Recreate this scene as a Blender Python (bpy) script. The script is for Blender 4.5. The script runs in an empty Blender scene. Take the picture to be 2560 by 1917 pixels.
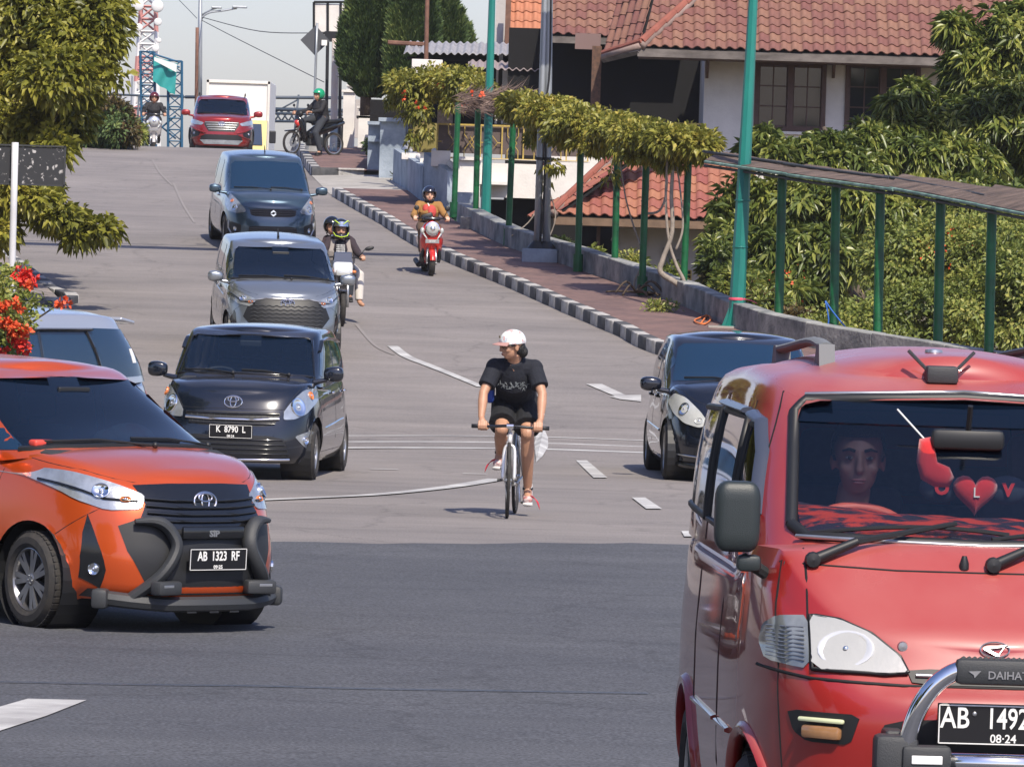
import bpy,bmesh,math,random
import numpy as np
from mathutils import Vector,Matrix,Euler
from mathutils.bvhtree import BVHTree
R=math.radians
random.seed(7);rng=np.random.default_rng(7)
SC=bpy.context.scene
COL=SC.collection
CAM_Z=2.40;FPX=14500.0;PITCH=math.atan((958.5-610)/FPX);ROLL=0.0314
cam_d=bpy.data.cameras.new('camera');cam=bpy.data.objects.new('camera',cam_d);COL.objects.link(cam)
cam_d.sensor_width=36;cam_d.lens=36*FPX/2560;cam_d.clip_start=1;cam_d.clip_end=6000
cam.location=(0,0,CAM_Z)
CAM_M=Matrix.Rotation(math.pi/2-PITCH,3,'X')@Matrix.Rotation(ROLL,3,'Z')
cam.rotation_euler=CAM_M.to_euler()
SC.camera=cam
SUN_EL=R(50);SUN_DIR=Vector((-0.30,0.954,0)).normalized()
wd=bpy.data.worlds.new('World');SC.world=wd;wd.use_nodes=True
nt=wd.node_tree;nt.nodes.clear()
wo=nt.nodes.new('ShaderNodeOutputWorld');bg=nt.nodes.new('ShaderNodeBackground');sky=nt.nodes.new('ShaderNodeTexSky')
sky.sky_type='NISHITA';sky.sun_disc=False;sky.sun_elevation=SUN_EL
sky.sun_rotation=math.atan2(-SUN_DIR.x,-SUN_DIR.y)
sky.altitude=0;sky.air_density=1.0;sky.dust_density=1.25;sky.ozone_density=2.0
bg.inputs[1].default_value=0.105
tint=nt.nodes.new('ShaderNodeMixRGB');tint.blend_type='MULTIPLY';tint.inputs[0].default_value=1.0;tint.inputs[2].default_value=(1.01,0.95,1.12,1)
nt.links.new(sky.outputs[0],tint.inputs[1]);nt.links.new(tint.outputs[0],bg.inputs[0]);nt.links.new(bg.outputs[0],wo.inputs[0])
sun_d=bpy.data.lights.new('sun','SUN');sun=bpy.data.objects.new('sun',sun_d);COL.objects.link(sun)
sun_d.energy=3.7;sun_d.angle=R(0.6);sun_d.color=(1.0,0.91,0.765)
sv=Vector((SUN_DIR.x*math.cos(SUN_EL),SUN_DIR.y*math.cos(SUN_EL),-math.sin(SUN_EL)))
sun.rotation_euler=sv.to_track_quat('-Z','Y').to_euler()
SC.view_settings.view_transform='Standard';SC.view_settings.look='None'
SC.view_settings.exposure=0.58;SC.view_settings.gamma=1.0;SC.view_settings.use_curve_mapping=False
SC.render.engine='CYCLES'
SC.cycles.max_bounces=7;SC.cycles.transparent_max_bounces=12;SC.cycles.caustics_reflective=False;SC.cycles.caustics_refractive=False
SC.cycles.sample_clamp_indirect=4.0
def ray(u,v):
 d=CAM_M@Vector(((u*1.1573-1280)/FPX,-(v*1.1573-958.5)/FPX,-1))
 return d
def at(u,v,Y):
 "point at depth Y seen at photo position (u, v) (measured on a 2212 px wide copy)"
 d=ray(u,v);s=Y/d.y
 return Vector((d.x*s,Y,CAM_Z+d.z*s))
def zroad(y):
 if y<30:return 0.12*min(1,(30-y)/11.0)
 if y<64:return 0.0
 if y<75:return 0.00284*(y-64)**2
 if y<139:return 0.0625*(y-69.5)
 t=min((y-139)/8.0,1)
 return 4.344+0.5*(t-0.62*t*t)-0.02*max(0,y-147)
def ground_at(u,v,dz=0.0):
 d=ray(u,v);y=20.0
 prev=y
 while y<143:
  z=CAM_Z+d.z*y/d.y
  if z<=zroad(y)+dz:break
  prev=y;y+=0.25
 a,b=prev,y
 for _ in range(20):
  m=(a+b)/2
  if CAM_Z+d.z*m/d.y<=zroad(m)+dz:b=m
  else:a=m
 return Vector((d.x*b/d.y,b,zroad(b)+dz))
MATS={}
def mat(name,color,rough=0.6,metal=0.0,noise=0.0,nscale=8.0,bump=0.0,bscale=60.0,coat=0.0,color2=None,spec=None,coords='Object',emit=None,trans=0.0,stretch=None,sheen=0.0):
 if name in MATS:return MATS[name]
 m=bpy.data.materials.new(name);m.use_nodes=True
 n=m.node_tree.nodes;l=m.node_tree.links;p=n['Principled BSDF']
 p.inputs['Base Color'].default_value=(*color,1);p.inputs['Roughness'].default_value=rough;p.inputs['Metallic'].default_value=metal
 if coat:p.inputs['Coat Weight'].default_value=coat;p.inputs['Coat Roughness'].default_value=0.04
 if spec is not None:p.inputs['Specular IOR Level'].default_value=spec
 if emit:p.inputs['Emission Color'].default_value=(*emit[0],1);p.inputs['Emission Strength'].default_value=emit[1]
 if trans:p.inputs['Transmission Weight'].default_value=trans
 if sheen:p.inputs['Sheen Weight'].default_value=sheen
 tc=None
 if noise or bump:
  tc=n.new('ShaderNodeTexCoord');src=tc.outputs[coords]
  if stretch:
   mp=n.new('ShaderNodeMapping');mp.inputs['Scale'].default_value=stretch;l.new(src,mp.inputs[0]);src=mp.outputs[0]
 if noise:
  nz=n.new('ShaderNodeTexNoise');nz.inputs['Scale'].default_value=nscale;nz.inputs['Detail'].default_value=7;nz.inputs['Roughness'].default_value=0.62
  l.new(src,nz.inputs['Vector'])
  rp=n.new('ShaderNodeValToRGB');c2=color2 if color2 else tuple(c*(1-noise)for c in color)
  rp.color_ramp.elements[0].position=0.32;rp.color_ramp.elements[0].color=(*c2,1)
  rp.color_ramp.elements[1].position=0.68;rp.color_ramp.elements[1].color=(*color,1)
  l.new(nz.outputs['Fac'],rp.inputs[0]);l.new(rp.outputs[0],p.inputs['Base Color'])
 if bump:
  nb=n.new('ShaderNodeTexNoise');nb.inputs['Scale'].default_value=bscale;nb.inputs['Detail'].default_value=5
  l.new(src,nb.inputs['Vector'])
  bp=n.new('ShaderNodeBump');bp.inputs['Strength'].default_value=bump;bp.inputs['Distance'].default_value=0.03
  l.new(nb.outputs['Fac'],bp.inputs['Height']);l.new(bp.outputs[0],p.inputs['Normal'])
 MATS[name]=m
 return m
def paint(name,color,metal=0.35,rough=0.32,dust=(0.42,0.36,0.30),dusty=0.25,dmin=.72,cf=.5):
 "car paint: coloured coat, thin road dust lying on faces that look up"
 if name in MATS:return MATS[name]
 m=mat(name,color,rough,metal,coat=1.0)
 n=m.node_tree.nodes;l=m.node_tree.links;p=n['Principled BSDF']
 g=n.new('ShaderNodeNewGeometry');sx=n.new('ShaderNodeSeparateXYZ');l.new(g.outputs['Normal'],sx.inputs[0])
 tc=n.new('ShaderNodeTexCoord');nz=n.new('ShaderNodeTexNoise');nz.inputs['Scale'].default_value=3.0;nz.inputs['Detail'].default_value=8
 l.new(tc.outputs['Object'],nz.inputs[0])
 mr=n.new('ShaderNodeMapRange');mr.inputs['From Min'].default_value=dmin;mr.inputs['From Max'].default_value=1.0;mr.inputs['To Max'].default_value=dusty*1.9
 l.new(sx.outputs['Z'],mr.inputs[0])
 mu=n.new('ShaderNodeMath');mu.operation='MULTIPLY';l.new(mr.outputs[0],mu.inputs[0]);l.new(nz.outputs['Fac'],mu.inputs[1])
 mx=n.new('ShaderNodeMixRGB');mx.inputs[1].default_value=(*color,1);mx.inputs[2].default_value=(*dust,1);l.new(mu.outputs[0],mx.inputs[0])
 l.new(mx.outputs[0],p.inputs['Base Color'])
 ad=n.new('ShaderNodeMath');ad.operation='MULTIPLY_ADD';ad.inputs[1].default_value=cf;ad.inputs[2].default_value=0.03;l.new(mu.outputs[0],ad.inputs[0]);l.new(ad.outputs[0],p.inputs['Coat Roughness'])
 return m
def glass(name,tint,refl=1.0,film=.025):
 "thin window glass: mirror by fresnel, the rest passes tinted"
 if name in MATS:return MATS[name]
 m=bpy.data.materials.new(name);m.use_nodes=True;n=m.node_tree.nodes;l=m.node_tree.links;n.clear()
 o=n.new('ShaderNodeOutputMaterial');mx=n.new('ShaderNodeMixShader');t=n.new('ShaderNodeBsdfTransparent');g=n.new('ShaderNodeBsdfGlossy')
 t.inputs[0].default_value=(*tint,1);g.inputs['Roughness'].default_value=0.03;g.inputs[0].default_value=(1,1,1,1)
 f=n.new('ShaderNodeFresnel');f.inputs[0].default_value=1.55
 mu=n.new('ShaderNodeMath');mu.operation='MULTIPLY';mu.inputs[1].default_value=refl;l.new(f.outputs[0],mu.inputs[0])
 df=n.new('ShaderNodeBsdfDiffuse');df.inputs[0].default_value=(.08,.22,.50,1);m2=n.new('ShaderNodeMixShader');m2.inputs[0].default_value=film
 l.new(t.outputs[0],m2.inputs[1]);l.new(df.outputs[0],m2.inputs[2])
 l.new(mu.outputs[0],mx.inputs[0]);l.new(m2.outputs[0],mx.inputs[1]);l.new(g.outputs[0],mx.inputs[2]);l.new(mx.outputs[0],o.inputs[0])
 MATS[name]=m
 return m
def link(name,me,m=None,parent=None,smooth=False):
 o=bpy.data.objects.new(name,me);COL.objects.link(o)
 if m is not None:
  if len(me.materials)==0:me.materials.append(m)
 if parent is not None:o.parent=parent
 if smooth:smooth_me(me,smooth)
 return o
def smooth_me(me,ang=True):
 me.polygons.foreach_set('use_smooth',[True]*len(me.polygons))
 if ang is not True:
  me.set_sharp_from_angle(angle=R(ang))
def tag(o,label=None,cat=None,group=None,kind=None):
 if label:o['label']=label
 if cat:o['category']=cat
 if group:o['group']=group
 if kind:o['kind']=kind
 return o
def empty(name,loc=(0,0,0),label=None,cat=None,group=None,rot=(0,0,0),kind=None):
 o=bpy.data.objects.new(name,None);COL.objects.link(o);o.location=loc;o.rotation_euler=rot;o.empty_display_size=0.2
 return tag(o,label,cat,group,kind)
def children(o):return[c for c in KIDS.get(o.name,[])]
def copy_tree(o,parent=None):
 c=o.copy();COL.objects.link(c)
 if parent is not None:c.parent=parent
 for ch in list(o.children):copy_tree(ch,c)
 return c
class MB:
 "collects simple shapes; build() links them as one mesh object"
 def __init__(s):s.v=[];s.f=[];s.n=0
 def add(s,vs,fs):
  k=s.n;s.v.extend([tuple(v)for v in vs]);s.f.extend([tuple(i+k for i in f)for f in fs]);s.n+=len(vs);return s
 def box(s,c,d,rot=None):
  x,y,z=d[0]/2,d[1]/2,d[2]/2
  vs=[Vector((i*x,j*y,k*z))for i in(-1,1)for j in(-1,1)for k in(-1,1)]
  if rot is not None:
   Mx=Euler(rot).to_matrix()if not isinstance(rot,Matrix)else rot
   vs=[Mx@v for v in vs]
  vs=[v+Vector(c)for v in vs]
  return s.add(vs,[(0,1,3,2),(4,6,7,5),(0,4,5,1),(2,3,7,6),(0,2,6,4),(1,5,7,3)])
 def rbox(s,c,d,r=0.02,rot=None):
  "box with chamfered edges"
  bm=bmesh.new();bmesh.ops.create_cube(bm,size=1.0)
  for v in bm.verts:v.co=Vector((v.co.x*d[0],v.co.y*d[1],v.co.z*d[2]))
  bmesh.ops.bevel(bm,geom=list(bm.edges),offset=r,segments=2,profile=0.5,affect='EDGES')
  Mx=(Euler(rot).to_matrix()if rot is not None and not isinstance(rot,Matrix)else rot)if rot is not None else Matrix.Identity(3)
  bm.verts.index_update()
  s.add([Mx@v.co+Vector(c)for v in bm.verts],[[v.index for v in f.verts]for f in bm.faces]);bm.free();return s
 def tube(s,pts,r,seg=8,cap=True,flat=1.0):
  pts=[Vector(p)for p in pts];rs=r if hasattr(r,'__len__')else[r]*len(pts)
  rings=[];up=None
  for i,p in enumerate(pts):
   t=(pts[min(i+1,len(pts)-1)]-pts[max(i-1,0)]).normalized()
   if up is None:
    up=Vector((0,0,1))if abs(t.z)<0.9 else Vector((1,0,0))
   a=(up-t*up.dot(t)).normalized();up=a;b=t.cross(a)
   rings.append([p+(a*math.cos(2*math.pi*k/seg)*flat+b*math.sin(2*math.pi*k/seg))*rs[i]for k in range(seg)])
  vs=[v for g in rings for v in g];fs=[]
  for i in range(len(pts)-1):
   for k in range(seg):
    a=i*seg+k;b=i*seg+(k+1)%seg;fs.append((a,b,b+seg,a+seg))
  if cap:fs.append(tuple(range(seg-1,-1,-1)));fs.append(tuple((len(pts)-1)*seg+k for k in range(seg)))
  return s.add(vs,fs)
 def lathe(s,prof,axis='z',c=(0,0,0),seg=24,closed=False,arc=None,rot=None):
  "prof: list of (radius, height)"
  vs=[];n=len(prof);a0,a1=arc if arc else(0,2*math.pi);full=arc is None;m=seg if full else seg+1
  for k in range(m):
   t=a0+(a1-a0)*k/seg;cs,sn=math.cos(t),math.sin(t)
   for r,h in prof:
    v={'z':Vector((r*cs,r*sn,h)),'y':Vector((r*cs,h,r*sn)),'x':Vector((h,r*cs,r*sn))}[axis]
    if rot is not None:v=rot@v
    vs.append(v+Vector(c))
  fs=[]
  for k in range(seg):
   k2=(k+1)%m
   for i in range(n-1+(1 if closed else 0)):
    j=(i+1)%n
    fs.append((k*n+i,k2*n+i,k2*n+j,k*n+j))
  return s.add(vs,fs)
 def ball(s,c,r,seg=12,rings=8,rot=None):
  rr=r if hasattr(r,'__len__')else(r,r,r);vs=[];fs=[]
  Mx=(Euler(rot).to_matrix()if not isinstance(rot,Matrix)else rot)if rot is not None else None
  for i in range(1,rings):
   ph=math.pi*i/rings
   for k in range(seg):
    t=2*math.pi*k/seg
    vs.append(Vector((rr[0]*math.sin(ph)*math.cos(t),rr[1]*math.sin(ph)*math.sin(t),rr[2]*math.cos(ph))))
  vs+=[Vector((0,0,rr[2])),Vector((0,0,-rr[2]))]
  if Mx is not None:vs=[Mx@v for v in vs]
  vs=[v+Vector(c)for v in vs]
  for i in range(rings-2):
   for k in range(seg):
    a=i*seg+k;b=i*seg+(k+1)%seg;fs.append((a,a+seg,b+seg,b))
  T=(rings-1)*seg
  for k in range(seg):
   fs.append((T,k,(k+1)%seg));fs.append((T+1,(rings-2)*seg+(k+1)%seg,(rings-2)*seg+k))
  return s.add(vs,fs)
 def prism(s,poly,h0,h1,fn):
  "poly extruded between h0 and h1; fn(a, b, h) gives the point"
  n=len(poly);vs=[fn(a,b,h0)for a,b in poly]+[fn(a,b,h1)for a,b in poly]
  fs=[tuple(range(n)),tuple(range(2*n-1,n-1,-1))]+[(i,(i+1)%n,n+(i+1)%n,n+i)for i in range(n)]
  return s.add(vs,fs)
 def quad(s,a,b,c,d):return s.add([a,b,c,d],[(0,1,2,3)])
 def mesh(s,name='mesh',fix=True):
  me=bpy.data.meshes.new(name);me.from_pydata(s.v,[],s.f);me.validate()
  if fix:
   bm=bmesh.new();bm.from_mesh(me);bmesh.ops.recalc_face_normals(bm,faces=bm.faces);bm.to_mesh(me);bm.free()
  return me
 def build(s,name,m,parent=None,smooth=False,fix=True):
  return link(name,s.mesh(name,fix),m,parent,smooth)
def interp(pts):
 xs=[p[0]for p in pts];ys=[p[1]for p in pts]
 if xs[0]>xs[-1]:xs=xs[::-1];ys=ys[::-1]
 xs=np.array(xs,float);ys=np.array(ys,float)
 d=np.diff(ys)/np.diff(xs);mm=np.zeros(len(xs));mm[0]=d[0];mm[-1]=d[-1]
 for i in range(1,len(xs)-1):
  mm[i]=0 if d[i-1]*d[i]<=0 else 2*d[i-1]*d[i]/(d[i-1]+d[i])
 def f(x):
  x=np.clip(x,xs[0],xs[-1]);i=np.clip(np.searchsorted(xs,x)-1,0,len(xs)-2)
  h=xs[i+1]-xs[i];t=(x-xs[i])/h
  return(2*t**3-3*t**2+1)*ys[i]+(t**3-2*t**2+t)*h*mm[i]+(-2*t**3+3*t**2)*ys[i+1]+(t**3-t**2)*h*mm[i+1]
 return f
def grid_faces(nu,nv,closed_u=False):
 fs=[]
 for i in range(nu-1+(1 if closed_u else 0)):
  for j in range(nv-1):
   a=i*nv+j;b=((i+1)%nu)*nv+j
   fs.append((a,b,b+1,a+1))
 return fs
def curve_pts(pts,n=8):
 "smooth open polyline through pts"
 P=[Vector(p)for p in pts];out=[]
 for i in range(len(P)-1):
  p0=P[max(i-1,0)];p1=P[i];p2=P[i+1];p3=P[min(i+2,len(P)-1)]
  for k in range(n):
   t=k/n
   out.append(0.5*((2*p1)+(p2-p0)*t+(2*p0-5*p1+4*p2-p3)*t*t+(3*p1-p0-3*p2+p3)*t**3))
 out.append(P[-1]);return out
def smooth_poly(poly,n=3,it=2):
 "Chaikin corner cutting on a closed 2D polygon"
 P=[tuple(p)for p in poly]
 for _ in range(it):
  Q=[]
  for i in range(len(P)):
   a=P[i];b=P[(i+1)%len(P)]
   Q.append((a[0]*.87+b[0]*.13,a[1]*.87+b[1]*.13));Q.append((a[0]*.13+b[0]*.87,a[1]*.13+b[1]*.87))
  P=Q
 return P
def text_mesh(body,size,extrude=0.002,align='CENTER',offset=0.0,xs=1.0):
 c=bpy.data.curves.new('txt','FONT');c.body=body;c.size=size;c.extrude=extrude;c.align_x=align;c.align_y='CENTER';c.offset=offset;c.resolution_u=3
 o=bpy.data.objects.new('txt',c);COL.objects.link(o)
 bpy.context.view_layer.update()
 me=bpy.data.meshes.new_from_object(o.evaluated_get(bpy.context.evaluated_depsgraph_get()))
 bpy.data.objects.remove(o);bpy.data.curves.remove(c)
 me.transform(Matrix.Diagonal((xs,1,1,1)));return me
def remesh(mb,name,voxel,m,parent,smooth_it=4,sub=0):
 "fuse overlapping closed shapes into one continuous skin"
 me=mb.mesh(name);o=bpy.data.objects.new(name,me);COL.objects.link(o)
 md=o.modifiers.new('r','REMESH');md.mode='VOXEL';md.voxel_size=voxel
 ms=o.modifiers.new('s','SMOOTH');ms.iterations=smooth_it;ms.factor=0.5
 bpy.context.view_layer.update()
 me2=bpy.data.meshes.new_from_object(o.evaluated_get(bpy.context.evaluated_depsgraph_get()));me2.name=name
 bpy.data.objects.remove(o);bpy.data.meshes.remove(me)
 me2.materials.clear()
 o=link(name,me2,m,parent,True)
 return o
M_tyre=mat('tyre_rubber',(.018,.018,.019),.82,noise=.5,nscale=20,color2=(.045,.04,.035))
M_dark=mat('dark_plastic',(.012,.013,.015),.5)
M_trim=mat('grey_trim_plastic',(.035,.038,.042),.55,bump=.15,bscale=250)
M_gloss=mat('gloss_black_plastic',(.008,.009,.011),.16,coat=.6)
M_chrome=mat('chrome',(.82,.83,.85),.10,1.0)
M_alloy=mat('alloy_wheel',(.52,.53,.54),.32,.85,noise=.25,nscale=9)
M_alloy_dk=mat('machined_dark_alloy',(.34,.34,.35),.3,.85,noise=.3,nscale=9)
M_disc=mat('brake_steel',(.12,.11,.10),.5,.7)
M_lampw=mat('lamp_housing',(.50,.54,.58),.2,.55,coat=1.0,bump=.08,bscale=22,noise=.35,nscale=9)
M_lens=mat('lamp_lens_white',(.66,.68,.66),.12,.25,coat=1.0,bump=.08,bscale=40,noise=.2,nscale=10)
M_reflector=mat('lamp_reflector',(.88,.9,.92),.06,1.0)
M_amber=mat('amber_lens',(.75,.22,.05),.15,coat=1.0)
M_redlens=mat('red_lens',(.35,.01,.015),.15,coat=1.0)
M_gap=mat('panel_gap',(.006,.006,.007),.7)
M_tint=mat('tinted_glass',(.008,.028,.062),.035,0,spec=.75,coat=.3)
M_clear=glass('window_glass',(.42,.50,.54),1.0)
M_semi=glass('dark_window_glass',(.10,.13,.17),1.1)
M_mglass=mat('mirror_glass',(.7,.72,.75),.03,1.0)
M_platek=mat('plate_black',(.008,.008,.01),.35)
M_platew=mat('plate_white',(.72,.72,.70),.45)
M_pfgw=mat('plate_letters_white',(.82,.82,.80),.5)
M_pfgk=mat('plate_letters_black',(.03,.03,.03),.5)
M_seat=mat('seat_cloth',(.05,.05,.055),.9,noise=.3,nscale=30)
M_seatg=mat('seat_cloth_grey',(.16,.17,.18),.9,noise=.3,nscale=30)
M_dash=mat('dashboard',(.03,.032,.035),.7)
M_cable=mat('black_cable',(.015,.015,.017),.6)
# CAR BUILDER
def half_outline(xf,xr,w,nf,nr,cf,cr,M):
 th=np.linspace(0,math.pi,1600);c=np.cos(th);s=np.sin(th)
 n=np.where(c>0,nf,nr);ux=np.sign(c)*np.abs(c)**(2/n);uy=np.abs(s)**(2/n)
 xm=(xf+xr)/2;a=(xf-xr)/2
 X=xm+a*ux;Y=w*uy
 X=X-cf*(uy**2)*np.clip(ux,0,1)**4+cr*(uy**2)*np.clip(-ux,0,1)**4
 d=np.concatenate([[0],np.cumsum(np.hypot(np.diff(X),np.diff(Y)))]);t=np.linspace(0,d[-1],M)
 return np.interp(t,d,X),np.interp(t,d,Y)
def loft_rows(rows,deck,M,J,crown):
 "rows: list of (X, Y, Z) half outlines bottom to top; deck: None or fn(x, yfrac, ytop, ztop)->z closing the top"
 V=[];nr=len(rows)
 for X,Y,Z in rows:
  for i in range(M):V.append((X[i],Y[i],Z[i]))
 Lb=len(V)
 for X,Y,Z in rows:
  for i in range(M):V.append((X[i],-Y[i],Z[i]))
 F=[]
 for r in range(nr-1):
  for i in range(M-1):
   a=r*M+i;F.append((a,a+M,a+M+1,a+1))
   b=Lb+a;F.append((b,b+1,b+M+1,b+M))
 X,Y,Z=rows[-1]
 if deck:
  D0=len(V)
  for i in range(M):
   for j in range(J+1):
    t=1-2*j/J;V.append((X[i],Y[i]*t,deck(X[i],t,Y[i],Z[i])))
  for i in range(M-1):
   for j in range(J):
    a=D0+i*(J+1)+j;F.append((a,a+1,a+J+2,a+J+1))
 bm=bmesh.new();vs=[bm.verts.new(v)for v in V]
 for f in F:
  try:bm.faces.new([vs[i]for i in f])
  except ValueError:pass
 bmesh.ops.remove_doubles(bm,verts=bm.verts,dist=0.0008)
 bmesh.ops.dissolve_degenerate(bm,edges=bm.edges,dist=0.0004)
 bmesh.ops.recalc_face_normals(bm,faces=bm.faces)
 return bm
def in_poly(P,x,y):
 c=False;n=len(P);j=n-1
 for i in range(n):
  if(P[i][1]>y)!=(P[j][1]>y)and x<(P[j][0]-P[i][0])*(y-P[i][1])/(P[j][1]-P[i][1])+P[i][0]:c=not c
  j=i
 return c
def near_poly(P,x,y):
 best=None;bd=1e9;n=len(P)
 for i in range(n):
  ax,ay=P[i];bx,by=P[(i+1)%n];dx,dy=bx-ax,by-ay;L=dx*dx+dy*dy
  t=0 if L==0 else max(0,min(1,((x-ax)*dx+(y-ay)*dy)/L));px,py=ax+dx*t,ay+dy*t;d=(x-px)**2+(y-py)**2
  if d<bd:bd=d;best=(px,py)
 return best
VIEW={'F':(lambda p:(p.y,p.z),lambda a,b:(Vector((6,a,b)),Vector((-1,0,0)))),'B':(lambda p:(p.y,p.z),lambda a,b:(Vector((-9,a,b)),Vector((1,0,0)))),'L':(lambda p:(p.x,p.z),lambda a,b:(Vector((a,3,b)),Vector((0,-1,0)))),'R':(lambda p:(p.x,p.z),lambda a,b:(Vector((a,-3,b)),Vector((0,1,0)))),'T':(lambda p:(p.x,p.y),lambda a,b:(Vector((a,b,4)),Vector((0,0,-1))))}
def cut(bm,poly,view,cond):
 "open the shell inside poly (seen from the given side); edges snap to the outline"
 f2=VIEW[view][0];xs=[p[0]for p in poly];ys=[p[1]for p in poly];x0,x1,y0,y1=min(xs),max(xs),min(ys),max(ys)
 ins={}
 for v in bm.verts:
  a,b=f2(v.co)
  if cond(v.co)and x0<=a<=x1 and y0<=b<=y1 and in_poly(poly,a,b):ins[v]=(a,b)
 dead=[f for f in bm.faces if all(v in ins for v in f.verts)]
 bmesh.ops.delete(bm,geom=dead,context='FACES')
 for v,(a,b)in ins.items():
  if v.is_valid and v.link_faces:
   p=near_poly(poly,a,b)
   if view in 'FB':v.co.y,v.co.z=p
   elif view in 'LR':v.co.x,v.co.z=p
   else:v.co.x,v.co.y=p
 loose=[v for v in bm.verts if not v.link_faces]
 bmesh.ops.delete(bm,geom=loose,context='VERTS')
class Skin:
 "a shell that features are laid on"
 def __init__(s,bm):
  s.t=BVHTree.FromBMesh(bm)
 def hit(s,view,a,b):
  o,d=VIEW[view][1](a,b);p,n,i,dd=s.t.ray_cast(o,d)
  if p is None:
   o2=o+d*(6 if view in 'FB' else 2.6);o2=Vector(o2)
   p,n,i,dd=s.t.find_nearest(o2 if view in 'LRT' else Vector((0.6 if view=='F' else-3,a,b)))
  if n.dot(d)>0:n=-n
  return p,n
 def patch(s,poly,view,off=0.004,skirt=0.012,res=0.06,rnd=0,thick_axis=None):
  if rnd:poly=smooth_poly(poly,it=rnd)
  bm=bmesh.new();vs=[bm.verts.new((a,b,0))for a,b in poly]
  try:bm.faces.new(vs)
  except ValueError:pass
  xs=[p[0]for p in poly];ys=[p[1]for p in poly]
  for lo,hi,no in((min(xs),max(xs),(1,0,0)),(min(ys),max(ys),(0,1,0))):
   k=max(1,int(math.ceil((hi-lo)/res)))
   for i in range(1,k):
    c=lo+(hi-lo)*i/k
    bmesh.ops.bisect_plane(bm,geom=list(bm.verts)+list(bm.edges)+list(bm.faces),plane_co=Vector(no)*c,plane_no=Vector(no),dist=1e-5)
  bmesh.ops.triangulate(bm,faces=[f for f in bm.faces if len(f.verts)>4])
  nrm={}
  for v in bm.verts:
   p,n=s.hit(view,v.co.x,v.co.y);v.co=p+n*off;nrm[v]=n
  be=[e for e in bm.edges if len(e.link_faces)==1]
  r=bmesh.ops.extrude_edge_only(bm,edges=be)
  nv=[g for g in r['geom']if isinstance(g,bmesh.types.BMVert)]
  for v in nv:
   src=min((e.other_vert(v)for e in v.link_edges if e.other_vert(v)in nrm),key=lambda w:(w.co-v.co).length,default=None)
   n=nrm.get(src)if src else Vector((0,0,1))
   v.co=v.co-n*(off+skirt)if n else v.co
  bmesh.ops.recalc_face_normals(bm,faces=bm.faces)
  d=VIEW[view][1](0,0)[1];tot=sum((f.normal.dot(d)for f in bm.faces))
  if tot>0:bmesh.ops.reverse_faces(bm,faces=bm.faces)
  bm.verts.index_update()
  return[v.co.copy()for v in bm.verts],[[v.index for v in f.verts]for f in bm.faces]
 def line(s,pts,view,off=0.0,n=5,straight=False):
  P=[]
  for i in range(len(pts)-1):
   for k in range(n):
    t=k/n;P.append((pts[i][0]*(1-t)+pts[i+1][0]*t,pts[i][1]*(1-t)+pts[i+1][1]*t))
  P.append(pts[-1]);out=[]
  for a,b in P:
   p,nn=s.hit(view,a,b);out.append(p+nn*off)
  return out
def circ(cx,cy,rx,ry=None,n=20,a0=0.0,a1=2*math.pi):
 ry=ry or rx
 return[(cx+rx*math.cos(a0+(a1-a0)*i/n),cy+ry*math.sin(a0+(a1-a0)*i/n))for i in range(n if abs(a1-a0-2*math.pi)<1e-6 else n+1)]
def mir(poly):return[(-a,b)for a,b in poly][::-1]
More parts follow.
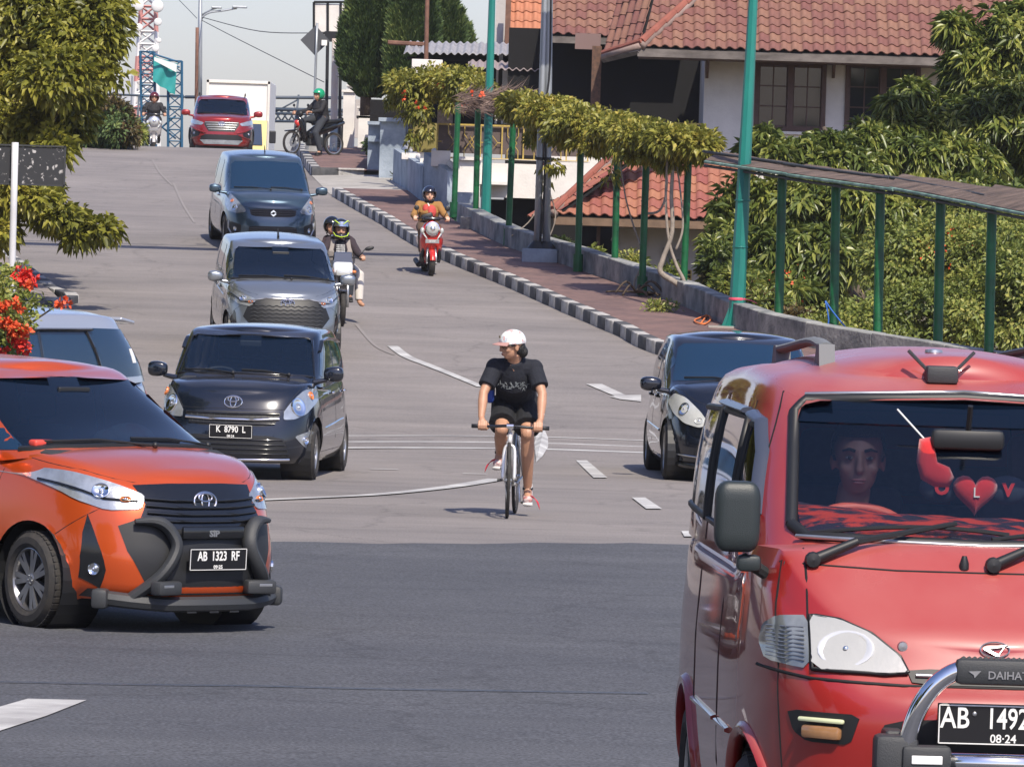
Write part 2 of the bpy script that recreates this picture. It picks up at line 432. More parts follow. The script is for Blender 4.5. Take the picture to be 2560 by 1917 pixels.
class Car:
 def __init__(c,name,label,cat,L,W,H,wb,fo,rw,T,g,body,xf=None,xr=None,wk=None,zb=0.2,nf=3.6,nr=4.5,cf=0.10,cr=0.04,crown=0.05,arch=0.055,M=110,rows=26,group=None,deckx=None):
  c.root=empty(name,(0,0,0),label,cat,group);c.L,c.W,c.H,c.wb,c.fo,c.rw=L,W,H,wb,fo,rw;c.w=W/2
  c.body_m=body;c.skins={}
  Tz=interp(T);xf=xf or[(0,-.07),(.12,-.01),(.35,0),(.6,-.02),(.85,-.09),(1,-.2)]
  xr=xr or[(0,.08),(.2,.0),(.5,.02),(.8,.06),(1,.12)]
  wk=wk or[(0,.90),(.12,.965),(.35,1.0),(.6,.992),(.82,.965),(.93,.935),(1,.89)]
  fxf,fxr,fw=interp(xf),interp(xr),interp(wk);R_=[]
  for k in list(np.linspace(0,.86,rows-8))+list(np.linspace(.88,1,8)):
   X,Y=half_outline(fo+fxf(k),-(L-fo)+fxr(k),c.w*fw(k),nf,nr,cf,cr,M)
   zt=Tz(X);R_.append((X,Y,zb+k*(zt-zb)))
  c.Tz=Tz
  def deck(x,t,yw,z):return z+crown*min(1,yw/(0.5*c.w))*(1-abs(t)**2.4)
  bm=loft_rows(R_,deck,M,20,crown)
  c.bskin=Skin(bm);c.bbm=bm
  gf,gr,gw=interp(g['xf']),interp(g['xr']),interp(g['w']);top=interp(g['top']);G=[]
  ks=list(np.linspace(0,.84,12))+[.88,.92,.95,.975,1.0]
  for k in ks:
   X,Y=half_outline(gf(k),gr(k),gw(k),g.get('nf',5),g.get('nr',5),g.get('cf',.1),g.get('cr',.05),M)
   zb_=np.minimum(Tz(X)-.02,top(X)-.05);zt=top(X);e=k if k<.84 else .84+.16*math.sin((k-.84)/.16*math.pi/2)
   G.append((X,Y,zb_+e*(zt-zb_)))
  cr_=g.get('crown',.05)
  def roof(x,t,yw,z):return z+cr_*min(1,yw/(0.35*c.w))*(1-abs(t)**2.2)
  gm=loft_rows(G,roof,M,20,cr_);c.gskin=Skin(gm);c.gbm=gm
  both=bmesh.new();me=bpy.data.meshes.new('t');bm.to_mesh(me);both.from_mesh(me);gm.to_mesh(me);both.from_mesh(me);bpy.data.meshes.remove(me)
  c.askin=Skin(both);both.free()
  for xw in(0.0,-wb):
   ra=rw+arch;pol=circ(xw,rw+.015,ra,ra,40)
   pol=[(a,b)for a,b in pol]
   for vw,sg in(('L',1),('R',-1)):cut(bm,pol+[],vw,lambda p,sg=sg:p.y*sg>c.w*.55)
  c.arch_r=rw+arch
 def sk(c,which):return{'b':c.bskin,'g':c.gskin,'a':c.askin}[which]
 def cutg(c,poly,view,cond=lambda p:True):cut(c.gbm,poly,view,cond)
 def cutb(c,poly,view,cond=lambda p:True):cut(c.bbm,poly,view,cond)
 def finish_shell(c,dark):
  me=bpy.data.meshes.new('body');both=bmesh.new();t=bpy.data.meshes.new('t')
  c.bbm.to_mesh(t);both.from_mesh(t);c.gbm.to_mesh(t);both.from_mesh(t);both.to_mesh(me);both.free();bpy.data.meshes.remove(t)
  o=link('body',me,c.body_m,c.root);smooth_me(me,50);c.body=o
  mb=MB()
  for xw in(0.0,-c.wb):
   for sg in(1,-1):
    pr=[(c.arch_r,sg*(c.w-.045)),(c.arch_r+.002,sg*(c.w-.35)),(0.02,sg*(c.w-.35))]
    mb.lathe([(r,h)for r,h in pr],axis='y',c=(xw,0,c.rw+.015),seg=28)
  mb.box((-c.wb/2,0,.24),(c.L*.86,c.W*.80,.05));mb.box((0.30,0,.36),(.5,c.W*.5,.30));mb.box((-c.wb-.1,0,.33),(.5,c.W*.55,.12))
  mb.tube([(0,-c.w+.15,c.rw),(0,c.w-.15,c.rw)],.035);mb.tube([(-c.wb,-c.w+.15,c.rw),(-c.wb,c.w-.15,c.rw)],.045)
  mb.build('underbody',dark,c.root)
 def P(c,name,poly,view,m,off=.004,skirt=.012,res=.06,rnd=0,which='b',mirror=False,parent=None,smooth=40,label=None):
  out=[]
  for k in range(2 if mirror else 1):
   vw,pl=view,poly
   if k:
    if view in 'LR':vw='R' if view=='L' else 'L'
    elif view=='T':pl=[(a,-b)for a,b in poly][::-1]
    else:pl=mir(poly)
   v,f=c.sk(which).patch(pl,vw,off,skirt,res,rnd);mb=MB();mb.add(v,f)
   o=mb.build(name,m,parent or c.root,smooth,fix=False)
   if label:o['label']=label
   out.append(o)
  return out if mirror else out[0]
 def line(c,name,pts,view,m,r=.004,off=0.0,which='b',mirror=False,parent=None,seg=6,n=5,flat=1.0):
  out=[]
  for k in range(2 if mirror else 1):
   vw,pl=view,pts
   if k:
    if view in 'LR':vw='R' if view=='L' else 'L'
    elif view=='T':pl=[(a,-b)for a,b in pts]
    else:pl=mir(pts)
   mb=MB();mb.tube(c.sk(which).line(pl,vw,off,n),r,seg,flat=flat);out.append(mb.build(name,m,parent or c.root,60))
  return out
 def seams(c,specs,m,r=.0035):
  mb=MB()
  for pts,view,which in specs:
   for vw in(('L','R')if view=='LR' else('F',)if view=='F' else(view,)):
    mb.tube(c.sk(which).line(pts,vw,-r*.35,5),r,5)
   if view=='FM':
    pass
  mb.build('panel_gap',m,c.root)
 def wheels(c,tyre_m,rim_m,dark,spokes=7,rr=None,tw=.18,rim_w=.86,double=True,inset=.02,face=None,steer=0.0):
  rw=c.rw;rr=rr or rw*.66
  tp=[(rr-.005,-tw/2+.015),(rr+.02,-tw/2),(rw-.035,-tw/2+.004),(rw-.008,-tw/2+.03),(rw,-tw/4),(rw,tw/4),(rw-.008,tw/2-.03),(rw-.035,tw/2-.004),(rr+.02,tw/2),(rr-.005,tw/2-.015)]
  mt=MB();mt.lathe(tp,axis='y',seg=48,closed=True)
  for k in range(44):
   a=2*math.pi*k/44
   for s in(-1,1):
    mt.box((math.cos(a)*(rw-.002),s*tw*.22,math.sin(a)*(rw-.002)),(.008,tw*.26,.028),rot=(0,-a,0))
  tme=mt.mesh('tyre');smooth_me(tme,35)
  mr=MB()
  ro=tw/2-.022
  mr.lathe([(rr+.002,ro),(rr-.012,ro+.004),(rr-.022,ro-.01),(rr-.03,-tw/2+.03),(rr+.002,-tw/2+.012)],axis='y',seg=48)
  hub=rr*.22
  mr.lathe([(0,ro-.002),(hub*.75,ro-.004),(hub,ro-.014),(hub,ro-.05)],axis='y',seg=24)
  for k in range(spokes):
   a0=2*math.pi*k/spokes
   offs=(-.14,.14)if double else(0,)
   for of in offs:
    a1,a2=a0+of*.8,a0+of
    w1,w2=(.17,.09)if double else(.34,.26)
    w1*=rr*.45;w2=w2*rr*.9
    def pt(a,r,s,h):return(math.cos(a)*r-math.sin(a)*s,h,math.sin(a)*r+math.cos(a)*s)
    r1,r2=hub*.8,rr-.014;top,bot=ro-.006,ro-.035
    vs=[pt(a1,r1,-w1,top-.004),pt(a1,r1,w1,top-.004),pt(a2,r2,w2,top),pt(a2,r2,-w2,top),pt(a1,r1,-w1,bot),pt(a1,r1,w1,bot),pt(a2,r2,w2,bot),pt(a2,r2,-w2,bot)]
    mr.add(vs,[(0,1,2,3),(4,7,6,5),(0,4,5,1),(1,5,6,2),(2,6,7,3),(3,7,4,0)])
  for k in range(5):
   a=2*math.pi*(k+.5)/5;mr.lathe([(0,ro-.004),(.008,ro-.006),(.01,ro-.02)],axis='y',c=(math.cos(a)*hub*.55,0.004,math.sin(a)*hub*.55),seg=8)
  rme=mr.mesh('rim');smooth_me(rme,35)
  md=MB();md.lathe([(0.0,.0),(rr*.62,.0),(rr*.62,-.012),(rr-.028,-.014)],axis='y',seg=32)
  dme=md.mesh('brake_disc');smooth_me(dme,35)
  for me,mm in((tme,tyre_m),(rme,rim_m),(dme,dark)):me.materials.append(mm)
  for xw in(0.0,-c.wb):
   for sg in(1,-1):
    w=bpy.data.objects.new('wheel',tme);COL.objects.link(w);w.parent=c.root
    w.location=(xw,sg*(c.w-inset-tw/2),rw);w.rotation_euler=(0,random.uniform(0,6),(0 if sg>0 else math.pi)+(steer if xw==0 else 0))
    r_=bpy.data.objects.new('rim',rme);COL.objects.link(r_);r_.parent=w
    d_=bpy.data.objects.new('brake_disc',dme);COL.objects.link(d_);d_.parent=w
 def mirrors(c,m,x,y,z,d=(.10,.20,.14),stalk=None,shape='round',gm=None,rot=0.1,sides=(1,-1)):
  for sg in sides:
   mb=MB()
   if shape=='round':
    bm=bmesh.new();bmesh.ops.create_uvsphere(bm,u_segments=20,v_segments=12,radius=1)
    for v in bm.verts:
     q=v.co;p=[math.copysign(abs(t)**.62,t)for t in q]
     v.co=Vector((p[0]*d[0]/2,p[1]*d[1]/2,p[2]*d[2]/2*(1-.18*(p[1]*sg<0)*abs(p[1]))))
    bm.verts.index_update();mb.add([v.co+Vector((x,sg*y,z))for v in bm.verts],[[v.index for v in f.verts]for f in bm.faces]);bm.free()
   else:mb.rbox((x,sg*y,z),d,r=min(d)*.28)
   yy=c.w*.86
   mb.tube([(x-.0,sg*(y-d[1]*.3),z-d[2]*.38),(x+.01,sg*yy,z-d[2]*.55)],[.022,.03],8)
   o=mb.build('side_mirror',m,c.root,50)
   if gm:
    g=MB();g.rbox((x-d[0]*.46,sg*y,z),(.012,d[1]*.78,d[2]*.74),.004);g.build('mirror_glass',gm,o)
 def plate(c,rows,x,y,z,W_=.41,H_=.135,tilt=.05,bg=None,fg=None,rim=None,sizes=(.075,.026)):
  p=MB();p.rbox((0,0,0),(.008,W_,H_),.003);o=p.build('number_plate',bg,c.root);o.location=(x,y,z);o.rotation_euler=(0,tilt,0)
  b=MB()
  for s in(-1,1):
   b.box((.005,0,s*(H_/2-.006)),(.004,W_-.012,.0035));b.box((.005,s*(W_/2-.006),0),(.004,.0035,H_-.012))
  b.build('plate_border',rim or fg,o)
  for(txt,zy,size,xs)in rows:
   me=text_mesh(txt,size,.0015,offset=size*.018,xs=xs);me.materials.append(fg);t=link('plate_number',me,None,o)
   t.rotation_euler=(math.pi/2,0,math.pi/2);t.location=(.0055,0,zy)
  return o
 def place(c,x,y,z,heading,pitch=0.0,roll=0.0):
  c.root.location=(x,y,z);c.root.rotation_euler=Euler((roll,pitch,heading),'XYZ')
def ellipse_ring(mb,cy,cz,rx,rz,x,r,rot=0.0,n=28,dx=None):
 pts=[]
 for i in range(n+1):
  a=2*math.pi*i/n;yy=rx*math.cos(a);zz=rz*math.sin(a);pts.append((x+(dx(zz)if dx else 0),cy+yy*math.cos(rot)-zz*math.sin(rot),cz+yy*math.sin(rot)+zz*math.cos(rot)))
 mb.tube(pts,r,6,cap=False)
def emblem(kind,parent,m,x,z,s,tilt=0.0,y=0.0):
 mb=MB()
 if kind=='ovals':
  ellipse_ring(mb,0,0,s,s*.69,0,s*.075);ellipse_ring(mb,0,0,s*.33,s*.62,.002,s*.07);ellipse_ring(mb,0,s*.28,s*.6,s*.3,.004,s*.07)
 elif kind=='disc':
  mb.prism(circ(0,0,s,s*.69,28),-.006,.004,lambda a,b,h:(h,a,b))
 elif kind=='s':
  a=s
  P=[(-.95,.18),(0,.95),(.95,.32),(.55,.05),(.05,.42),(-.12,.28),(.95,-.25),(.0,-.95),(-.95,-.32),(-.55,-.05),(-.05,-.42),(.12,-.28)]
  P=[(-1,.15),(0,.95),(.95,.25),(.6,0),(.02,.42),(-.1,.32),(1,-.15),(0,-.95),(-.95,-.25),(-.6,0),(-.02,-.42),(.1,-.32)]
  mb.prism([(-p[0]*a*.9,p[1]*a)for p in P[:6]],-.004,.006,lambda a,b,h:(h,a,b));mb.prism([(-p[0]*a*.9,p[1]*a)for p in P[6:]],-.004,.006,lambda a,b,h:(h,a,b))
 elif kind=='d':
  ellipse_ring(mb,0,0,s,s*.55,0,s*.05)
  for q in([(.82,.33),(-.75,.1),(-.8,-.02),(.05,-.5),(.3,-.5),(.3,-.38),(-.5,0),(.6,.18)],):
   mb.prism([(a*s,b*s)for a,b in q],-.004,.006,lambda a,b,h:(h,a,b))
  mb.tube([(0,s*.72,s*.3),(0,s*.22,-s*.42)],s*.05,6)
 o=mb.build('emblem',m,parent,40);o.location=(x,y,z);o.rotation_euler=(0,-abs(tilt),0)
 return o
def steering(parent,m,x,y,z,r=.18):
 mb=MB();ax=Matrix.Rotation(R(-62),3,'Y')
 pts=[ax@Vector((0,r*math.cos(a),r*math.sin(a)))+Vector((x,y,z))for a in np.linspace(0,2*math.pi,29)]
 mb.tube(pts,.015,8,cap=False)
 for a in(0,math.pi,-math.pi/2):mb.tube([Vector((x,y,z)),ax@Vector((0,r*math.cos(a),r*math.sin(a)))+Vector((x,y,z))],.014,6)
 mb.tube([(x,y,z),(x+.25,y,z-.14)],.03,8)
 return mb.build('steering_wheel',m,parent,50)
def seat_mb(x,y,z,w=.48,head=True):
 mb=MB();mb.rbox((x+.12,y,z+.08),(.5,w,.16),.04);mb.rbox((x-.14,y,z+.42),(.14,w*.95,.62),.05,rot=(0,-.22,0))
 if head:mb.rbox((x-.24,y,z+.84),(.10,.26,.17),.04,rot=(0,-.2,0))
 return mb
def dish(name,p,n,ry,rz,m,parent,out=.006):
 "shallow round reflector lying on the surface at p, facing n"
 mb=MB();M3=n.normalized().to_track_quat('X','Z').to_matrix();vs=[];K=20;pr=[(0,-.006),(.45,-.003),(.80,.004),(.93,.009),(1.0,.008),(1.04,-.006)]
 for k in range(K):
  a=2*math.pi*k/K
  for r,h in pr:vs.append(p+n*out+M3@Vector((h,math.cos(a)*r*ry,math.sin(a)*r*rz)))
 q=len(pr);fs=[(k*q+i,((k+1)%K)*q+i,((k+1)%K)*q+i+1,k*q+i+1)for k in range(K)for i in range(q-1)]
 mb.add(vs,fs);o=mb.build(name,m,parent,50)
 b=MB();b.ball(p+n*(out+.002),(.008,.012,.012),10,6);b.build('bulb',M_chrome,o,True);return o
 # BLACK HATCHBACK
def wiper(c,pts,m=None,r=.007,name='wiper',which='a',view='F',off=.018):
 P=c.sk(which).line(pts,view,off,4);mb=MB()
 mb.tube(P,r,6);mb.ball(P[0],.02,8,6)
 q=[p-Vector((0.0,0,.012))for p in P[len(P)//3:]];mb.tube(q,r*.6,5)
 return mb.build(name,m or M_dark,c.root,50)
def black_hatch():
 P_=paint('black_paint',(.006,.010,.020),.2,.2,dusty=.09)
 c=Car('parked_car','black','car',3.6,1.6,1.51,2.455,.66,.282,T=[(-2.95,.98),(-2.4,1.0),(-1.4,.965),(-.4,.93),(-.1,.955),(.25,.93),(.50,.84),(.66,.74)],g=dict(xf=[(0,.02),(.3,-.16),(.6,-.36),(.84,-.56),(1,-.78)],xr=[(0,-2.86),(.5,-2.78),(.84,-2.64),(1,-2.5)],w=[(0,.765),(.4,.735),(.84,.675),(.93,.645),(1,.58)],top=[(-2.9,1.36),(-2.5,1.43),(-1.6,1.475),(-1.0,1.46),(-.5,1.40),(0,1.30)],nf=7,nr=6,cf=.17,cr=.06,crown=.04),body=P_,xf=[(0,-.06),(.12,0),(.3,0),(.5,-.01),(.75,-.05),(.92,-.11),(1,-.17)],zb=.17,nf=5.0,nr=6,cf=.12,crown=.045,arch=.045)
 c.root.name='black_hatchback'
 ws=[(-.69,1.0),(-.62,1.02),(0,1.035),(.62,1.02),(.69,1.0),(.605,1.365),(.56,1.39),(0,1.405),(-.56,1.39),(-.605,1.365)]
 wsb=[(a*1.045,b+(.02 if b>1.2 else-.02))for a,b in ws]
 wsin=[(a*.965,b-(.02 if b>1.2 else-.015))for a,b in ws]
 c.cutg(ws,'F',lambda p:p.x>-1.1)
 side=[[(-.42,1.0),(-1.32,1.015),(-1.32,1.36),(-.92,1.345),(-.68,1.23)],[(-1.39,1.015),(-2.30,1.05),(-2.18,1.33),(-1.39,1.365)]]
 c.finish_shell(M_dark)
 c.P('windshield',ws,'F',glass('hatch_windshield_glass',(.62,.68,.74),1.0,.03),off=.003,skirt=0.0,which='g',res=.05)
 fr=c.line('windshield_seal',ws+[ws[0]],'F',M_gloss,r=.013,which='g',n=3)
 for s,nm in zip(side,('front_door_window','rear_door_window')):
  c.P(nm,s,'L',M_tint,off=.004,which='g',mirror=True,rnd=1)
 c.line('window_visor',[(-.70,1.255),(-.92,1.36),(-1.3,1.385),(-1.9,1.37),(-2.2,1.335)],'L',M_gloss,r=.022,off=.008,which='g',mirror=True,n=6,flat=.5)
 c.P('rear_window',[(-.5,1.06),(.5,1.06),(.42,1.34),(-.42,1.34)],'B',M_tint,which='g')
 hl=[(.475,.60),(.62,.60),(.735,.70),(.775,.80),(.765,.90),(.70,.935),(.62,.90),(.53,.78),(.47,.68)]
 hl=[(.50,.60),(.60,.605),(.70,.66),(.755,.76),(.765,.86),(.72,.905),(.655,.885),(.57,.79),(.50,.68)]
 for k,o in enumerate(c.P('headlight',hl,'F',M_lampw,off=.010,rnd=2,mirror=True)):
  sg=1 if k==0 else-1
  p,n=c.bskin.hit('F',sg*.625,.725);dish('lamp_bowl',p,n,.085,.092,M_reflector,o,out=0.01)
  p,n=c.bskin.hit('F',sg*.715,.835);dish('turn_signal',p,n,.038,.042,M_amber,o,out=0.01)
 gp=[(-.48,.67),(.48,.67),(.41,.53),(-.41,.53)]
 g=c.P('grille',gp,'F',M_dark,off=.003,rnd=1)
 c.line('grille_bar',[(-.46,.655),(0,.645),(.46,.655)],'F',M_gloss,r=.012,off=.006,parent=g)
 c.line('grille_bar',[(-.46,.605),(-.2,.590),(.2,.590),(.46,.605)],'F',M_chrome,r=.014,off=.012,parent=g)
 c.line('grille_bar',[(-.42,.555),(0,.545),(.42,.555)],'F',M_gloss,r=.009,off=.008,parent=g)
 mb=MB()
 for i in range(-7,8):mb.tube(c.bskin.line([(i*.055,.54),(i*.058,.64)],'F',.004,2),.0035,5)
 mb.build('grille_mesh',M_trim,g)
 lp=[(-.50,.44),(.50,.44),(.58,.22),(-.58,.22)]
 lg=c.P('lower_grille',lp,'F',M_dark,off=.003,rnd=1)
 for i,z in enumerate((.40,.355,.31,.265)):c.line('lower_grille_bar',[(-.5-.02*i,z),(0,z-.006),(.5+.02*i,z)],'F',M_gloss,r=.007,off=.008,parent=lg)
 c.line('chrome_strip',[(-.56,.215),(0,.205),(.56,.215)],'F',M_chrome,r=.013,off=.008)
 fp=[(.61,.44),(.76,.50),(.755,.36),(.745,.28),(.68,.35)]
 for k,o in enumerate(c.P('fog_lamp',fp,'F',M_lampw,off=.006,rnd=1,mirror=True)):
  sg=1 if k==0 else-1;p,n=c.bskin.hit('F',sg*.70,.40);dish('lamp_bowl',p,n,.042,.042,M_reflector,o,out=0.01)
 p,n=c.bskin.hit('F',0,.765)
 emblem('disc',c.root,M_gloss,p.x+.004,.765,.085,.35);emblem('ovals',c.root,M_chrome,p.x+.013,.765,.088,.35)
 p,n=c.bskin.hit('F',0,.475)
 c.plate([('K  8790  L',.018,.088,.78),('08\u00b724',-.045,.032,1.0)],p.x+.025,0,.475,.43,.135,.04,M_platek,M_pfgw)
 S=[([(-.20,.30),(-.24,.62),(-.14,.95)],'LR','b'),([(-1.36,.26),(-1.36,.96)],'LR','b'),([(-2.06,.62),(-2.28,.98)],'LR','b'),([(-.20,.27),(-2.0,.27)],'LR','b'),([(-.50,.70),(-.3,.695),(.3,.695),(.50,.70)],'F','b'),([(.50,.70),(.60,.86),(.66,.93)],'F','b'),([(-.50,.70),(-.60,.86),(-.66,.93)],'F','b')]
 c.seams(S,M_gap)
 c.line('side_moulding',[(-.45,.50),(-1.95,.56)],'L',M_chrome,r=.012,off=.004,mirror=True,n=10)
 for x in(-1.18,-2.12):
  for sg in(1,-1):
   p,n=c.bskin.hit('L' if sg>0 else 'R',x,.84);mb=MB();mb.rbox(p+Vector((0,sg*.018,0)),(.17,.025,.028),.01);mb.build('door_handle',M_chrome,c.root,50)
 c.mirrors(P_,-.30,.885,1.045,(.13,.20,.155),gm=M_mglass,shape='round')
 wiper(c,[(-.10,1.02),(-.35,1.045),(-.60,1.04)]);wiper(c,[(.45,1.015),(.2,1.05),(-.02,1.055)])
 c.P('tail_lamp',[(-2.86,.72),(-2.72,.72),(-2.60,.98),(-2.80,1.02)],'L',M_redlens,mirror=True,rnd=1)
 c.wheels(M_tyre,M_alloy,M_disc,spokes=7,double=False,rr=.19,tw=.17)
 mb=MB();mb.rbox((-.33,0,.88),(.5,1.30,.22),.06);mb.build('dashboard',M_dash,c.root,40)
 steering(c.root,M_dash,-.72,-.33,.98)
 for y in(-.33,.33):seat_mb(-1.35,y,.38).build('seat',M_seat,c.root,40)
 mb=seat_mb(-2.15,0,.42,1.2,False);mb.build('rear_seat',M_seat,c.root,40)
 mb=MB();mb.rbox((-.62,0,1.32),(.03,.22,.06),.01);mb.build('rear_view_mirror',M_dark,c.root)
 return c
def std_gaps(c,doors,zbelt=.95,zs=.28):
 S=[([(x,zs),(x2,zbelt)],'LR','b')for x,x2 in doors]
 S.append(([(doors[0][0],zs),(doors[-1][0]+.1,zs)],'LR','b'))
 return S
def handles(c,xs,z,m):
 for x in xs:
  for sg in(1,-1):
   p,n=c.bskin.hit('L' if sg>0 else 'R',x,z);mb=MB()
   mb.ball(p,(.075,.012,.04),14,8);mb.rbox(p+Vector((0,sg*.02,0)),(.19,.022,.03),.009);mb.build('door_handle',m,c.root,50)
   # COMPACT MPV (orange with front guard / silver)
def calya(kind):
 orange=kind=='orange'
 P_=paint('orange_paint',(.62,.085,.012),.45,.28,dust=(.50,.22,.20),dusty=.30)if orange else paint('silver_blue_paint',(.30,.33,.36),.75,.3,dust=(.5,.47,.44),dusty=.2)
 c=Car('mpv_car',kind,'car',4.07,1.655,1.6,2.525,.78,.292,T=[(-3.3,1.06),(-2.4,1.05),(-1.0,1.01),(-.4,1.01),(-.05,1.04),(.2,1.01),(.45,.94),(.62,.885),(.78,.82)],g=dict(xf=[(0,.18),(.3,-.10),(.6,-.42),(.84,-.70),(1,-.98)],xr=[(0,-3.20),(.5,-3.12),(.84,-3.0),(1,-2.85)],w=[(0,.78),(.4,.75),(.84,.69),(.93,.66),(1,.59)],top=[(-3.3,1.46),(-2.9,1.53),(-2.0,1.56),(-1.2,1.545),(-.7,1.49),(0,1.36)],nf=7,nr=6,cf=.18,cr=.06,crown=.045),body=P_,xf=[(0,-.05),(.12,0),(.35,.0),(.6,-.03),(.8,-.07),(.93,-.13),(1,-.20)],zb=.2,nf=4.4,nr=6,cf=.20,crown=.05,arch=.05)
 ws=[(-.70,1.08),(-.5,1.095),(0,1.11),(.5,1.095),(.70,1.08),(.635,1.43),(.58,1.47),(0,1.49),(-.58,1.47),(-.635,1.43)]
 c.cutg(ws,'F',lambda p:p.x>-1.3)
 side=[[(-.20,1.06),(-.52,1.05),(-.50,1.20)],[(-.60,1.05),(-1.40,1.07),(-1.40,1.45),(-1.0,1.43),(-.66,1.29)],[(-1.48,1.07),(-2.25,1.09),(-2.22,1.46),(-1.48,1.46)],[(-2.33,1.10),(-3.02,1.13),(-2.86,1.42),(-2.33,1.455)]]
 c.finish_shell(M_dark)
 c.P('windshield',ws,'F',M_semi,off=.003,skirt=0,which='g',res=.05)
 for s,nm in zip(side,('quarter_window','front_door_window','rear_door_window','rear_side_window')):c.P(nm,s,'L',M_tint,off=.004,which='g',mirror=True,rnd=1)
 c.P('rear_window',[(-.58,1.12),(.58,1.12),(.5,1.42),(-.5,1.42)],'B',M_tint,which='g')
 c.line('windshield_seal',[(-.71,1.07),(-.55,1.09),(0,1.105),(.55,1.09),(.71,1.07)],'F',M_dark,r=.035,off=-.008,which='a',n=4,flat=.6)
 lampm=M_lampw
 hl=[(.385,.825),(.43,.745),(.60,.735),(.70,.79),(.765,.885),(.785,.975),(.68,.955),(.52,.89)]if orange else[(.42,.84),(.50,.74),(.66,.76),(.775,.84),(.80,.98),(.70,.93)]
 for k,o in enumerate(c.P('headlight',hl,'F',lampm,off=.008,rnd=1,mirror=True)):
  sg=1 if k==0 else-1
  p,n=c.bskin.hit('F',sg*.60,.845);dish('lamp_bowl',p,n,.055,.048,M_reflector,o,out=0.01)
  p,n=c.bskin.hit('F',sg*.50,.80);dish('turn_signal',p,n,.035,.02,M_amber,o,out=0.01)
  c.line('headlight_trim',[(sg*.44,.79),(sg*.60,.80),(sg*.76,.90)],'F',M_gloss,r=.008,off=.011,parent=o)
 if orange:
  g=c.P('grille',[(-.43,.885),(-.2,.895),(.2,.895),(.43,.885),(.40,.78),(.44,.70),(.30,.63),(-.30,.63),(-.44,.70),(-.40,.78)],'F',M_gloss,off=.004)
  for z in(.80,.76,.72,.68):c.line('grille_bar',[(-.40,z+.005),(-.2,z-.008),(.2,z-.008),(.40,z+.005)],'F',M_gloss,r=.011,off=.012,parent=g)
  c.P('side_vent',[(.672,.71),(.696,.60),(.708,.46),(.700,.33),(.625,.27),(.618,.38),(.650,.55)],'F',M_gloss,off=.004,mirror=True)
  for sg in(1,-1):
   p,n=c.bskin.hit('F',sg*.66,.385);dish('fog_lamp',p,n,.036,.036,M_reflector,c.root,out=0.008)
   p,n=c.bskin.hit('F',sg*.70,.60);
  c.P('lower_grille',[(-.43,.70),(.43,.70),(.56,.645),(.53,.50),(.46,.36),(.40,.24),(-.40,.24),(-.46,.36),(-.53,.50),(-.56,.645)],'F',M_dark,off=.0035)
  mb=MB()
  for sg in(1,-1):
   pp=curve_pts([p_ for p_ in c.bskin.line([(sg*.48,.665),(sg*.36,.665),(sg*.285,.60),(sg*.27,.50),(sg*.36,.36),(sg*.50,.22)],'F',.045,1)],5)
   mb.tube(pp,[.02+.026*min(1,i/6)for i in range(len(pp))],10,flat=.8)
  mb.tube(c.bskin.line([(-.62,.245),(-.3,.215),(.3,.215),(.62,.245)],'F',.05,5),.046,8,flat=1.0)
  for sg in(1,-1):
   p,n=c.bskin.hit('F',sg*.33,.29);mb.rbox(p+n*.06,(.09,.20,.085),.02,rot=(0,0,-sg*.18))
   p,n=c.bskin.hit('F',sg*.60,.24);mb.rbox(p+n*.05,(.10,.16,.12),.025,rot=(0,0,-sg*.75))
  gd=mb.build('bumper_guard',M_trim,c.root,40)
  mb=MB();p,n=c.bskin.hit('F',0,.605);mb.rbox(p+n*.03,(.03,.46,.075),.012);mb.build('guard_badge_panel',M_gloss,gd,40)
  t=text_mesh('SIP',.05,.002,offset=.002,xs=1.2);t.materials.append(M_alloy);o=link('badge_letters',t,None,gd);o.location=(p.x+.047,0,.605);o.rotation_euler=(math.pi/2,.0,math.pi/2)
  for y in(-.33,.33):
   p,n=c.bskin.hit('F',y,.30);mb=MB();mb.rbox(p+n*.105+Vector((0,0,.0)),(.01,.09,.02),.004,rot=(0,0,-.18*np.sign(y)));mb.build('guard_reflector',M_alloy,gd)
  for y in(-.15,.0,.15):
   p,n=c.bskin.hit('F',y,.20);mb=MB();mb.rbox(p+n*.10,(.01,.07,.012),.003);mb.build('guard_slot',M_dark,gd)
  for y in(-.60,.60):
   p,n=c.bskin.hit('F',y,.25);mb=MB();mb.lathe([(0,.012),(.016,.010),(.018,0)],axis='x',c=p+n*.105,seg=12);mb.build('guard_bolt',mat('brass_bolt',(.55,.42,.2),.4,.8),gd,40)
  p,n=c.bskin.hit('F',0,.80)
  emblem('disc',c.root,M_gloss,p.x+.012,.795,.075,.15);emblem('ovals',c.root,M_chrome,p.x+.020,.795,.082,.15)
  c.plate([('AB  1323  RF',.018,.078,.74),('09\u00b725',-.046,.03,1.0)],c.bskin.hit('F',0,.455)[0].x+.055,0,.455,.43,.135,.04,M_platek,M_pfgw)
  c.wheels(M_tyre,M_alloy_dk,M_disc,spokes=7,double=True,rr=.198,tw=.185,steer=R(-4))
 else:
  g=c.P('grille',[(-.52,.80),(-.3,.845),(.3,.845),(.52,.80),(.60,.60),(.40,.36),(-.40,.36),(-.60,.60)],'F',M_dark,off=.004)
  mb=MB()
  for z in np.arange(.40,.80,.05):
   w_=.50
   pts=[(y,z+(.018 if i%2 else 0))for i,y in enumerate(np.arange(-w_,w_+.01,.05))]
   mb.tube(c.bskin.line(pts,'F',.008,1),.007,5)
  mb.build('grille_mesh',M_trim,g)
  c.line('chrome_strip',[(-.60,.80),(-.3,.855),(.3,.855),(.60,.80)],'F',M_alloy,r=.012,off=.008)
  p,n=c.bskin.hit('F',0,.82)
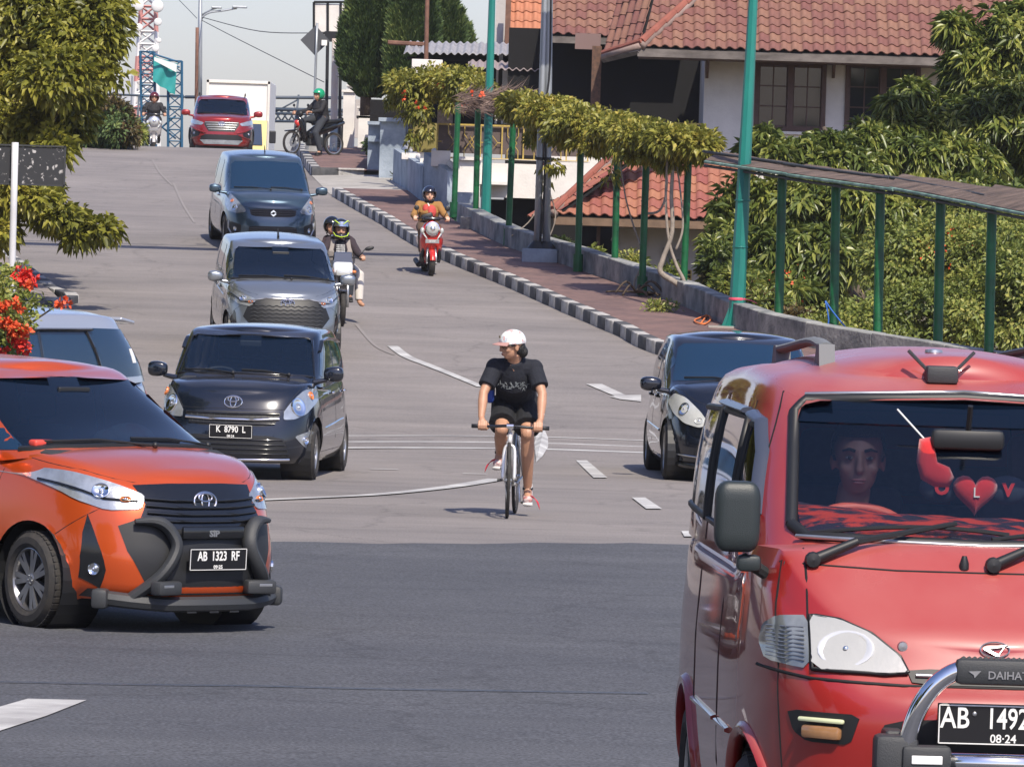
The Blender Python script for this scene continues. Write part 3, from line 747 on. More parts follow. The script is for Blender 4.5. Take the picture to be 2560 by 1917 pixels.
  emblem('disc',c.root,M_gloss,p.x+.012,.80,.09,.2);emblem('ovals',c.root,M_chrome,p.x+.020,.80,.095,.2)
  c.P('side_vent',[(.70,.68),(.76,.55),(.75,.32),(.66,.30)],'F',M_gloss,off=.004,rnd=1,mirror=True)
  c.plate([('AB  1658  TY',.018,.078,.74),('11\u00b726',-.046,.03,1.0)],p.x+.06,0,.42,.43,.135,.04,M_platek,M_pfgw)
  c.wheels(M_tyre,M_alloy,M_disc,spokes=7,double=True,rr=.198,tw=.185)
 S=[([(-.42,.30),(-.40,.7),(-.30,1.0)],'LR','b'),([(-1.44,.27),(-1.44,1.02)],'LR','b'),([(-2.12,.62),(-2.30,1.05)],'LR','b'),([(-.42,.28),(-2.1,.28)],'LR','b'),([(.66,.86),(.30,.965),(-.10,1.02)],'LR','b'),([(.22,.58),(.50,.76)],'LR','b')]
 c.seams(S,M_gap)
 c.line('shoulder_crease',[(-.5,.82),(-2.6,.88)],'L',P_,r=.010,mirror=True,n=12)
 handles(c,(-1.25,-2.05),.89,P_)
 c.mirrors(P_,-.40,.93,1.08,(.15,.22,.15),gm=M_mglass,sides=((-1,)if orange else(1,-1)))
 wiper(c,[(.10,1.085),(-.25,1.115),(-.62,1.10)],which='a');wiper(c,[(.62,1.08),(.30,1.12),(.0,1.125)],which='a')
 c.P('tail_lamp',[(-3.26,.82),(-3.12,.82),(-3.02,1.10),(-3.18,1.16)],'L',M_redlens,mirror=True,rnd=1)
 mb=MB();mb.rbox((-.28,0,.96),(.62,1.36,.22),.06);mb.build('dashboard',M_dash,c.root,40)
 steering(c.root,M_dash,-.78,-.35,1.06)
 for y in(-.36,.36):seat_mb(-1.35,y,.44).build('seat',M_seat,c.root,40)
 seat_mb(-2.15,0,.46,1.2,False).build('rear_seat',M_seat,c.root,40)
 mb=MB();mb.rbox((-.70,0,1.40),(.03,.24,.06),.01);mb.build('rear_view_mirror',M_dark,c.root)
 if orange:
  mb=MB();mb.ball((-.45,.25,1.12),(.14,.18,.10),14,10);mb.ball((-.42,.05,1.12),(.07,.08,.06),12,8);mb.build('tissue_packet',mat('tissue_packet',(.35,.5,.45),.6,noise=.5,nscale=6,color2=(.55,.12,.1)),c.root,True)
  mb=MB();mb.rbox((-.2,.58*-1,1.10),(.08,.16,.05),.015);mb.build('toy_shoe',mat('toy_red',(.6,.06,.04),.5),c.root,True)
 else:
  mb=MB();mb.tube([(-1.2,.0,1.60),(-1.32,0,1.72)],[.02,.006],6);mb.build('aerial',M_dark,c.root)
 return c
 # GREY-BLUE MPV (S badge, white plate)
def ertiga():
 P_=paint('steel_blue_paint',(.055,.095,.135),.6,.3,dust=(.35,.36,.36),dusty=.22)
 c=Car('mpv_car','x','car',4.265,1.695,1.685,2.74,.82,.305,T=[(-3.5,1.10),(-2.6,1.06),(-1.2,1.0),(-.4,.995),(0,1.02),(.3,.985),(.55,.91),(.82,.80)],g=dict(xf=[(0,.12),(.3,-.16),(.6,-.46),(.84,-.72),(1,-1.0)],xr=[(0,-3.34),(.5,-3.26),(.84,-3.12),(1,-2.95)],w=[(0,.785),(.4,.75),(.84,.685),(.93,.655),(1,.58)],top=[(-3.4,1.52),(-2.9,1.60),(-2.0,1.64),(-1.2,1.62),(-.7,1.55),(0,1.4)],nf=7,nr=6,cf=.18,cr=.06,crown=.045),body=P_,xf=[(0,-.05),(.12,0),(.35,0),(.55,-.015),(.75,-.06),(.92,-.13),(1,-.2)],zb=.19,nf=4.6,nr=6,cf=.19,crown=.055,arch=.05)
 ws=[(-.69,1.06),(0,1.10),(.69,1.06),(.63,1.47),(.57,1.525),(0,1.55),(-.57,1.525),(-.63,1.47)]
 c.finish_shell(M_dark)
 c.P('windshield',ws,'F',M_tint,off=.004,skirt=0,which='g')
 for s,nm in zip([[(-.62,1.05),(-1.42,1.07),(-1.42,1.50),(-1.0,1.48),(-.66,1.30)],[(-1.50,1.07),(-2.35,1.10),(-2.32,1.52),(-1.50,1.52)],[(-2.43,1.12),(-3.15,1.17),(-3.0,1.48),(-2.43,1.51)]],('front_door_window','rear_door_window','rear_side_window')):
  c.P(nm,s,'L',M_tint,off=.004,which='g',mirror=True,rnd=1)
 hl=[(.48,.74),(.50,.70),(.64,.67),(.765,.70),(.80,.80),(.785,.90),(.72,1.0),(.62,.90)]
 for k,o in enumerate(c.P('headlight',hl,'F',M_lampw,off=.010,rnd=1,mirror=True)):
  sg=1 if k==0 else-1
  p,n=c.bskin.hit('F',sg*.66,.77);dish('lamp_bowl',p,n,.06,.06,M_reflector,o,out=0.01)
  p,n=c.bskin.hit('F',sg*.70,.88);dish('turn_signal',p,n,.035,.03,M_amber,o,out=0.01)
 g=c.P('grille',[(-.42,.765),(.42,.765),(.40,.66),(.30,.635),(-.30,.635),(-.40,.66)],'F',M_dark,off=.004,rnd=1)
 for z in(.735,.70,.665):c.line('grille_bar',[(-.38,z),(.38,z)],'F',M_dark,r=.007,off=.008,parent=g)
 c.line('grille_frame',[(-.44,.78),(0,.775),(.44,.78)],'F',P_,r=.012,off=.004)
 p,n=c.bskin.hit('F',0,.70);emblem('s',c.root,M_chrome,p.x+.02,.70,.062,.1)
 lg=c.P('lower_grille',[(-.42,.47),(.42,.47),(.44,.30),(.36,.265),(-.36,.265),(-.44,.30)],'F',M_dark,off=.004,rnd=1)
 for z in(.43,.385,.34,.30):c.line('lower_grille_bar',[(-.41,z),(.41,z)],'F',M_trim,r=.007,off=.006,parent=lg)
 c.line('chrome_strip',[(-.42,.235),(0,.225),(.42,.235)],'F',M_chrome,r=.018,off=.004,flat=1.2)
 for k,o in enumerate(c.P('fog_lamp_recess',[(.56,.48),(.74,.52),(.745,.36),(.66,.30),(.56,.36)],'F',M_dark,off=.004,rnd=1,mirror=True)):
  sg=1 if k==0 else-1;p,n=c.bskin.hit('F',sg*.65,.40);dish('fog_lamp',p,n,.04,.04,M_reflector,o,out=0.01)
 c.line('fog_trim',[(.76,.52),(.755,.40),(.70,.30),(.58,.25)],'F',M_alloy,r=.016,off=.006,mirror=True,n=4)
 c.plate([('AD  1594  JE',.018,.078,.74),('04\u00b727',-.046,.03,1.0)],p.x+.035,0,.535,.43,.135,.02,M_platew,M_pfgk)
 c.seams([([(-.42,.28),(-.40,.7),(-.28,.98)],'LR','b'),([(-1.46,.27),(-1.46,1.0)],'LR','b'),([(-2.3,.62),(-2.42,1.05)],'LR','b'),([(-.62,.80),(-.3,.785),(.3,.785),(.62,.80)],'F','b'),([(.55,.88),(.2,.98),(-.1,1.01)],'LR','b')],M_gap)
 handles(c,(-1.28,-2.15),.90,M_chrome);c.mirrors(P_,-.32,.96,1.06,(.14,.22,.15),gm=M_mglass)
 wiper(c,[(.0,1.07),(-.3,1.095),(-.62,1.085)]);wiper(c,[(.58,1.07),(.3,1.10),(.02,1.105)])
 mb=MB();mb.tube([(-1.25,0,1.68),(-1.36,0,1.80)],[.015,.006],6);mb.build('aerial',M_dark,c.root)
 c.wheels(M_tyre,M_alloy,M_disc,spokes=7,double=False,rr=.205,tw=.185)
 return c
 # RED SUV
def rush():
 P_=paint('dark_red_paint',(.30,.018,.016),.45,.28,dust=(.45,.34,.30),dusty=.22)
 c=Car('suv_car','x','car',4.435,1.695,1.705,2.685,.84,.33,T=[(-3.6,1.12),(-2.6,1.10),(-1.2,1.06),(-.3,1.07),(.1,1.08),(.45,1.03),(.65,.97),(.84,.88)],g=dict(xf=[(0,-.0),(.3,-.22),(.6,-.48),(.84,-.70),(1,-.98)],xr=[(0,-3.45),(.5,-3.38),(.84,-3.25),(1,-3.1)],w=[(0,.765),(.4,.735),(.84,.68),(.93,.65),(1,.57)],top=[(-3.5,1.56),(-2.9,1.63),(-2.0,1.66),(-1.2,1.64),(-.7,1.58),(0,1.45)],nf=7,nr=6,cf=.15,cr=.06,crown=.04),body=P_,xf=[(0,-.03),(.12,0),(.4,0),(.6,-.01),(.8,-.05),(.93,-.11),(1,-.18)],zb=.27,nf=5,nr=6,cf=.17,crown=.05,arch=.06)
 ws=[(-.67,1.13),(0,1.15),(.67,1.13),(.62,1.49),(.56,1.535),(0,1.56),(-.56,1.535),(-.62,1.49)]
 c.cutg(ws,'F',lambda p:p.x>-1.3);c.finish_shell(M_dark)
 c.P('windshield',ws,'F',M_clear,off=.003,skirt=0,which='g')
 for s,nm in zip([[(-.55,1.12),(-1.40,1.13),(-1.40,1.53),(-.95,1.51),(-.6,1.34)],[(-1.48,1.13),(-2.3,1.15),(-2.28,1.54),(-1.48,1.54)],[(-2.38,1.16),(-3.2,1.20),(-3.05,1.50),(-2.38,1.53)]],('front_door_window','rear_door_window','rear_side_window')):
  c.P(nm,s,'L',M_tint,off=.004,which='g',mirror=True,rnd=1)
 c.P('headlight',[(.46,.86),(.52,.80),(.70,.82),(.80,.88),(.80,.98),(.70,.945)],'F',M_lampw,off=.010,rnd=1,mirror=True)
 g=c.P('grille',[(-.44,.90),(.44,.90),(.46,.82),(.34,.64),(-.34,.64),(-.46,.82)],'F',M_dark,off=.004)
 for i,z in enumerate((.87,.81,.75,.69)):c.line('grille_bar',[(-.43+.03*i,z),(.43-.03*i,z)],'F',M_alloy,r=.012,off=.010,parent=g)
 p,n=c.bskin.hit('F',0,.84);emblem('disc',c.root,M_alloy,p.x+.02,.84,.08,.1);emblem('ovals',c.root,M_chrome,p.x+.03,.84,.09,.1)
 c.P('lower_grille',[(-.50,.56),(.50,.56),(.56,.42),(-.56,.42)],'F',M_dark,off=.004)
 c.P('skid_plate',[(-.56,.42),(.56,.42),(.44,.31),(-.44,.31)],'F',M_lampw,off=.010)
 c.P('fog_lamp_recess',[(.55,.60),(.80,.74),(.80,.50),(.60,.48)],'F',M_dark,off=.004,mirror=True)
 for sg in(1,-1):
  p2,n=c.bskin.hit('F',sg*.70,.60);dish('fog_lamp',p2,n,.035,.035,M_reflector,c.root,out=0.008)
  c.line('bumper_fin',[(sg*.40,.60),(sg*.62,.66),(sg*.80,.78)],'F',P_,r=.022,off=.012)
  c.line('bumper_fin',[(sg*.80,.44),(sg*.60,.50),(sg*.44,.56)],'F',P_,r=.016,off=.010)
 c.line('wheel_arch_cladding',circ(0,.345,.40,n=16,a0=0.15,a1=math.pi-.15),'L',M_trim,r=.03,off=-.005,mirror=True,n=2)
 c.line('wheel_arch_cladding',circ(-2.685,.345,.40,n=16,a0=.15,a1=math.pi-.15),'L',M_trim,r=.03,off=-.005,mirror=True,n=2)
 c.plate([('AD  1885  BL',.018,.078,.74),('02\u00b726',-.046,.03,1.0)],p.x+.035,0,.60,.43,.135,.02,M_platek,M_pfgw)
 c.mirrors(P_,-.30,.95,1.16,(.14,.24,.16),gm=M_mglass)
 mb=MB()
 for sg in(1,-1):mb.tube(curve_pts([(-1.0,sg*.60,1.665),(-1.1,sg*.60,1.72),(-2.9,sg*.60,1.73),(-3.05,sg*.60,1.68)],4),.016,8)
 mb.build('roof_rail',M_dark,c.root,True)
 mb=MB();mb.rbox((-.38,0,1.0),(.5,1.34,.22),.06);mb.build('dashboard',M_dash,c.root,40);steering(c.root,M_dash,-.78,-.35,1.10)
 for y in(-.36,.36):seat_mb(-1.35,y,.50).build('seat',M_seatg,c.root,40)
 wiper(c,[(-.05,1.14),(-.35,1.16),(-.62,1.15)]);wiper(c,[(.55,1.14),(.3,1.16),(.02,1.165)])
 c.seams([([(-.68,.915),(-.3,.915),(.3,.915),(.68,.915)],'F','b')],M_gap)
 c.wheels(M_tyre,M_alloy_dk,M_disc,spokes=6,double=True,rr=.22,tw=.2)
 return c
 # BLACK ROUNDED HATCHBACK (right, half hidden)
def yaris():
 P_=paint('blue_black_paint',(.008,.011,.020),.3,.18,dusty=.05)
 c=Car('hatchback_car','x','car',3.8,1.695,1.525,2.46,.73,.295,T=[(-3.0,1.03),(-2.2,1.01),(-1.2,.95),(-.4,.945),(-.05,.985),(.2,.955),(.45,.87),(.73,.72)],g=dict(xf=[(0,.10),(.3,-.12),(.6,-.38),(.84,-.62),(1,-.92)],xr=[(0,-2.98),(.5,-2.86),(.84,-2.68),(1,-2.5)],w=[(0,.80),(.4,.765),(.84,.69),(.93,.66),(1,.58)],top=[(-3.0,1.36),(-2.5,1.44),(-1.6,1.50),(-1.1,1.485),(-.6,1.42),(0,1.28)],nf=6.5,nr=5,cf=.2,cr=.1,crown=.05),body=P_,xf=[(0,-.04),(.15,0),(.4,0),(.6,-.03),(.8,-.09),(.93,-.17),(1,-.25)],zb=.15,nf=3.9,nr=4.6,cf=.17,crown=.06,arch=.04)
 ws=[(-.72,1.02),(0,1.07),(.72,1.02),(.635,1.36),(.57,1.405),(0,1.425),(-.57,1.405),(-.635,1.36)]
 c.finish_shell(M_dark)
 c.P('windshield',ws,'F',M_tint,off=.004,skirt=0,which='g')
 for s,nm in zip([[(-.50,1.0),(-1.30,1.0),(-1.30,1.40),(-.95,1.375),(-.58,1.21)],[(-1.38,1.0),(-2.25,1.05),(-2.1,1.36),(-1.38,1.40)]],('front_door_window','rear_door_window')):c.P(nm,s,'L',M_tint,off=.004,which='g',mirror=True,rnd=1)
 hl=[(.40,.60),(.50,.56),(.64,.60),(.74,.70),(.78,.82),(.72,.90),(.62,.86),(.48,.72)]
 for k,o in enumerate(c.P('headlight',hl,'F',M_lens,off=.014,rnd=2,mirror=True)):
  sg=1 if k==0 else-1;p,n=c.bskin.hit('F',sg*.64,.745);dish('lamp_bowl',p,n,.07,.07,M_reflector,o,out=0.01)
  p,n=c.bskin.hit('F',sg*.50,.63);dish('turn_signal',p,n,.05,.035,M_lens,o,out=0.01)
 c.P('grille',[(-.22,.66),(.22,.66),(.18,.58),(-.18,.58)],'F',M_dark,off=.004,rnd=1)
 c.P('lower_grille',[(-.50,.42),(.50,.42),(.56,.27),(-.56,.27)],'F',M_dark,off=.003,rnd=1)
 c.line('bumper_lip',[(-.72,.19),(-.4,.165),(.4,.165),(.72,.19)],'F',M_gloss,r=.03,off=.02)
 c.line('bumper_trim',[(.50,.26),(.70,.28)],'F',M_chrome,r=.009,off=.01,mirror=True)
 p,n=c.bskin.hit('F',0,.62);c.plate([('AB  1740  QE',.018,.078,.74),('07\u00b725',-.046,.03,1.0)],p.x+.05,0,.45,.43,.135,.04,M_platek,M_pfgw)
 c.seams([([(-.32,.26),(-.32,.6),(-.2,.92)],'LR','b'),([(-1.34,.24),(-1.34,.95)],'LR','b'),([(-.32,.24),(-1.9,.24)],'LR','b'),([(.48,.80),(.2,.93),(-.1,.97)],'LR','b')],M_gap)
 c.line('door_moulding',[(-.4,.50),(-1.95,.54)],'L',P_,r=.014,mirror=True,n=8)
 handles(c,(-1.15,-1.95),.84,P_);c.mirrors(P_,-.30,.95,.985,(.16,.23,.15),gm=M_mglass)
 wiper(c,[(-.1,1.03),(-.3,1.06),(-.6,1.05)]);wiper(c,[(.6,1.04),(.3,1.07),(0,1.07)])
 c.P('tail_lamp',[(-2.98,.78),(-2.85,.78),(-2.72,1.02),(-2.86,1.08)],'L',M_redlens,mirror=True,rnd=1)
 c.wheels(M_tyre,M_alloy,M_disc,spokes=8,double=True,rr=.225,tw=.19)
 return c
 # SILVER MPV seen from its side, and the cream car behind it
def avanza(kind):
 silver=kind=='silver'
 P_=paint('silver_paint',(.50,.52,.56),.55,.28,dust=(.5,.48,.45),dusty=.15)if silver else paint('cream_paint',(.72,.68,.60),.1,.3,dusty=.1)
 c=Car('mpv_car','x','car',4.14,1.66,1.695,2.655,.72,.30,T=[(-3.4,1.08),(-2.6,1.05),(-1.2,1.01),(-.4,1.01),(0,1.03),(.3,.99),(.55,.92),(.72,.82)],g=dict(xf=[(0,.05),(.3,-.18),(.6,-.42),(.84,-.65),(1,-.95)],xr=[(0,-3.34),(.3,-3.26),(.6,-3.12),(.84,-2.98),(1,-2.85)],w=[(0,.785),(.4,.75),(.84,.685),(.93,.655),(1,.58)],top=[(-3.4,1.50),(-2.9,1.59),(-2.0,1.635),(-1.2,1.63),(-.7,1.57),(0,1.4)],nf=5,nr=4.5,cf=.17,cr=.12,crown=.05),body=P_,xf=[(0,-.05),(.12,0),(.35,0),(.55,-.015),(.75,-.06),(.92,-.13),(1,-.2)],xr=[(0,.08),(.2,.0),(.5,.0),(.8,.03),(1,.08)],zb=.2,nf=4.4,nr=4.6,cf=.19,cr=.12,crown=.055,arch=.05)
 c.finish_shell(M_dark)
 c.P('windshield',[(-.69,1.07),(0,1.10),(.69,1.07),(.60,1.47),(0,1.54),(-.60,1.47)],'F',M_tint,off=.004,skirt=0,which='g')
 for s,nm in zip([[(-.50,1.06),(-1.36,1.06),(-1.36,1.50),(-.95,1.48),(-.62,1.32)],[(-1.36,1.065),(-2.28,1.075),(-2.22,1.51),(-1.36,1.505)],[(-2.22,1.08),(-3.02,1.10),(-3.10,1.18),(-2.86,1.45),(-2.75,1.50),(-2.20,1.51)]],('front_door_window','rear_door_window','rear_side_window')):
  c.P(nm,s,'L',M_tint,off=.004,which='g',mirror=True,res=.07)
 c.line('window_visor',[(-.55,1.28),(-.75,1.41),(-1.0,1.475),(-1.4,1.495),(-2.15,1.495)],'L',M_gloss,r=.032,off=.010,which='g',mirror=True,n=6,flat=.45)
 c.line('window_pillar',[(-1.38,1.07),(-1.36,1.48)],'L',M_gloss,r=.016,off=.003,which='g',mirror=True)
 c.line('window_pillar',[(-2.26,1.08),(-2.18,1.30),(-2.08,1.48)],'L',M_gloss,r=.02,off=.003,which='g',mirror=True)
 handles(c,(-1.15,-2.08),.93,M_chrome)
 c.P('tail_lamp',[(-3.385,.72),(-3.22,.76),(-3.20,.98),(-3.33,1.18),(-3.385,1.16)],'L',M_redlens,off=.006,mirror=True,rnd=1)
 c.P('rear_window',[(-.60,1.12),(.60,1.12),(.50,1.44),(-.50,1.44)],'B',M_tint,which='g')
 if silver:mb=MB();mb.rbox((-2.96,0,1.572),(.22,1.10,.03),.012,rot=(0,-.16,0));mb.build('rear_spoiler',P_,c.root,50)
 if silver:c.P('window_sticker',[(-2.80,1.21),(-2.88,1.21),(-2.86,1.33),(-2.78,1.33)],'L',M_pfgw,off=.0055,skirt=.001,which='g')
 c.seams([([(-.36,.28),(-.34,.7),(-.25,1.0)],'LR','b'),([(-1.38,.27),(-1.38,1.04)],'LR','b'),([(-2.2,.62),(-2.30,1.06)],'LR','b'),([(-.36,.27),(-2.2,.27)],'LR','b'),([(-3.3,.62),(-2.95,.60)],'LR','b')],M_gap)
 c.mirrors(mat('mirror_white',(.75,.75,.78),.3,coat=.6),-.34,.96,1.10,(.15,.22,.15),gm=M_mglass)
 c.P('headlight',[(.45,.74),(.66,.70),(.78,.80),(.76,.92)],'F',M_lampw,off=.008,rnd=1,mirror=True)
 if not silver:
  mb=MB();mb.rbox((-1.75,0,1.690),(.8,.7,.025),.010);mb.build('roof_panel',M_gloss,c.root,50)
 c.wheels(M_tyre,M_alloy,M_disc,spokes=7,double=True,rr=.2,tw=.185)
 return c
 # RED MINIVAN (nearest, right)
def head_mb(mb,c,fwd,up,s=1.0,ears=True,nose=True):
 "head shape with brow, nose, lips, chin, ears; c = centre of skull, s = scale (1: 23 cm tall)"
 f=Vector(fwd).normalized();u=Vector(up).normalized();l=u.cross(f).normalized();u=f.cross(l)
 Mx=Matrix((f,l,u)).transposed()
 def E(p,r):mb.ball(Vector(c)+Mx@Vector(p)*s,tuple(q*s for q in r),16,12,rot=Mx)
 E((-.008,0,.028),(.098,.077,.090));E((.022,0,-.035),(.066,.060,.075));E((.040,0,-.082),(.038,.036,.028))
 E((.070,0,.030),(.026,.052,.014));E((.052,.038,-.028),(.030,.024,.022));E((.052,-.038,-.028),(.030,.024,.022))
 if nose:E((.096,0,-.012),(.020,.012,.030));E((.103,0,-.030),(.017,.017,.011))
 E((.082,0,-.058),(.017,.026,.009));E((.079,0,-.070),(.016,.022,.008))
 if ears:
  for sg in(1,-1):E((-.008,sg*.078,-.010),(.018,.010,.033))
 return Mx
def face_parts(parent,c,Mx,s,skin_dark,lipm,name_prefix=''):
 "eyes, brows and lips as small pieces on the head"
 for sg in(1,-1):
  mb=MB();mb.ball(Vector(c)+Mx@Vector((.078,sg*.031,.006))*s,(.012*s,.014*s,.0048*s),10,6,rot=Mx);mb.build('eye',M_eye,parent,True)
  mb=MB();mb.ball(Vector(c)+Mx@Vector((.087,sg*.031,.006))*s,(.005*s,.006*s,.006*s),8,6,rot=Mx);mb.build('pupil',M_hair,parent,True)
  mb=MB();mb.tube([Vector(c)+Mx@Vector(p)*s for p in((.090,sg*.014,.028),(.090,sg*.034,.034),(.076,sg*.054,.027))],[.005*s,.005*s,.003*s],6);mb.build('eyebrow',M_hair,parent,True)
 mb=MB();mb.ball(Vector(c)+Mx@Vector((.094,0,-.060))*s,(.006*s,.024*s,.0045*s),10,6,rot=Mx);mb.ball(Vector(c)+Mx@Vector((.091,0,-.069))*s,(.006*s,.020*s,.005*s),10,6,rot=Mx)
 mb.build('lips',lipm,parent,True)
def hair_cap(parent,c,Mx,s,m,k=1.08,low=-.02,back=.0):
 mb=MB();bm=bmesh.new();bmesh.ops.create_uvsphere(bm,u_segments=24,v_segments=16,radius=1)
 vs=[];
 for v in bm.verts:
  q=Vector((v.co.x*.102-.010,v.co.y*.081,v.co.z*.095+.030))*k;vs.append(q)
 keep=[f for f in bm.faces if not(sum(vs[v.index].x for v in f.verts)/len(f.verts)>.030 and sum(vs[v.index].z for v in f.verts)/len(f.verts)<.070)and sum(vs[v.index].z for v in f.verts)/len(f.verts)>low]
 r=random.Random(3)
 mb.add([Vector(c)+Mx@(q*(1+r.uniform(-.012,.012)))*s for q in vs],[[v.index for v in f.verts]for f in keep]);bm.free()
 return mb.build('hair',m,parent,True,fix=False)
M_eye=mat('eye_white',(.20,.18,.165),.5);M_hair=mat('black_hair',(.010,.009,.009),.45,noise=.4,nscale=60,bump=.5,bscale=180)
M_skin=mat('skin',(.50,.27,.17),.5,noise=.14,nscale=14,bump=.06,bscale=150)
M_lip=mat('lips',(.36,.13,.10),.45)
M_red_plush=mat('red_plush',(.55,.02,.025),.9,bump=.3,bscale=300,sheen=.4)
def heart_poly(s,n=26):
 out=[]
 for i in range(n):
  t=2*math.pi*i/n;out.append((s*math.sin(t)**3,s*(13*math.cos(t)-5*math.cos(2*t)-2*math.cos(3*t)-math.cos(4*t))/16))
 return out
def plush(name,poly,th,m,parent):
 "puffed cushion from an outline (y, z)"
 mb=MB();n=len(poly);cy=sum(p[0]for p in poly)/n;cz=sum(p[1]for p in poly)/n;rings=[]
 vs=[];K=5
 for side in(1,-1):
  for k in range(K):
   t=k/(K-1);sc=1-t*.999;h=side*th/2*math.sqrt(max(0,1-sc**2.2))
   for a,b in poly:vs.append((h,cy+(a-cy)*sc,cz+(b-cz)*sc))
 fs=[]
 for sd in range(2):
  for k in range(K-1):
   for i in range(n):
    a=sd*K*n+k*n+i;b=sd*K*n+k*n+(i+1)%n;fs.append((a,b,b+n,a+n))
 mb.add(vs,fs);me=mb.mesh(name);bm=bmesh.new();bm.from_mesh(me);bmesh.ops.remove_doubles(bm,verts=bm.verts,dist=.0004);bmesh.ops.recalc_face_normals(bm,faces=bm.faces);bm.to_mesh(me);bm.free()
 return link(name,me,m,parent,True)
def van():
 P_=paint('van_red_paint',(.31,.013,.010),.0,.42,dust=(.60,.36,.31),dusty=.24,dmin=.42,cf=1.6)
 c=Car('minivan','red minivan','van',3.85,1.56,1.9,2.15,.66,.29,T=[(-3.3,1.20),(-.6,1.20),(-.1,1.27),(.18,1.275),(.34,1.17),(.50,1.03),(.62,.93)],g=dict(xf=[(0,.24),(.3,.06),(.6,-.14),(.84,-.32),(1,-.62)],xr=[(0,-3.16),(.5,-3.12),(.84,-3.04),(1,-2.9)],w=[(0,.755),(.4,.735),(.84,.675),(.93,.63),(1,.50)],top=[(-3.2,1.75),(-2.6,1.82),(-1.4,1.86),(-.8,1.85),(-.4,1.81),(0,1.69)],nf=6,nr=7,cf=.15,cr=.05,crown=.075),body=P_,xf=[(0,-.06),(.2,.0),(.45,.03),(.70,.045),(.82,.035),(.88,-.005),(.905,-.04),(1,-.095)],wk=[(0,.93),(.12,.98),(.35,1.0),(.6,1.0),(.82,.985),(.93,.975),(1,.95)],zb=.26,nf=5.0,nr=7,cf=.15,crown=.035,arch=.055)
 c.root.name='red_minivan'
 ws=[(-.615,1.345),(-.57,1.31),(0,1.30),(.57,1.31),(.615,1.345),(.575,1.71),(.53,1.755),(0,1.775),(-.53,1.755),(-.575,1.71)]
 c.cutg(ws,'F',lambda p:p.x>-1.2)
 fr=[(-.02,1.30),(-.50,1.27),(-.62,1.265),(-.66,1.32),(-.60,1.60),(-.40,1.72),(-.10,1.58)]
 fwin=[(-.22,1.30),(-.78,1.27),(-.78,1.66),(-.62,1.66),(-.46,1.55)]
 swin=[(-.90,1.27),(-1.75,1.28),(-1.75,1.68),(-.90,1.68)];rwin=[(-1.86,1.28),(-2.92,1.30),(-2.86,1.66),(-1.86,1.68)]
 for w in(fwin,swin,rwin):
  for vw,sg in(('L',1),('R',-1)):c.cutg(w,vw,lambda p,sg=sg:p.y*sg>.5)
 c.finish_shell(M_dark)
 o=c.P('windshield',ws,'F',glass('van_windshield_glass',(.74,.78,.82),.9,.014),off=.002,skirt=0,which='g',res=.05)
 c.P('sun_strip',[(-.565,1.68),(.565,1.68),(.56,1.72),(.53,1.755),(0,1.774),(-.53,1.755),(-.56,1.72)],'F',glass('sun_strip_film',(.16,.17,.24),.9),off=.006,skirt=0,which='g',res=.05)
 seal=ws+[ws[0]];c.line('windshield_seal',seal,'F',M_dark,r=.021,off=.003,which='g',n=3,seg=8)
 c.line('windshield_chrome',[(-.53,1.762),(0,1.784),(.53,1.762)],'F',M_alloy,r=.007,off=.018,which='g');c.line('windshield_chrome',[(-.60,1.298),(0,1.288),(.60,1.298)],'F',M_alloy,r=.007,off=.020,which='g')
 sg_=glass('van_side_glass',(.05,.055,.05),1.35,.01)
 for s,nm in((fwin,'front_door_window'),(swin,'sliding_door_window'),(rwin,'rear_side_window')):
  c.P(nm,s,'L',sg_,off=.003,skirt=0,which='g',mirror=True)
  c.line(nm+'_seal',s+[s[0]],'L',M_dark,r=.014,off=.002,which='g',mirror=True,n=4)
 c.P('rear_window',[(-.58,1.28),(.58,1.28),(.52,1.66),(-.52,1.66)],'B',M_tint,which='g')
 for pts in([(-.27,1.36),(-.46,1.57),(-.60,1.67),(-.78,1.695)],[(-.90,1.70),(-1.75,1.705)]):
  c.line('window_visor',pts,'L',mat('smoked_visor',(.05,.06,.09),.25,spec=.35),r=.030,off=.010,which='g',mirror=True,n=6,flat=.4,seg=8)
 hl=[(.285,.90),(.36,.893),(.585,.900),(.588,1.07),(.50,1.06),(.40,1.02),(.31,.95)]
 cl=[(.598,.90),(.72,.915),(.735,.97),(.725,1.03),(.69,1.062),(.598,1.07)]
 M_vl=mat('van_lamp_glass',(.50,.50,.47),.12,.15,coat=1.0,noise=.12,nscale=4,bump=.05,bscale=40)
 for k,o in enumerate(c.P('headlight',hl,'F',M_vl,off=.016,rnd=1,mirror=True,which='a')):
  sg=1 if k==0 else-1
  p,n=c.askin.hit('F',sg*.48,.965);dish('lamp_bowl',p,n,.095,.065,mat('lamp_bowl_white',(.78,.78,.76),.15,.4,coat=1.0),o,out=0.01)
  c.line('headlight_rim',[(sg*a,b)for a,b in hl+[hl[0]]],'F',M_dark,r=.008,off=.008,parent=o,which='a')
 for k,o in enumerate(c.P('corner_lamp',cl,'F',mat('corner_lamp_glass',(.12,.14,.16),.1,.3,coat=1.0,noise=.6,nscale=5,color2=(.36,.38,.38)),off=.006,rnd=1,mirror=True,which='a')):
  sg=1 if k==0 else-1;mb=MB()
  for i in range(9):mb.tube(c.askin.line([(sg*.61,.925+i*.013),(sg*.715,.930+i*.012)],'F',.008,2),.0022,4)
  mb.build('lens_ribs',M_alloy,o)
 c.P('grille',[(-.29,.915),(.29,.915),(.27,.865),(-.27,.865)],'F',M_dark,off=.006,rnd=1)
 c.line('grille_bar',[(-.26,.89),(.26,.89)],'F',M_alloy,r=.007,off=.012)
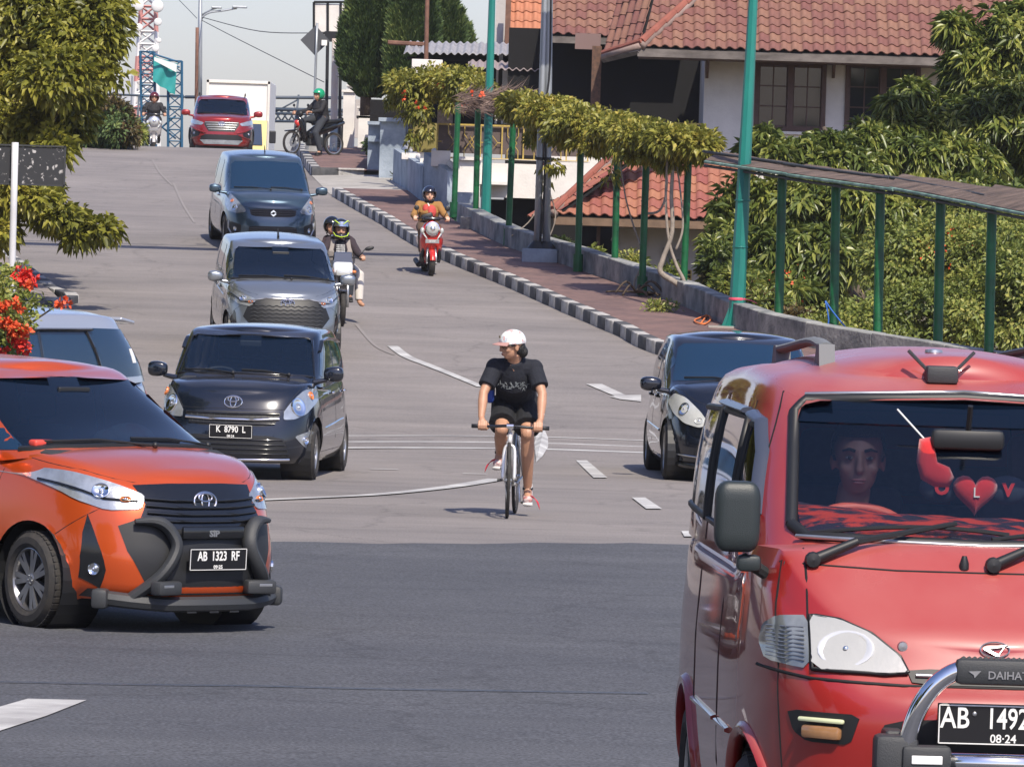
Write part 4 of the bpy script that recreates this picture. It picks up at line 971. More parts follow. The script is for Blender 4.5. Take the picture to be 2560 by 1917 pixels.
 c.line('bumper_top_gap',[(-.74,.89),(-.6,.872),(-.3,.862),(.3,.862),(.6,.872),(.74,.89)],'F',M_gap,r=.006,off=.0)
 for k,o in enumerate(c.P('fog_lamp_recess',[(.44,.765),(.66,.765),(.64,.695),(.60,.665),(.47,.665)],'F',M_dark,off=.003,rnd=1,mirror=True)):
  sg=1 if k==0 else-1
  p,n=c.bskin.hit('F',sg*.555,.70);mb=MB();mb.rbox(p+n*.008,(.03,.15,.045),.012,rot=(0,0,math.atan2(n.y,n.x)));mb.build('fog_lamp',mat('fog_amber',(.42,.22,.10),.2,coat=1.0,noise=.4,nscale=8),o,40)
  mb=MB();mb.rbox(p+n*.012+Vector((0,0,.04)),(.02,.175,.016),.006,rot=(0,0,math.atan2(n.y,n.x)));mb.build('light_strip',mat('light_strip',(.75,.8,.5),.2,coat=1.0),o,40)
 c.P('lower_grille',[(-.38,.76),(.38,.76),(.36,.56),(-.36,.56)],'F',M_dark,off=.002,rnd=2)
 c.line('lower_lip',[(-.72,.47),(-.3,.45),(.3,.45),(.72,.47)],'F',P_,r=.045,off=-.01)
 x0=c.bskin.hit('F',0,.80)[0].x
 mb=MB();pts=[]
 for a in((-.315,.52,.10),(-.315,.62,.12),(-.305,.72,.14),(-.275,.82,.16),(-.21,.905,.17),(-.11,.945,.175),(.11,.945,.175),(.21,.905,.17),(.275,.82,.16),(.305,.72,.14),(.315,.62,.12),(.315,.52,.10)):pts.append((x0+a[2],a[0],a[1]))
 mb.tube(curve_pts(pts,5),.030,14);bb=mb.build('bull_bar',M_chrome,c.root,True)
 mb=MB();mb.tube([(x0+.12,-.30,.635),(x0+.12,.30,.635)],.034,14);mb.build('cross_tube',M_chrome,bb,True)
 for sg in(1,-1):
  mb=MB();mb.rbox((x0+.11,sg*.345,.62),(.11,.14,.20),.02);mb.rbox((x0+.145,sg*.25,.64),(.07,.16,.10),.015);cl_=mb.build('clamp',M_trim,bb,40)
  mb=MB();mb.rbox((x0+.182,sg*.25,.645),(.006,.10,.028),.003);mb.build('clamp_reflector',M_pfgw,cl_)
  mb=MB();mb.rbox((x0+.02,sg*.345,.58),(.14,.06,.30),.01);mb.build('bracket',M_trim,bb)
 mb=MB();mb.rbox((x0+.185,0,.935),(.055,.34,.085),.02)
 for i in range(-8,9):mb.tube([(x0+.165,i*.018,.972),(x0+.195,i*.018,.977)],.008,6)
 pad=mb.build('bar_pad',M_trim,bb,40)
 me=text_mesh('DAIHATSU',.036,.0012,offset=.0004,xs=1.0);me.materials.append(M_alloy);t=link('pad_letters',me,None,pad);t.location=(x0+.214,.02,.925);t.rotation_euler=(math.pi/2,0,math.pi/2)
 mb=MB();mb.prism([(a*.022,b*.022)for a,b in[(-.9,.4),(.95,.5),(.0,-.55),(-.1,-.1)]],0,.003,lambda a,b,h:(h,a,b));e=mb.build('pad_mark',M_alloy,pad);e.location=(x0+.213,-.11,.928)
 p,n=c.askin.hit('F',0,.985)
 emblem('d',c.root,M_alloy,p.x+.006,.985,.048,-math.asin(max(-1,min(1,n.z))))
 p,n=c.askin.hit('F',-.30,.985);mb=MB();mb.lathe([(0,.008),(.015,.007),(.018,-.004)],axis='x',c=p,seg=14);mb.build('bonnet_lock',M_alloy,c.root,40)
 me=None
 pl=c.plate([],x0+.13,0,.76,.43,.135,.02,M_platek,M_pfgw)
 for txt,y,z,sz,xs in(('AB',-.158,.018,.096,.80),('1492',.012,.018,.096,.72),('TX',.165,.018,.096,.72),('08\u00b724',.0,-.045,.038,1.0)):
  me=text_mesh(txt,sz,.0015,offset=sz*.012,xs=xs);me.materials.append(M_pfgw);t=link('plate_number',me,None,pl);t.rotation_euler=(math.pi/2,0,math.pi/2);t.location=(.0055,y,z)
 mb=MB();mb.ball((.006,-.095,.035),(.004,.008,.008),10,6);mb.build('plate_bolt',M_alloy,pl,True)
 c.seams([([(-.68,1.235),(-.3,1.22),(.3,1.22),(.68,1.235)],'F','a'),([(-.595,.90),(-.60,1.05),(-.60,1.28)],'F','a'),([(.595,.90),(.60,1.05),(.60,1.28)],'F','a'),([(-.74,1.28),(-.69,1.50),(-.60,1.78)],'F','a'),([(.74,1.28),(.69,1.50),(.60,1.78)],'F','a'),([(.40,.45),(.36,.9),(.22,1.24)],'LR','b'),([(-.84,.30),(-.84,1.20)],'LR','b'),([(-1.80,.62),(-1.80,1.20)],'LR','b'),([(-.4,.32),(-1.75,.32)],'LR','b'),([(-.84,1.2),(-.84,1.74)],'LR','g'),([(-1.80,1.2),(-1.80,1.74)],'LR','g')],M_gap,r=.005)
 c.line('side_moulding',[(-.38,.62),(-.80,.62)],'L',mat('moulding_maroon',(.20,.02,.015),.3,coat=1),r=.018,off=0,mirror=True,n=8,flat=.6);c.line('side_moulding',[(-.90,.62),(-1.78,.62)],'L',mat('moulding_maroon',(.2,.02,.015)),r=.018,off=0,mirror=True,n=8,flat=.6)
 c.line('wheel_arch_lip',circ(0,.305,.355,n=18,a0=.1,a1=math.pi-.1),'L',P_,r=.026,off=-.004,mirror=True,n=2);c.line('wheel_arch_lip',circ(-2.15,.305,.355,n=18,a0=.1,a1=math.pi-.1),'L',P_,r=.026,off=-.004,mirror=True,n=2)
 for sg in(1,-1):
  mb=MB();mb.rbox((-.36,sg*.77,.33),(.015,.17,.26),.005);mb.build('mud_flap',mat('maroon_rubber',(.08,.012,.012),.7),c.root,40)
 for sg in(1,-1):
  bm=bmesh.new();bmesh.ops.create_cube(bm,size=1);bmesh.ops.bevel(bm,geom=list(bm.edges),offset=.28,segments=5,profile=.55,affect='EDGES')
  mb=MB();bm.verts.index_update();mb.add([Vector((v.co.x*.10+.20,sg*.825+v.co.y*.150,v.co.z*.235+1.38))for v in bm.verts],[[v.index for v in f.verts]for f in bm.faces]);bm.free()
  mb.rbox((.18,sg*.78,1.225),(.07,.08,.055),.015);mb.tube([(.14,sg*.72,1.19),(.19,sg*.80,1.24)],.022,8)
  o=mb.build('side_mirror',mat('mirror_black',(.022,.03,.032),.42,bump=.12,bscale=300),c.root,40)
  mb=MB();mb.rbox((.148,sg*.825,1.38),(.008,.125,.20),.003);mb.build('mirror_glass',M_mglass,o)
 def wp(y0,y1):
  A=c.askin.hit('F',y0,1.232);M_=c.askin.hit('F',y1,1.355);mb=MB()
  p0=A[0]+A[1]*.02;p1=c.askin.hit('F',(y0*.7+y1*.3),1.29)[0]+Vector((.03,0,.02));p2=M_[0]+M_[1]*.022
  mb.lathe([(0,.02),(.024,.016),(.028,-.01)],axis='x',c=p0,seg=12);mb.tube([p0,p1],[.020,.015],8);mb.tube([p1,p2],[.013,.008],6)
  b0=c.askin.hit('F',y0-.02*np.sign(y1-y0),1.315);b1=c.askin.hit('F',y1+(y1-y0)*.30,1.33)
  q=[c.askin.hit('F',y0+(y1-y0)*t*1.35,1.315+.035*math.sin(t*2.6))[0]+Vector((.016,0,.008))for t in np.linspace(.02,1,9)]
  mb.tube(q,.0075,6);return mb.build('wiper',M_dark,c.root,50)
 wp(-.575,-.08);wp(.02,.50)
 p,n=c.askin.hit('F',-.075,1.235);mb=MB();mb.lathe([(.016,0),(.016,.02),(.008,.045)],axis='z',c=p+Vector((.0,0,-.005)),seg=10);mb.build('washer_nozzle',M_dark,c.root,40)
 def roofz(x,y):return c.gskin.hit('T',x,y)[0].z
 mb=MB();zt=roofz(-.60,-.06);mb.rbox((-.58,-.06,zt+.02),(.09,.11,.06),.01)
 for s in(-1,1):mb.tube([(-.58,-.06+s*.05,zt+.035),(-.60,-.06+s*.115,zt+.10)],.0065,6)
 mb.build('aerial_box',M_trim,c.root,40)
 mb=MB();zt=roofz(-.85,-.055);mb.lathe([(.032,0),(.03,.010),(0,.014)],c=(-.85,-.055,zt),seg=16);mb.build('aerial_base',M_alloy,c.root,40)
 for sg,mm in((-1,mat('grey_rail',(.16,.17,.18),.75)),(1,M_dark)):
  mb=MB();y=sg*.42;z1=roofz(-1.0,y);z2=roofz(-2.6,y)
  mb.tube(curve_pts([(-.98,y,z1+.055),(-1.4,y,z1+.068),(-2.2,y,z2+.068),(-2.62,y,z2+.05)],4),.030,10,flat=.55)
  for x,z in((-1.02,z1),(-2.58,z2)):mb.prism([(-.10,-.02),(.09,-.02),(.055,.065),(-.03,.065)],y-.028,y+.028,lambda a,b,h,x=x,z=z:(x+a,h,z+b))
  mb.build('roof_rail',mm,c.root,45)
 c.wheels(M_tyre,mat('alloy_wheel_silver',(.55,.57,.6),.25,.8),M_disc,spokes=5,double=True,rr=.19,tw=.18,inset=.0)
 mb=MB();mb.rbox((.02,0,1.14),(.50,1.40,.26),.08);mb.rbox((-1.6,0,.50),(3.0,1.36,.05),.01);mb.build('dashboard',M_dash,c.root,40)
 fur=mat('dash_fur',(.62,.045,.02),.95,noise=1.0,nscale=7,color2=(.02,.012,.03),bump=.6,bscale=90,stretch=(3.0,1.0,1.0));q_=[k for k in fur.node_tree.nodes if k.type=='VALTORGB'][0];q_.color_ramp.elements[0].position=.46;q_.color_ramp.elements[1].position=.56
 mb=MB();X=np.linspace(.20,-.28,12);Y=np.linspace(-.66,.66,40);vs=[(x-.02-.17*(y/.66)**2,y*.88,1.285+(.115-.05*(y+.66)/1.32)*math.sin(min(1,(.2-x)/.34)*1.5)+.005*math.sin(y*23+x*31)+.004*math.sin(y*7))for x in X for y in Y]
 mb.add(vs,grid_faces(12,40));mb.build('dash_cover',fur,c.root,True)
 mb=MB();ax=Matrix.Rotation(R(-50),3,'Y');cs=Vector((-.40,-.345,1.26));r=.20
 pts=[ax@Vector((0,r*math.cos(a),r*math.sin(a)))+cs for a in np.linspace(0,2*math.pi,33)];mb.tube(pts,.019,10,cap=False);mb.tube([cs,cs+Vector((.25,0,-.2))],.03,8)
 for a in(0,math.pi):mb.tube([cs,ax@Vector((0,r*math.cos(a),r*math.sin(a)))+cs],.02,6)
 mb.build('steering_wheel',mat('wheel_cover_red',(.55,.10,.07),.55),c.root,True)
 for y in(-.37,.37):seat_mb(-.78,y,.72,.5).build('seat',M_seat,c.root,40)
 seat_mb(-1.75,0,.62,1.2,True).build('rear_seat',M_seatg,c.root,40)
 for y in(-.3,.3):mb=MB();mb.rbox((-2.0,y,1.40),(.10,.26,.18),.04);mb.build('headrest',M_seat,c.root,40)
 rm=MB();rm.rbox((-.20,-.01,1.645),(.04,.25,.07),.02);rm.tube([(-.20,-.01,1.67),(-.16,-.01,1.76)],.01,6);rm.build('rear_view_mirror',M_dark,c.root,40)
 mb=MB();mb.tube([(-.24,-.25,1.74),(-.22,-.15,1.635)],.003,5);hc=mb.build('hanging_cord',M_pfgw,c.root)
 o=plush('hanging_heart',[(-.045,.09),(0,.10),(.02,.05),(.03,.0),(.08,-.02),(.10,-.06),(.08,-.10),(.02,-.10),(-.035,-.07),(-.055,0)],.06,M_red_plush,c.root);o.location=(-.22,-.135,1.565);o.scale=(.85,)*3
 o=plush('heart_cushion',heart_poly(.078),.06,M_red_plush,c.root);o.location=(-.46,.055,1.455);o2=text_mesh('L',.05,.003,xs=1.0);o2.materials.append(M_pfgw);t=link('cushion_letter',o2,None,o);t.location=(.032,0,0);t.rotation_euler=(math.pi/2,0,math.pi/2)
 for y,ch in((-.06,'O'),(.17,'V')):
  mb=MB();mb.ball((-.50,y,1.465),(.03,.075,.05),16,10);o=mb.build('letter_cushion',mat('navy_plush',(.02,.028,.05),.9),c.root,True)
  o2=text_mesh(ch,.06,.004,offset=.003);o2.materials.append(M_red_plush);t=link('cushion_letter',o2,None,o);t.location=(-.465,y,1.465);t.rotation_euler=(math.pi/2,0,math.pi/2)
 return c
def van_driver(c):
 root=empty('person',(0,0,0),'man in a dark shirt driving the red minivan, seen dimly through its windscreen','person')
 skin=mat('driver_skin',(.34,.19,.13),.55)
 mb=MB();C=Vector((-.62,-.335,1.555));Mx=head_mb(mb,C,(1,-.06,-.03),(0.03,0,1),1.12)
 mb.tube([(-.66,-.375,1.22),(-.64,-.34,1.46)],[.062,.058],12)
 mb.tube([(-.80,-.375,.75),(-.76,-.375,1.0),(-.72,-.375,1.18),(-.68,-.375,1.30)],[.16,.18,.15,.07],14)
 for sg in(1,-1):
  h=Vector((-.44,-.345+sg*.175,1.22))
  mb.tube([(-.72,-.375+sg*.17,1.16),(-.62,-.375+sg*.24,.98),h],[.058,.046,.028],10);mb.ball(h,(.04,.03,.045),10,8)
  for k in range(4):mb.tube([h+Vector((.015-.018*k,0,.02)),h+Vector((.05-.018*k,-sg*.012,.035)),h+Vector((.055-.018*k,-sg*.035,.012))],.010,6)
  mb.tube([h+Vector((-.02,0,0)),h+Vector((-.005,-sg*.03,.03))],.011,6)
  mb.tube([(-.80,-.375+sg*.10,.82),(-.38,-.375+sg*.14,.80),(-.10,-.375+sg*.12,.50)],[.10,.075,.05],10)
 b=remesh(mb,'body',.009,skin,root,4)
 sm=MB();sm.tube([(-.80,-.375,.74),(-.76,-.375,1.0),(-.72,-.375,1.185),(-.69,-.375,1.235)],[.175,.195,.165,.085],16)
 for sg in(1,-1):sm.tube([(-.72,-.375+sg*.165,1.165),(-.645,-.375+sg*.225,1.03)],[.075,.066],12)
 remesh(sm,'shirt',.012,mat('driver_shirt',(.03,.03,.035),.9),root,3)
 hair_cap(root,C,Mx,1.12,M_hair,1.07,.0);face_parts(root,C,Mx,1.12,None,M_lip)
 root.location=c.root.location;root.rotation_euler=c.root.rotation_euler
 return root
 # TERRAIN, ROADS, PAVEMENT, KERBS
def struct(o,label=None):
 o['kind']='structure'
 if label:o['label']=label
 return o
def gpx(pts,dz=0):return[(p.x,p.y)for p in(ground_at(u,v,dz)for u,v in pts)]
def ext(first,offs):return[(first[0]+a,first[1]+b)for a,b in offs]
k_=gpx([(1432,770),(1330,724),(1223,678),(1099,622),(969,568),(885,525),(820,483),(765,452),(713,421)])
KERB_R=ext(k_[0],[(24,-31),(16,-24),(9.5,-17),(5,-11),(1.9,-5)])+k_
k2_=gpx([(673,380),(658,359),(645,337)]);KERB_R2=k2_+ext(k2_[-1],[(-.35,6),(-.8,15),(-1.4,33)])
w_=gpx([(1755,752),(1580,706),(1478,662),(1330,610),(1200,566),(1100,535),(985,478)],.155)
WALL_R=ext(w_[0],[(24,-26),(15,-19.5),(8.5,-13),(3.4,-6)])+w_
l_=gpx([(150,660),(120,632),(70,592),(20,556),(0,541)]);KERB_L=ext(l_[0],[(-19,-14),(-9,-8),(-2.4,-3.6)])+l_+ext(l_[-1],[(-.9,9),(-1.9,24),(-2.6,39),(-3.1,54)])
def poly_curve(pts,step):
 P=curve_pts([(x,y,0)for x,y in pts],12);out=[P[0]];acc=0
 for i in range(1,len(P)):
  seg=(P[i]-P[i-1]).length
  while acc+seg>=step:
   t=(step-acc)/seg;q=P[i-1].lerp(P[i],t);out.append(q);P[i-1]=q;seg=(P[i]-q).length;acc=0
  acc+=seg
 return out
def xat(curve,y):
 for i in range(len(curve)-1):
  a,b=curve[i],curve[i+1]
  if(a[1]-y)*(b[1]-y)<=0 and a[1]!=b[1]:return a[0]+(b[0]-a[0])*(y-a[1])/(b[1]-a[1])
 return None
def asphalt(name,c1,c2,band,fine=1.0,rough=.9):
 m=mat(name,c1,rough,noise=.2,nscale=.35,color2=c2);n=m.node_tree.nodes;l=m.node_tree.links;p=n['Principled BSDF']
 g=n.new('ShaderNodeNewGeometry')
 mp=n.new('ShaderNodeMapping');mp.inputs['Scale'].default_value=(.12,1.1,1.0);l.new(g.outputs['Position'],mp.inputs[0])
 w=n.new('ShaderNodeTexNoise');w.inputs['Scale'].default_value=1.3;w.inputs['Detail'].default_value=9;w.inputs['Roughness'].default_value=.7;l.new(mp.outputs[0],w.inputs[0])
 f=n.new('ShaderNodeTexNoise');f.inputs['Scale'].default_value=55;f.inputs['Detail'].default_value=3;l.new(g.outputs['Position'],f.inputs[0])
 v=n.new('ShaderNodeTexVoronoi');v.feature='DISTANCE_TO_EDGE';v.inputs['Scale'].default_value=.35;wv=n.new('ShaderNodeVectorMath');wv.operation='MULTIPLY_ADD';wv.inputs[1].default_value=(.9,.9,.9)
 l.new(w.outputs['Color'],wv.inputs[0]);l.new(g.outputs['Position'],wv.inputs[2]);l.new(wv.outputs[0],v.inputs['Vector'])
 cr=n.new('ShaderNodeMapRange');cr.inputs['From Max'].default_value=.012;cr.inputs['To Min'].default_value=.72;l.new(v.outputs['Distance'],cr.inputs[0])
 a=n.new('ShaderNodeMapRange');a.inputs['From Min'].default_value=.3;a.inputs['From Max'].default_value=.7;a.inputs['To Min'].default_value=1-band;a.inputs['To Max'].default_value=1+band;l.new(w.outputs['Fac'],a.inputs[0])
 b=n.new('ShaderNodeMapRange');b.inputs['From Min'].default_value=.3;b.inputs['From Max'].default_value=.7;b.inputs['To Min'].default_value=1-.28*fine;b.inputs['To Max'].default_value=1+.28*fine;l.new(f.outputs['Fac'],b.inputs[0])
 m1=n.new('ShaderNodeMath');m1.operation='MULTIPLY';l.new(a.outputs[0],m1.inputs[0]);l.new(b.outputs[0],m1.inputs[1])
 m2=n.new('ShaderNodeMath');m2.operation='MULTIPLY';l.new(m1.outputs[0],m2.inputs[0]);l.new(cr.outputs[0],m2.inputs[1])
 mx=n.new('ShaderNodeMixRGB');mx.blend_type='MULTIPLY';mx.inputs[0].default_value=1
 base=p.inputs['Base Color'].links[0].from_socket;l.new(base,mx.inputs[1]);cb=n.new('ShaderNodeCombineXYZ')
 for i in range(3):l.new(m2.outputs[0],cb.inputs[i])
 l.new(cb.outputs[0],mx.inputs[2]);l.new(mx.outputs[0],p.inputs['Base Color'])
 bp=n.new('ShaderNodeBump');bp.inputs['Strength'].default_value=.35;bp.inputs['Distance'].default_value=.006;l.new(f.outputs['Fac'],bp.inputs['Height']);l.new(bp.outputs[0],p.inputs['Normal'])
 return m
M_asph_old=asphalt('worn_grey_road',(.235,.212,.200),(.172,.157,.152),.16)
M_asph_new=asphalt('dark_asphalt',(.082,.085,.095),(.056,.059,.069),.13,2.1)
M_line=mat('road_paint',(.60,.60,.58),.7,noise=.45,nscale=1.6,color2=(.30,.29,.285))
M_conc=mat('mossy_concrete',(.40,.40,.38),.9,noise=.6,nscale=2.5,color2=(.10,.11,.115),bump=.4,bscale=18)
M_kw=mat('kerb_white',(.56,.55,.53),.8,noise=.5,nscale=6,color2=(.27,.26,.25),bump=.3,bscale=30)
M_kb=mat('kerb_black',(.040,.043,.050),.8,noise=.6,nscale=6,color2=(.10,.10,.105),bump=.3,bscale=30)
M_pave=mat('brick_paving',(.27,.165,.145),.9,noise=.4,nscale=1.6,color2=(.15,.10,.095),bump=.2,bscale=40)
n_=M_pave.node_tree.nodes;l_=M_pave.node_tree.links;p_=n_['Principled BSDF']
g_=n_.new('ShaderNodeNewGeometry');mp_=n_.new('ShaderNodeMapping');mp_.inputs['Rotation'].default_value=(0,0,.16);l_.new(g_.outputs['Position'],mp_.inputs[0])
br_=n_.new('ShaderNodeTexBrick');br_.inputs['Scale'].default_value=4.5;br_.inputs['Mortar Size'].default_value=.02;br_.inputs['Color1'].default_value=(1,1,1,1);br_.inputs['Color2'].default_value=(.74,.74,.76,1);br_.inputs['Mortar'].default_value=(.5,.48,.46,1);l_.new(mp_.outputs[0],br_.inputs[0])
mx_=n_.new('ShaderNodeMixRGB');mx_.blend_type='MULTIPLY';mx_.inputs[0].default_value=1;l_.new(p_.inputs['Base Color'].links[0].from_socket,mx_.inputs[1]);l_.new(br_.outputs['Color'],mx_.inputs[2]);l_.new(mx_.outputs[0],p_.inputs['Base Color'])
M_soil=mat('dry_soil',(.16,.12,.085),.95,noise=.5,nscale=.8,color2=(.07,.075,.04),bump=.3,bscale=12)
def sheet(name,x0fn,x1fn,ys,nx,zfn,m,dz=0):
 vs=[]
 for y in ys:
  a,b=x0fn(y),x1fn(y)
  for i in range(nx+1):
   x=a+(b-a)*i/nx;vs.append((x,y,zfn(x,y)+dz))
 mb=MB();mb.add(vs,grid_faces(len(ys),nx+1));o=mb.build(name,m,None,True);return struct(o)
ZR=zroad
def zterr(x,y):
 "land around the road: drops away behind the low wall on the right, and beyond the crest"
 xw=xat(WALL_R,y)if y<WALL_R[-1][1]else-3.0
 z=zroad(y)if y<150 else zroad(150)-(y-150)*.02
 z-=.25
 if xw is not None and 60<y and x>xw-.2:z-=min(2.6,(x-xw+.2)*1.2)
 if y>420:z=min(z,-4)
 return z
ys=list(np.arange(8,60,4))+list(np.arange(60,152,1.5))+[155,160,170,185,200,240,300,420,700,1200,2500,4500]
sheet('ground',lambda y:-60-y*1.2,lambda y:60+y*1.2,ys,160,zterr,M_soil)
ysr=list(np.arange(8,30,2))+list(np.arange(30,74,4))+list(np.arange(74,160,1.0))
def rx1(y):
 k=xat(KERB_R,y)or xat(KERB_R2,y)
 return 45 if y<KERB_R[0][1]+2 else(k if k is not None else(KERB_R[-1][0]if y<KERB_R2[0][1]else-6))+.05
def rx0(y):
 k=xat(KERB_L,y);return-45 if y<80 else(k if k is not None else-12)-.05
sheet('road',rx0,rx1,ysr,24,lambda x,y:zroad(y),M_asph_old)
def dark_edge(x):return 46.4+.50*max(-4,min(4,x))+.12*math.sin(x*2.1)+.08*math.sin(x*7.3)+.05*math.sin(x*13)
vs=[]
for i in range(241):
 x=-30+i*.25
 for t in np.linspace(0,1,24):y=8+(dark_edge(x)-8)*t;vs.append((x,y,zroad(y)+.006))
mb=MB();mb.add(vs,grid_faces(241,24));struct(mb.build('dark_road',M_asph_new,None,True))
def gp(u,v,dz=.012):return ground_at(u,v,dz)
marks=MB()
def mark(poly,n=1):
 P=[gp(u,v)for u,v in poly];marks.add(P,[tuple(range(len(P)))])
def ribbon(pts,w,m=marks,dz=.012):
 P=curve_pts([Vector((p.x,p.y,0))for p in pts],8);L=[]
 ws=w if hasattr(w,'__len__')else[w]*2
 for i,p in enumerate(P):
  t=(P[min(i+1,len(P)-1)]-P[max(i-1,0)]).normalized();n=Vector((-t.y,t.x,0));ww=np.interp(i/(len(P)-1),np.linspace(0,1,len(ws)),ws)
  for s in(1,-1):q=p+n*s*ww/2;L.append((q.x,q.y,zroad(q.y)+dz))
 m.add(L,[(2*i,2*i+2,2*i+3,2*i+1)for i in range(len(P)-1)])
ribbon([gp(848,747),gp(880,770),gp(930,790),gp(985,812),gp(1040,835)],[.16,.15,.13,.12])
ribbon([gp(560,1079),gp(680,1074),gp(800,1068),gp(900,1059),gp(990,1048),gp(1075,1034)],[.13,.14,.17,.20])
mark([(1160,918),(1175,925),(1184,945),(1184,965),(1172,985),(1158,998),(1155,960)])
mark([(1266,829),(1300,829),(1352,853),(1385,852),(1385,867),(1340,862),(1316,856),(1328,855)])
mark([(1244,994),(1268,994),(1312,1031),(1282,1031)]);mark([(1365,1074),(1394,1074),(1430,1098),(1396,1098)]);mark([(1472,1146),(1500,1146),(1540,1158),(1478,1158)])
mark([(-60,1560),(-10,1528),(60,1508),(187,1511),(100,1545),(0,1577),(-60,1600)])
for v0,w in((941,.10),(954,.14),(967,.22)):
 ribbon([gp(640,v0+0),gp(900,v0-.5),gp(1150,v0+2),gp(1390,v0+10)],w)
for a,b,v in((800,860,1012),(1000,1050,1022)):ribbon([gp(a,v),gp(b,v+1)],.08)
struct(marks.build('road_marking',M_line,None,fix=False))
mb=MB()
for pts in([(375,395),(395,440),(420,480)],[(330,345),(345,372),(372,400)],[(770,700),(810,745),(850,765)]):ribbon([gp(*p)for p in pts],.05,mb,.008)
struct(mb.build('road_crack',mat('crack_filler',(.235,.215,.205),.9),None,fix=False))
mb=MB();ribbon([gp(560,1481),gp(800,1487),gp(1100,1492),gp(1400,1497)],.035,mb,.014);ribbon([gp(0,1472),gp(300,1478),gp(560,1481)],.035,mb,.014)
struct(mb.build('road_sealing_line',mat('sealing_tar',(.02,.035,.055),.5),None,fix=False))
def kerb(name,pts,label,step=.60,h=.19,w=.20,side=1):
 P=poly_curve(pts,step);root=empty(name,(0,0,0));root['kind']='structure';root['label']=label
 mb=MB();mb.rbox((0,0,0),(step-.012,w,h+.12),.016);me={}
 for key,m in(('w',M_kw),('b',M_kb)):
  q=mb.mesh('kerb_block');q.materials.append(m);smooth_me(q,40);me[key]=q
 r=random.Random(2)
 for i in range(len(P)-1):
  a,b=P[i],P[i+1];c_=(a+b)/2;ang=math.atan2(b.y-a.y,b.x-a.x);za,zb_=zroad(a.y),zroad(b.y)
  o=bpy.data.objects.new('kerb_block',me['w' if i%2 else 'b']);COL.objects.link(o);o.parent=root
  o.location=(c_.x+side*w/2*math.cos(ang-math.pi/2)+r.uniform(-.006,.006),c_.y+side*w/2*math.sin(ang-math.pi/2),(za+zb_)/2+(h-.12)/2+r.uniform(-.006,.004))
  o.rotation_euler=Euler((r.uniform(-.02,.02),-math.atan2(zb_-za,step),ang+r.uniform(-.012,.012)))
 return root
kerb('kerb',KERB_R,'black and white painted kerb stones along the right pavement of the climbing road',side=1)
kerb('kerb',KERB_R2,'black and white kerb stones of the far pavement past the driveway',side=1)
kc_=gpx([(673,380),(720,381),(770,382),(829,384)]);kerb('kerb',kc_,'short black and white kerb closing the far pavement at the driveway',side=-1)
kerb('kerb',KERB_L,'kerb stones along the left edge of the climbing road',side=-1,h=.12)
def pav(y):
 return zroad(y)+.155
def pavement(name,left,right,y0,y1,m=M_pave,dz=0.0,inset=.17):
 ysx=np.arange(y0,y1+.01,.75);vs=[]
 for y in ysx:
  a=xat(left,y);b=xat(right,y)
  for i in range(7):vs.append((a+inset+(b-a-inset)*i/6,y,pav(y)+dz))
 mb=MB();mb.add(vs,grid_faces(len(ysx),7));return struct(mb.build(name,m,None,True))
WEXT=WALL_R+[(WALL_R[-1][0]-.4,WALL_R[-1][1]+4),(KERB_R[-1][0]+2.6,KERB_R[-1][1]+.1)]
pavement('pavement',KERB_R,WEXT,KERB_R[0][1]+8,KERB_R[-1][1])
pavement('pavement',KERB_R2,[(KERB_R2[0][0]+3.2,100),(KERB_R2[0][0]+2.2,175)],KERB_R2[0][1]+.1,KERB_R2[-1][1])
vs=[]
for y in np.arange(KERB_L[0][1]+.1,KERB_L[-1][1]-.1,1.0):
 k=xat(KERB_L,y)
 for x in(k-.17,k-1.5,k-3,k-30):vs.append((x,y,pav(y)-.045))
nyl=len(vs)//4;mb=MB();mb.add(vs,grid_faces(nyl,4));struct(mb.build('pavement',mat('pale_paving',(.30,.26,.24),.9,noise=.3,nscale=2,bump=.2),None))
mb=MB();
pp=[(-4.5,127.3),(-1.2,127.3),(-1.5,129.2),(-4.75,131)]
a_,b_=KERB_R[-1],KERB_R2[0];mb.add([(a_[0],a_[1],zroad(a_[1])+.01),(a_[0]+1.3,a_[1],pav(a_[1])-.01),(a_[0]+6,a_[1],pav(a_[1])+.1),(a_[0]+6,b_[1]+.6,pav(b_[1])),(b_[0]+1.3,b_[1],zroad(b_[1])+.06),(b_[0],b_[1],zroad(b_[1])+.01)],[(0,1,4,5),(1,2,3,4)])
struct(mb.build('driveway_apron',mat('pale_concrete',(.42,.40,.37),.9,noise=.35,nscale=1.5,bump=.2),None))
mb=MB()
for a,b in(((735,416),(800,398)),((800,398),(868,391))):
 pass
def low_wall():
 P=poly_curve(WALL_R,1.9);root=empty('low_wall',(0,0,0),'low weathered concrete wall along the garden side of the right pavement','wall')
 for i in range(len(P)-1):
  a,b=P[i],P[i+1];d=(b-a);n=Vector((d.y,-d.x,0)).normalized()*.26;vs=[]
  r=random.Random(i)
  for q,z in((a,zroad(a.y)),(b,zroad(b.y))):
   for s in(0,1):
    for hz in(-.9,.155+.36+r.uniform(-.01,.01)):vs.append(q+n*s+Vector((0,0,z+hz)))
  mb=MB();mb.add(vs,[(0,1,3,2),(4,6,7,5),(0,4,5,1),(2,3,7,6),(1,5,7,3),(0,2,6,4)])
  me=mb.mesh('wall_length');bm=bmesh.new();bm.from_mesh(me);bmesh.ops.bevel(bm,geom=list(bm.edges),offset=.014,segments=1,affect='EDGES');bm.to_mesh(me);bm.free()
  link('wall_length',me,M_conc,root)
 return root
low_wall()
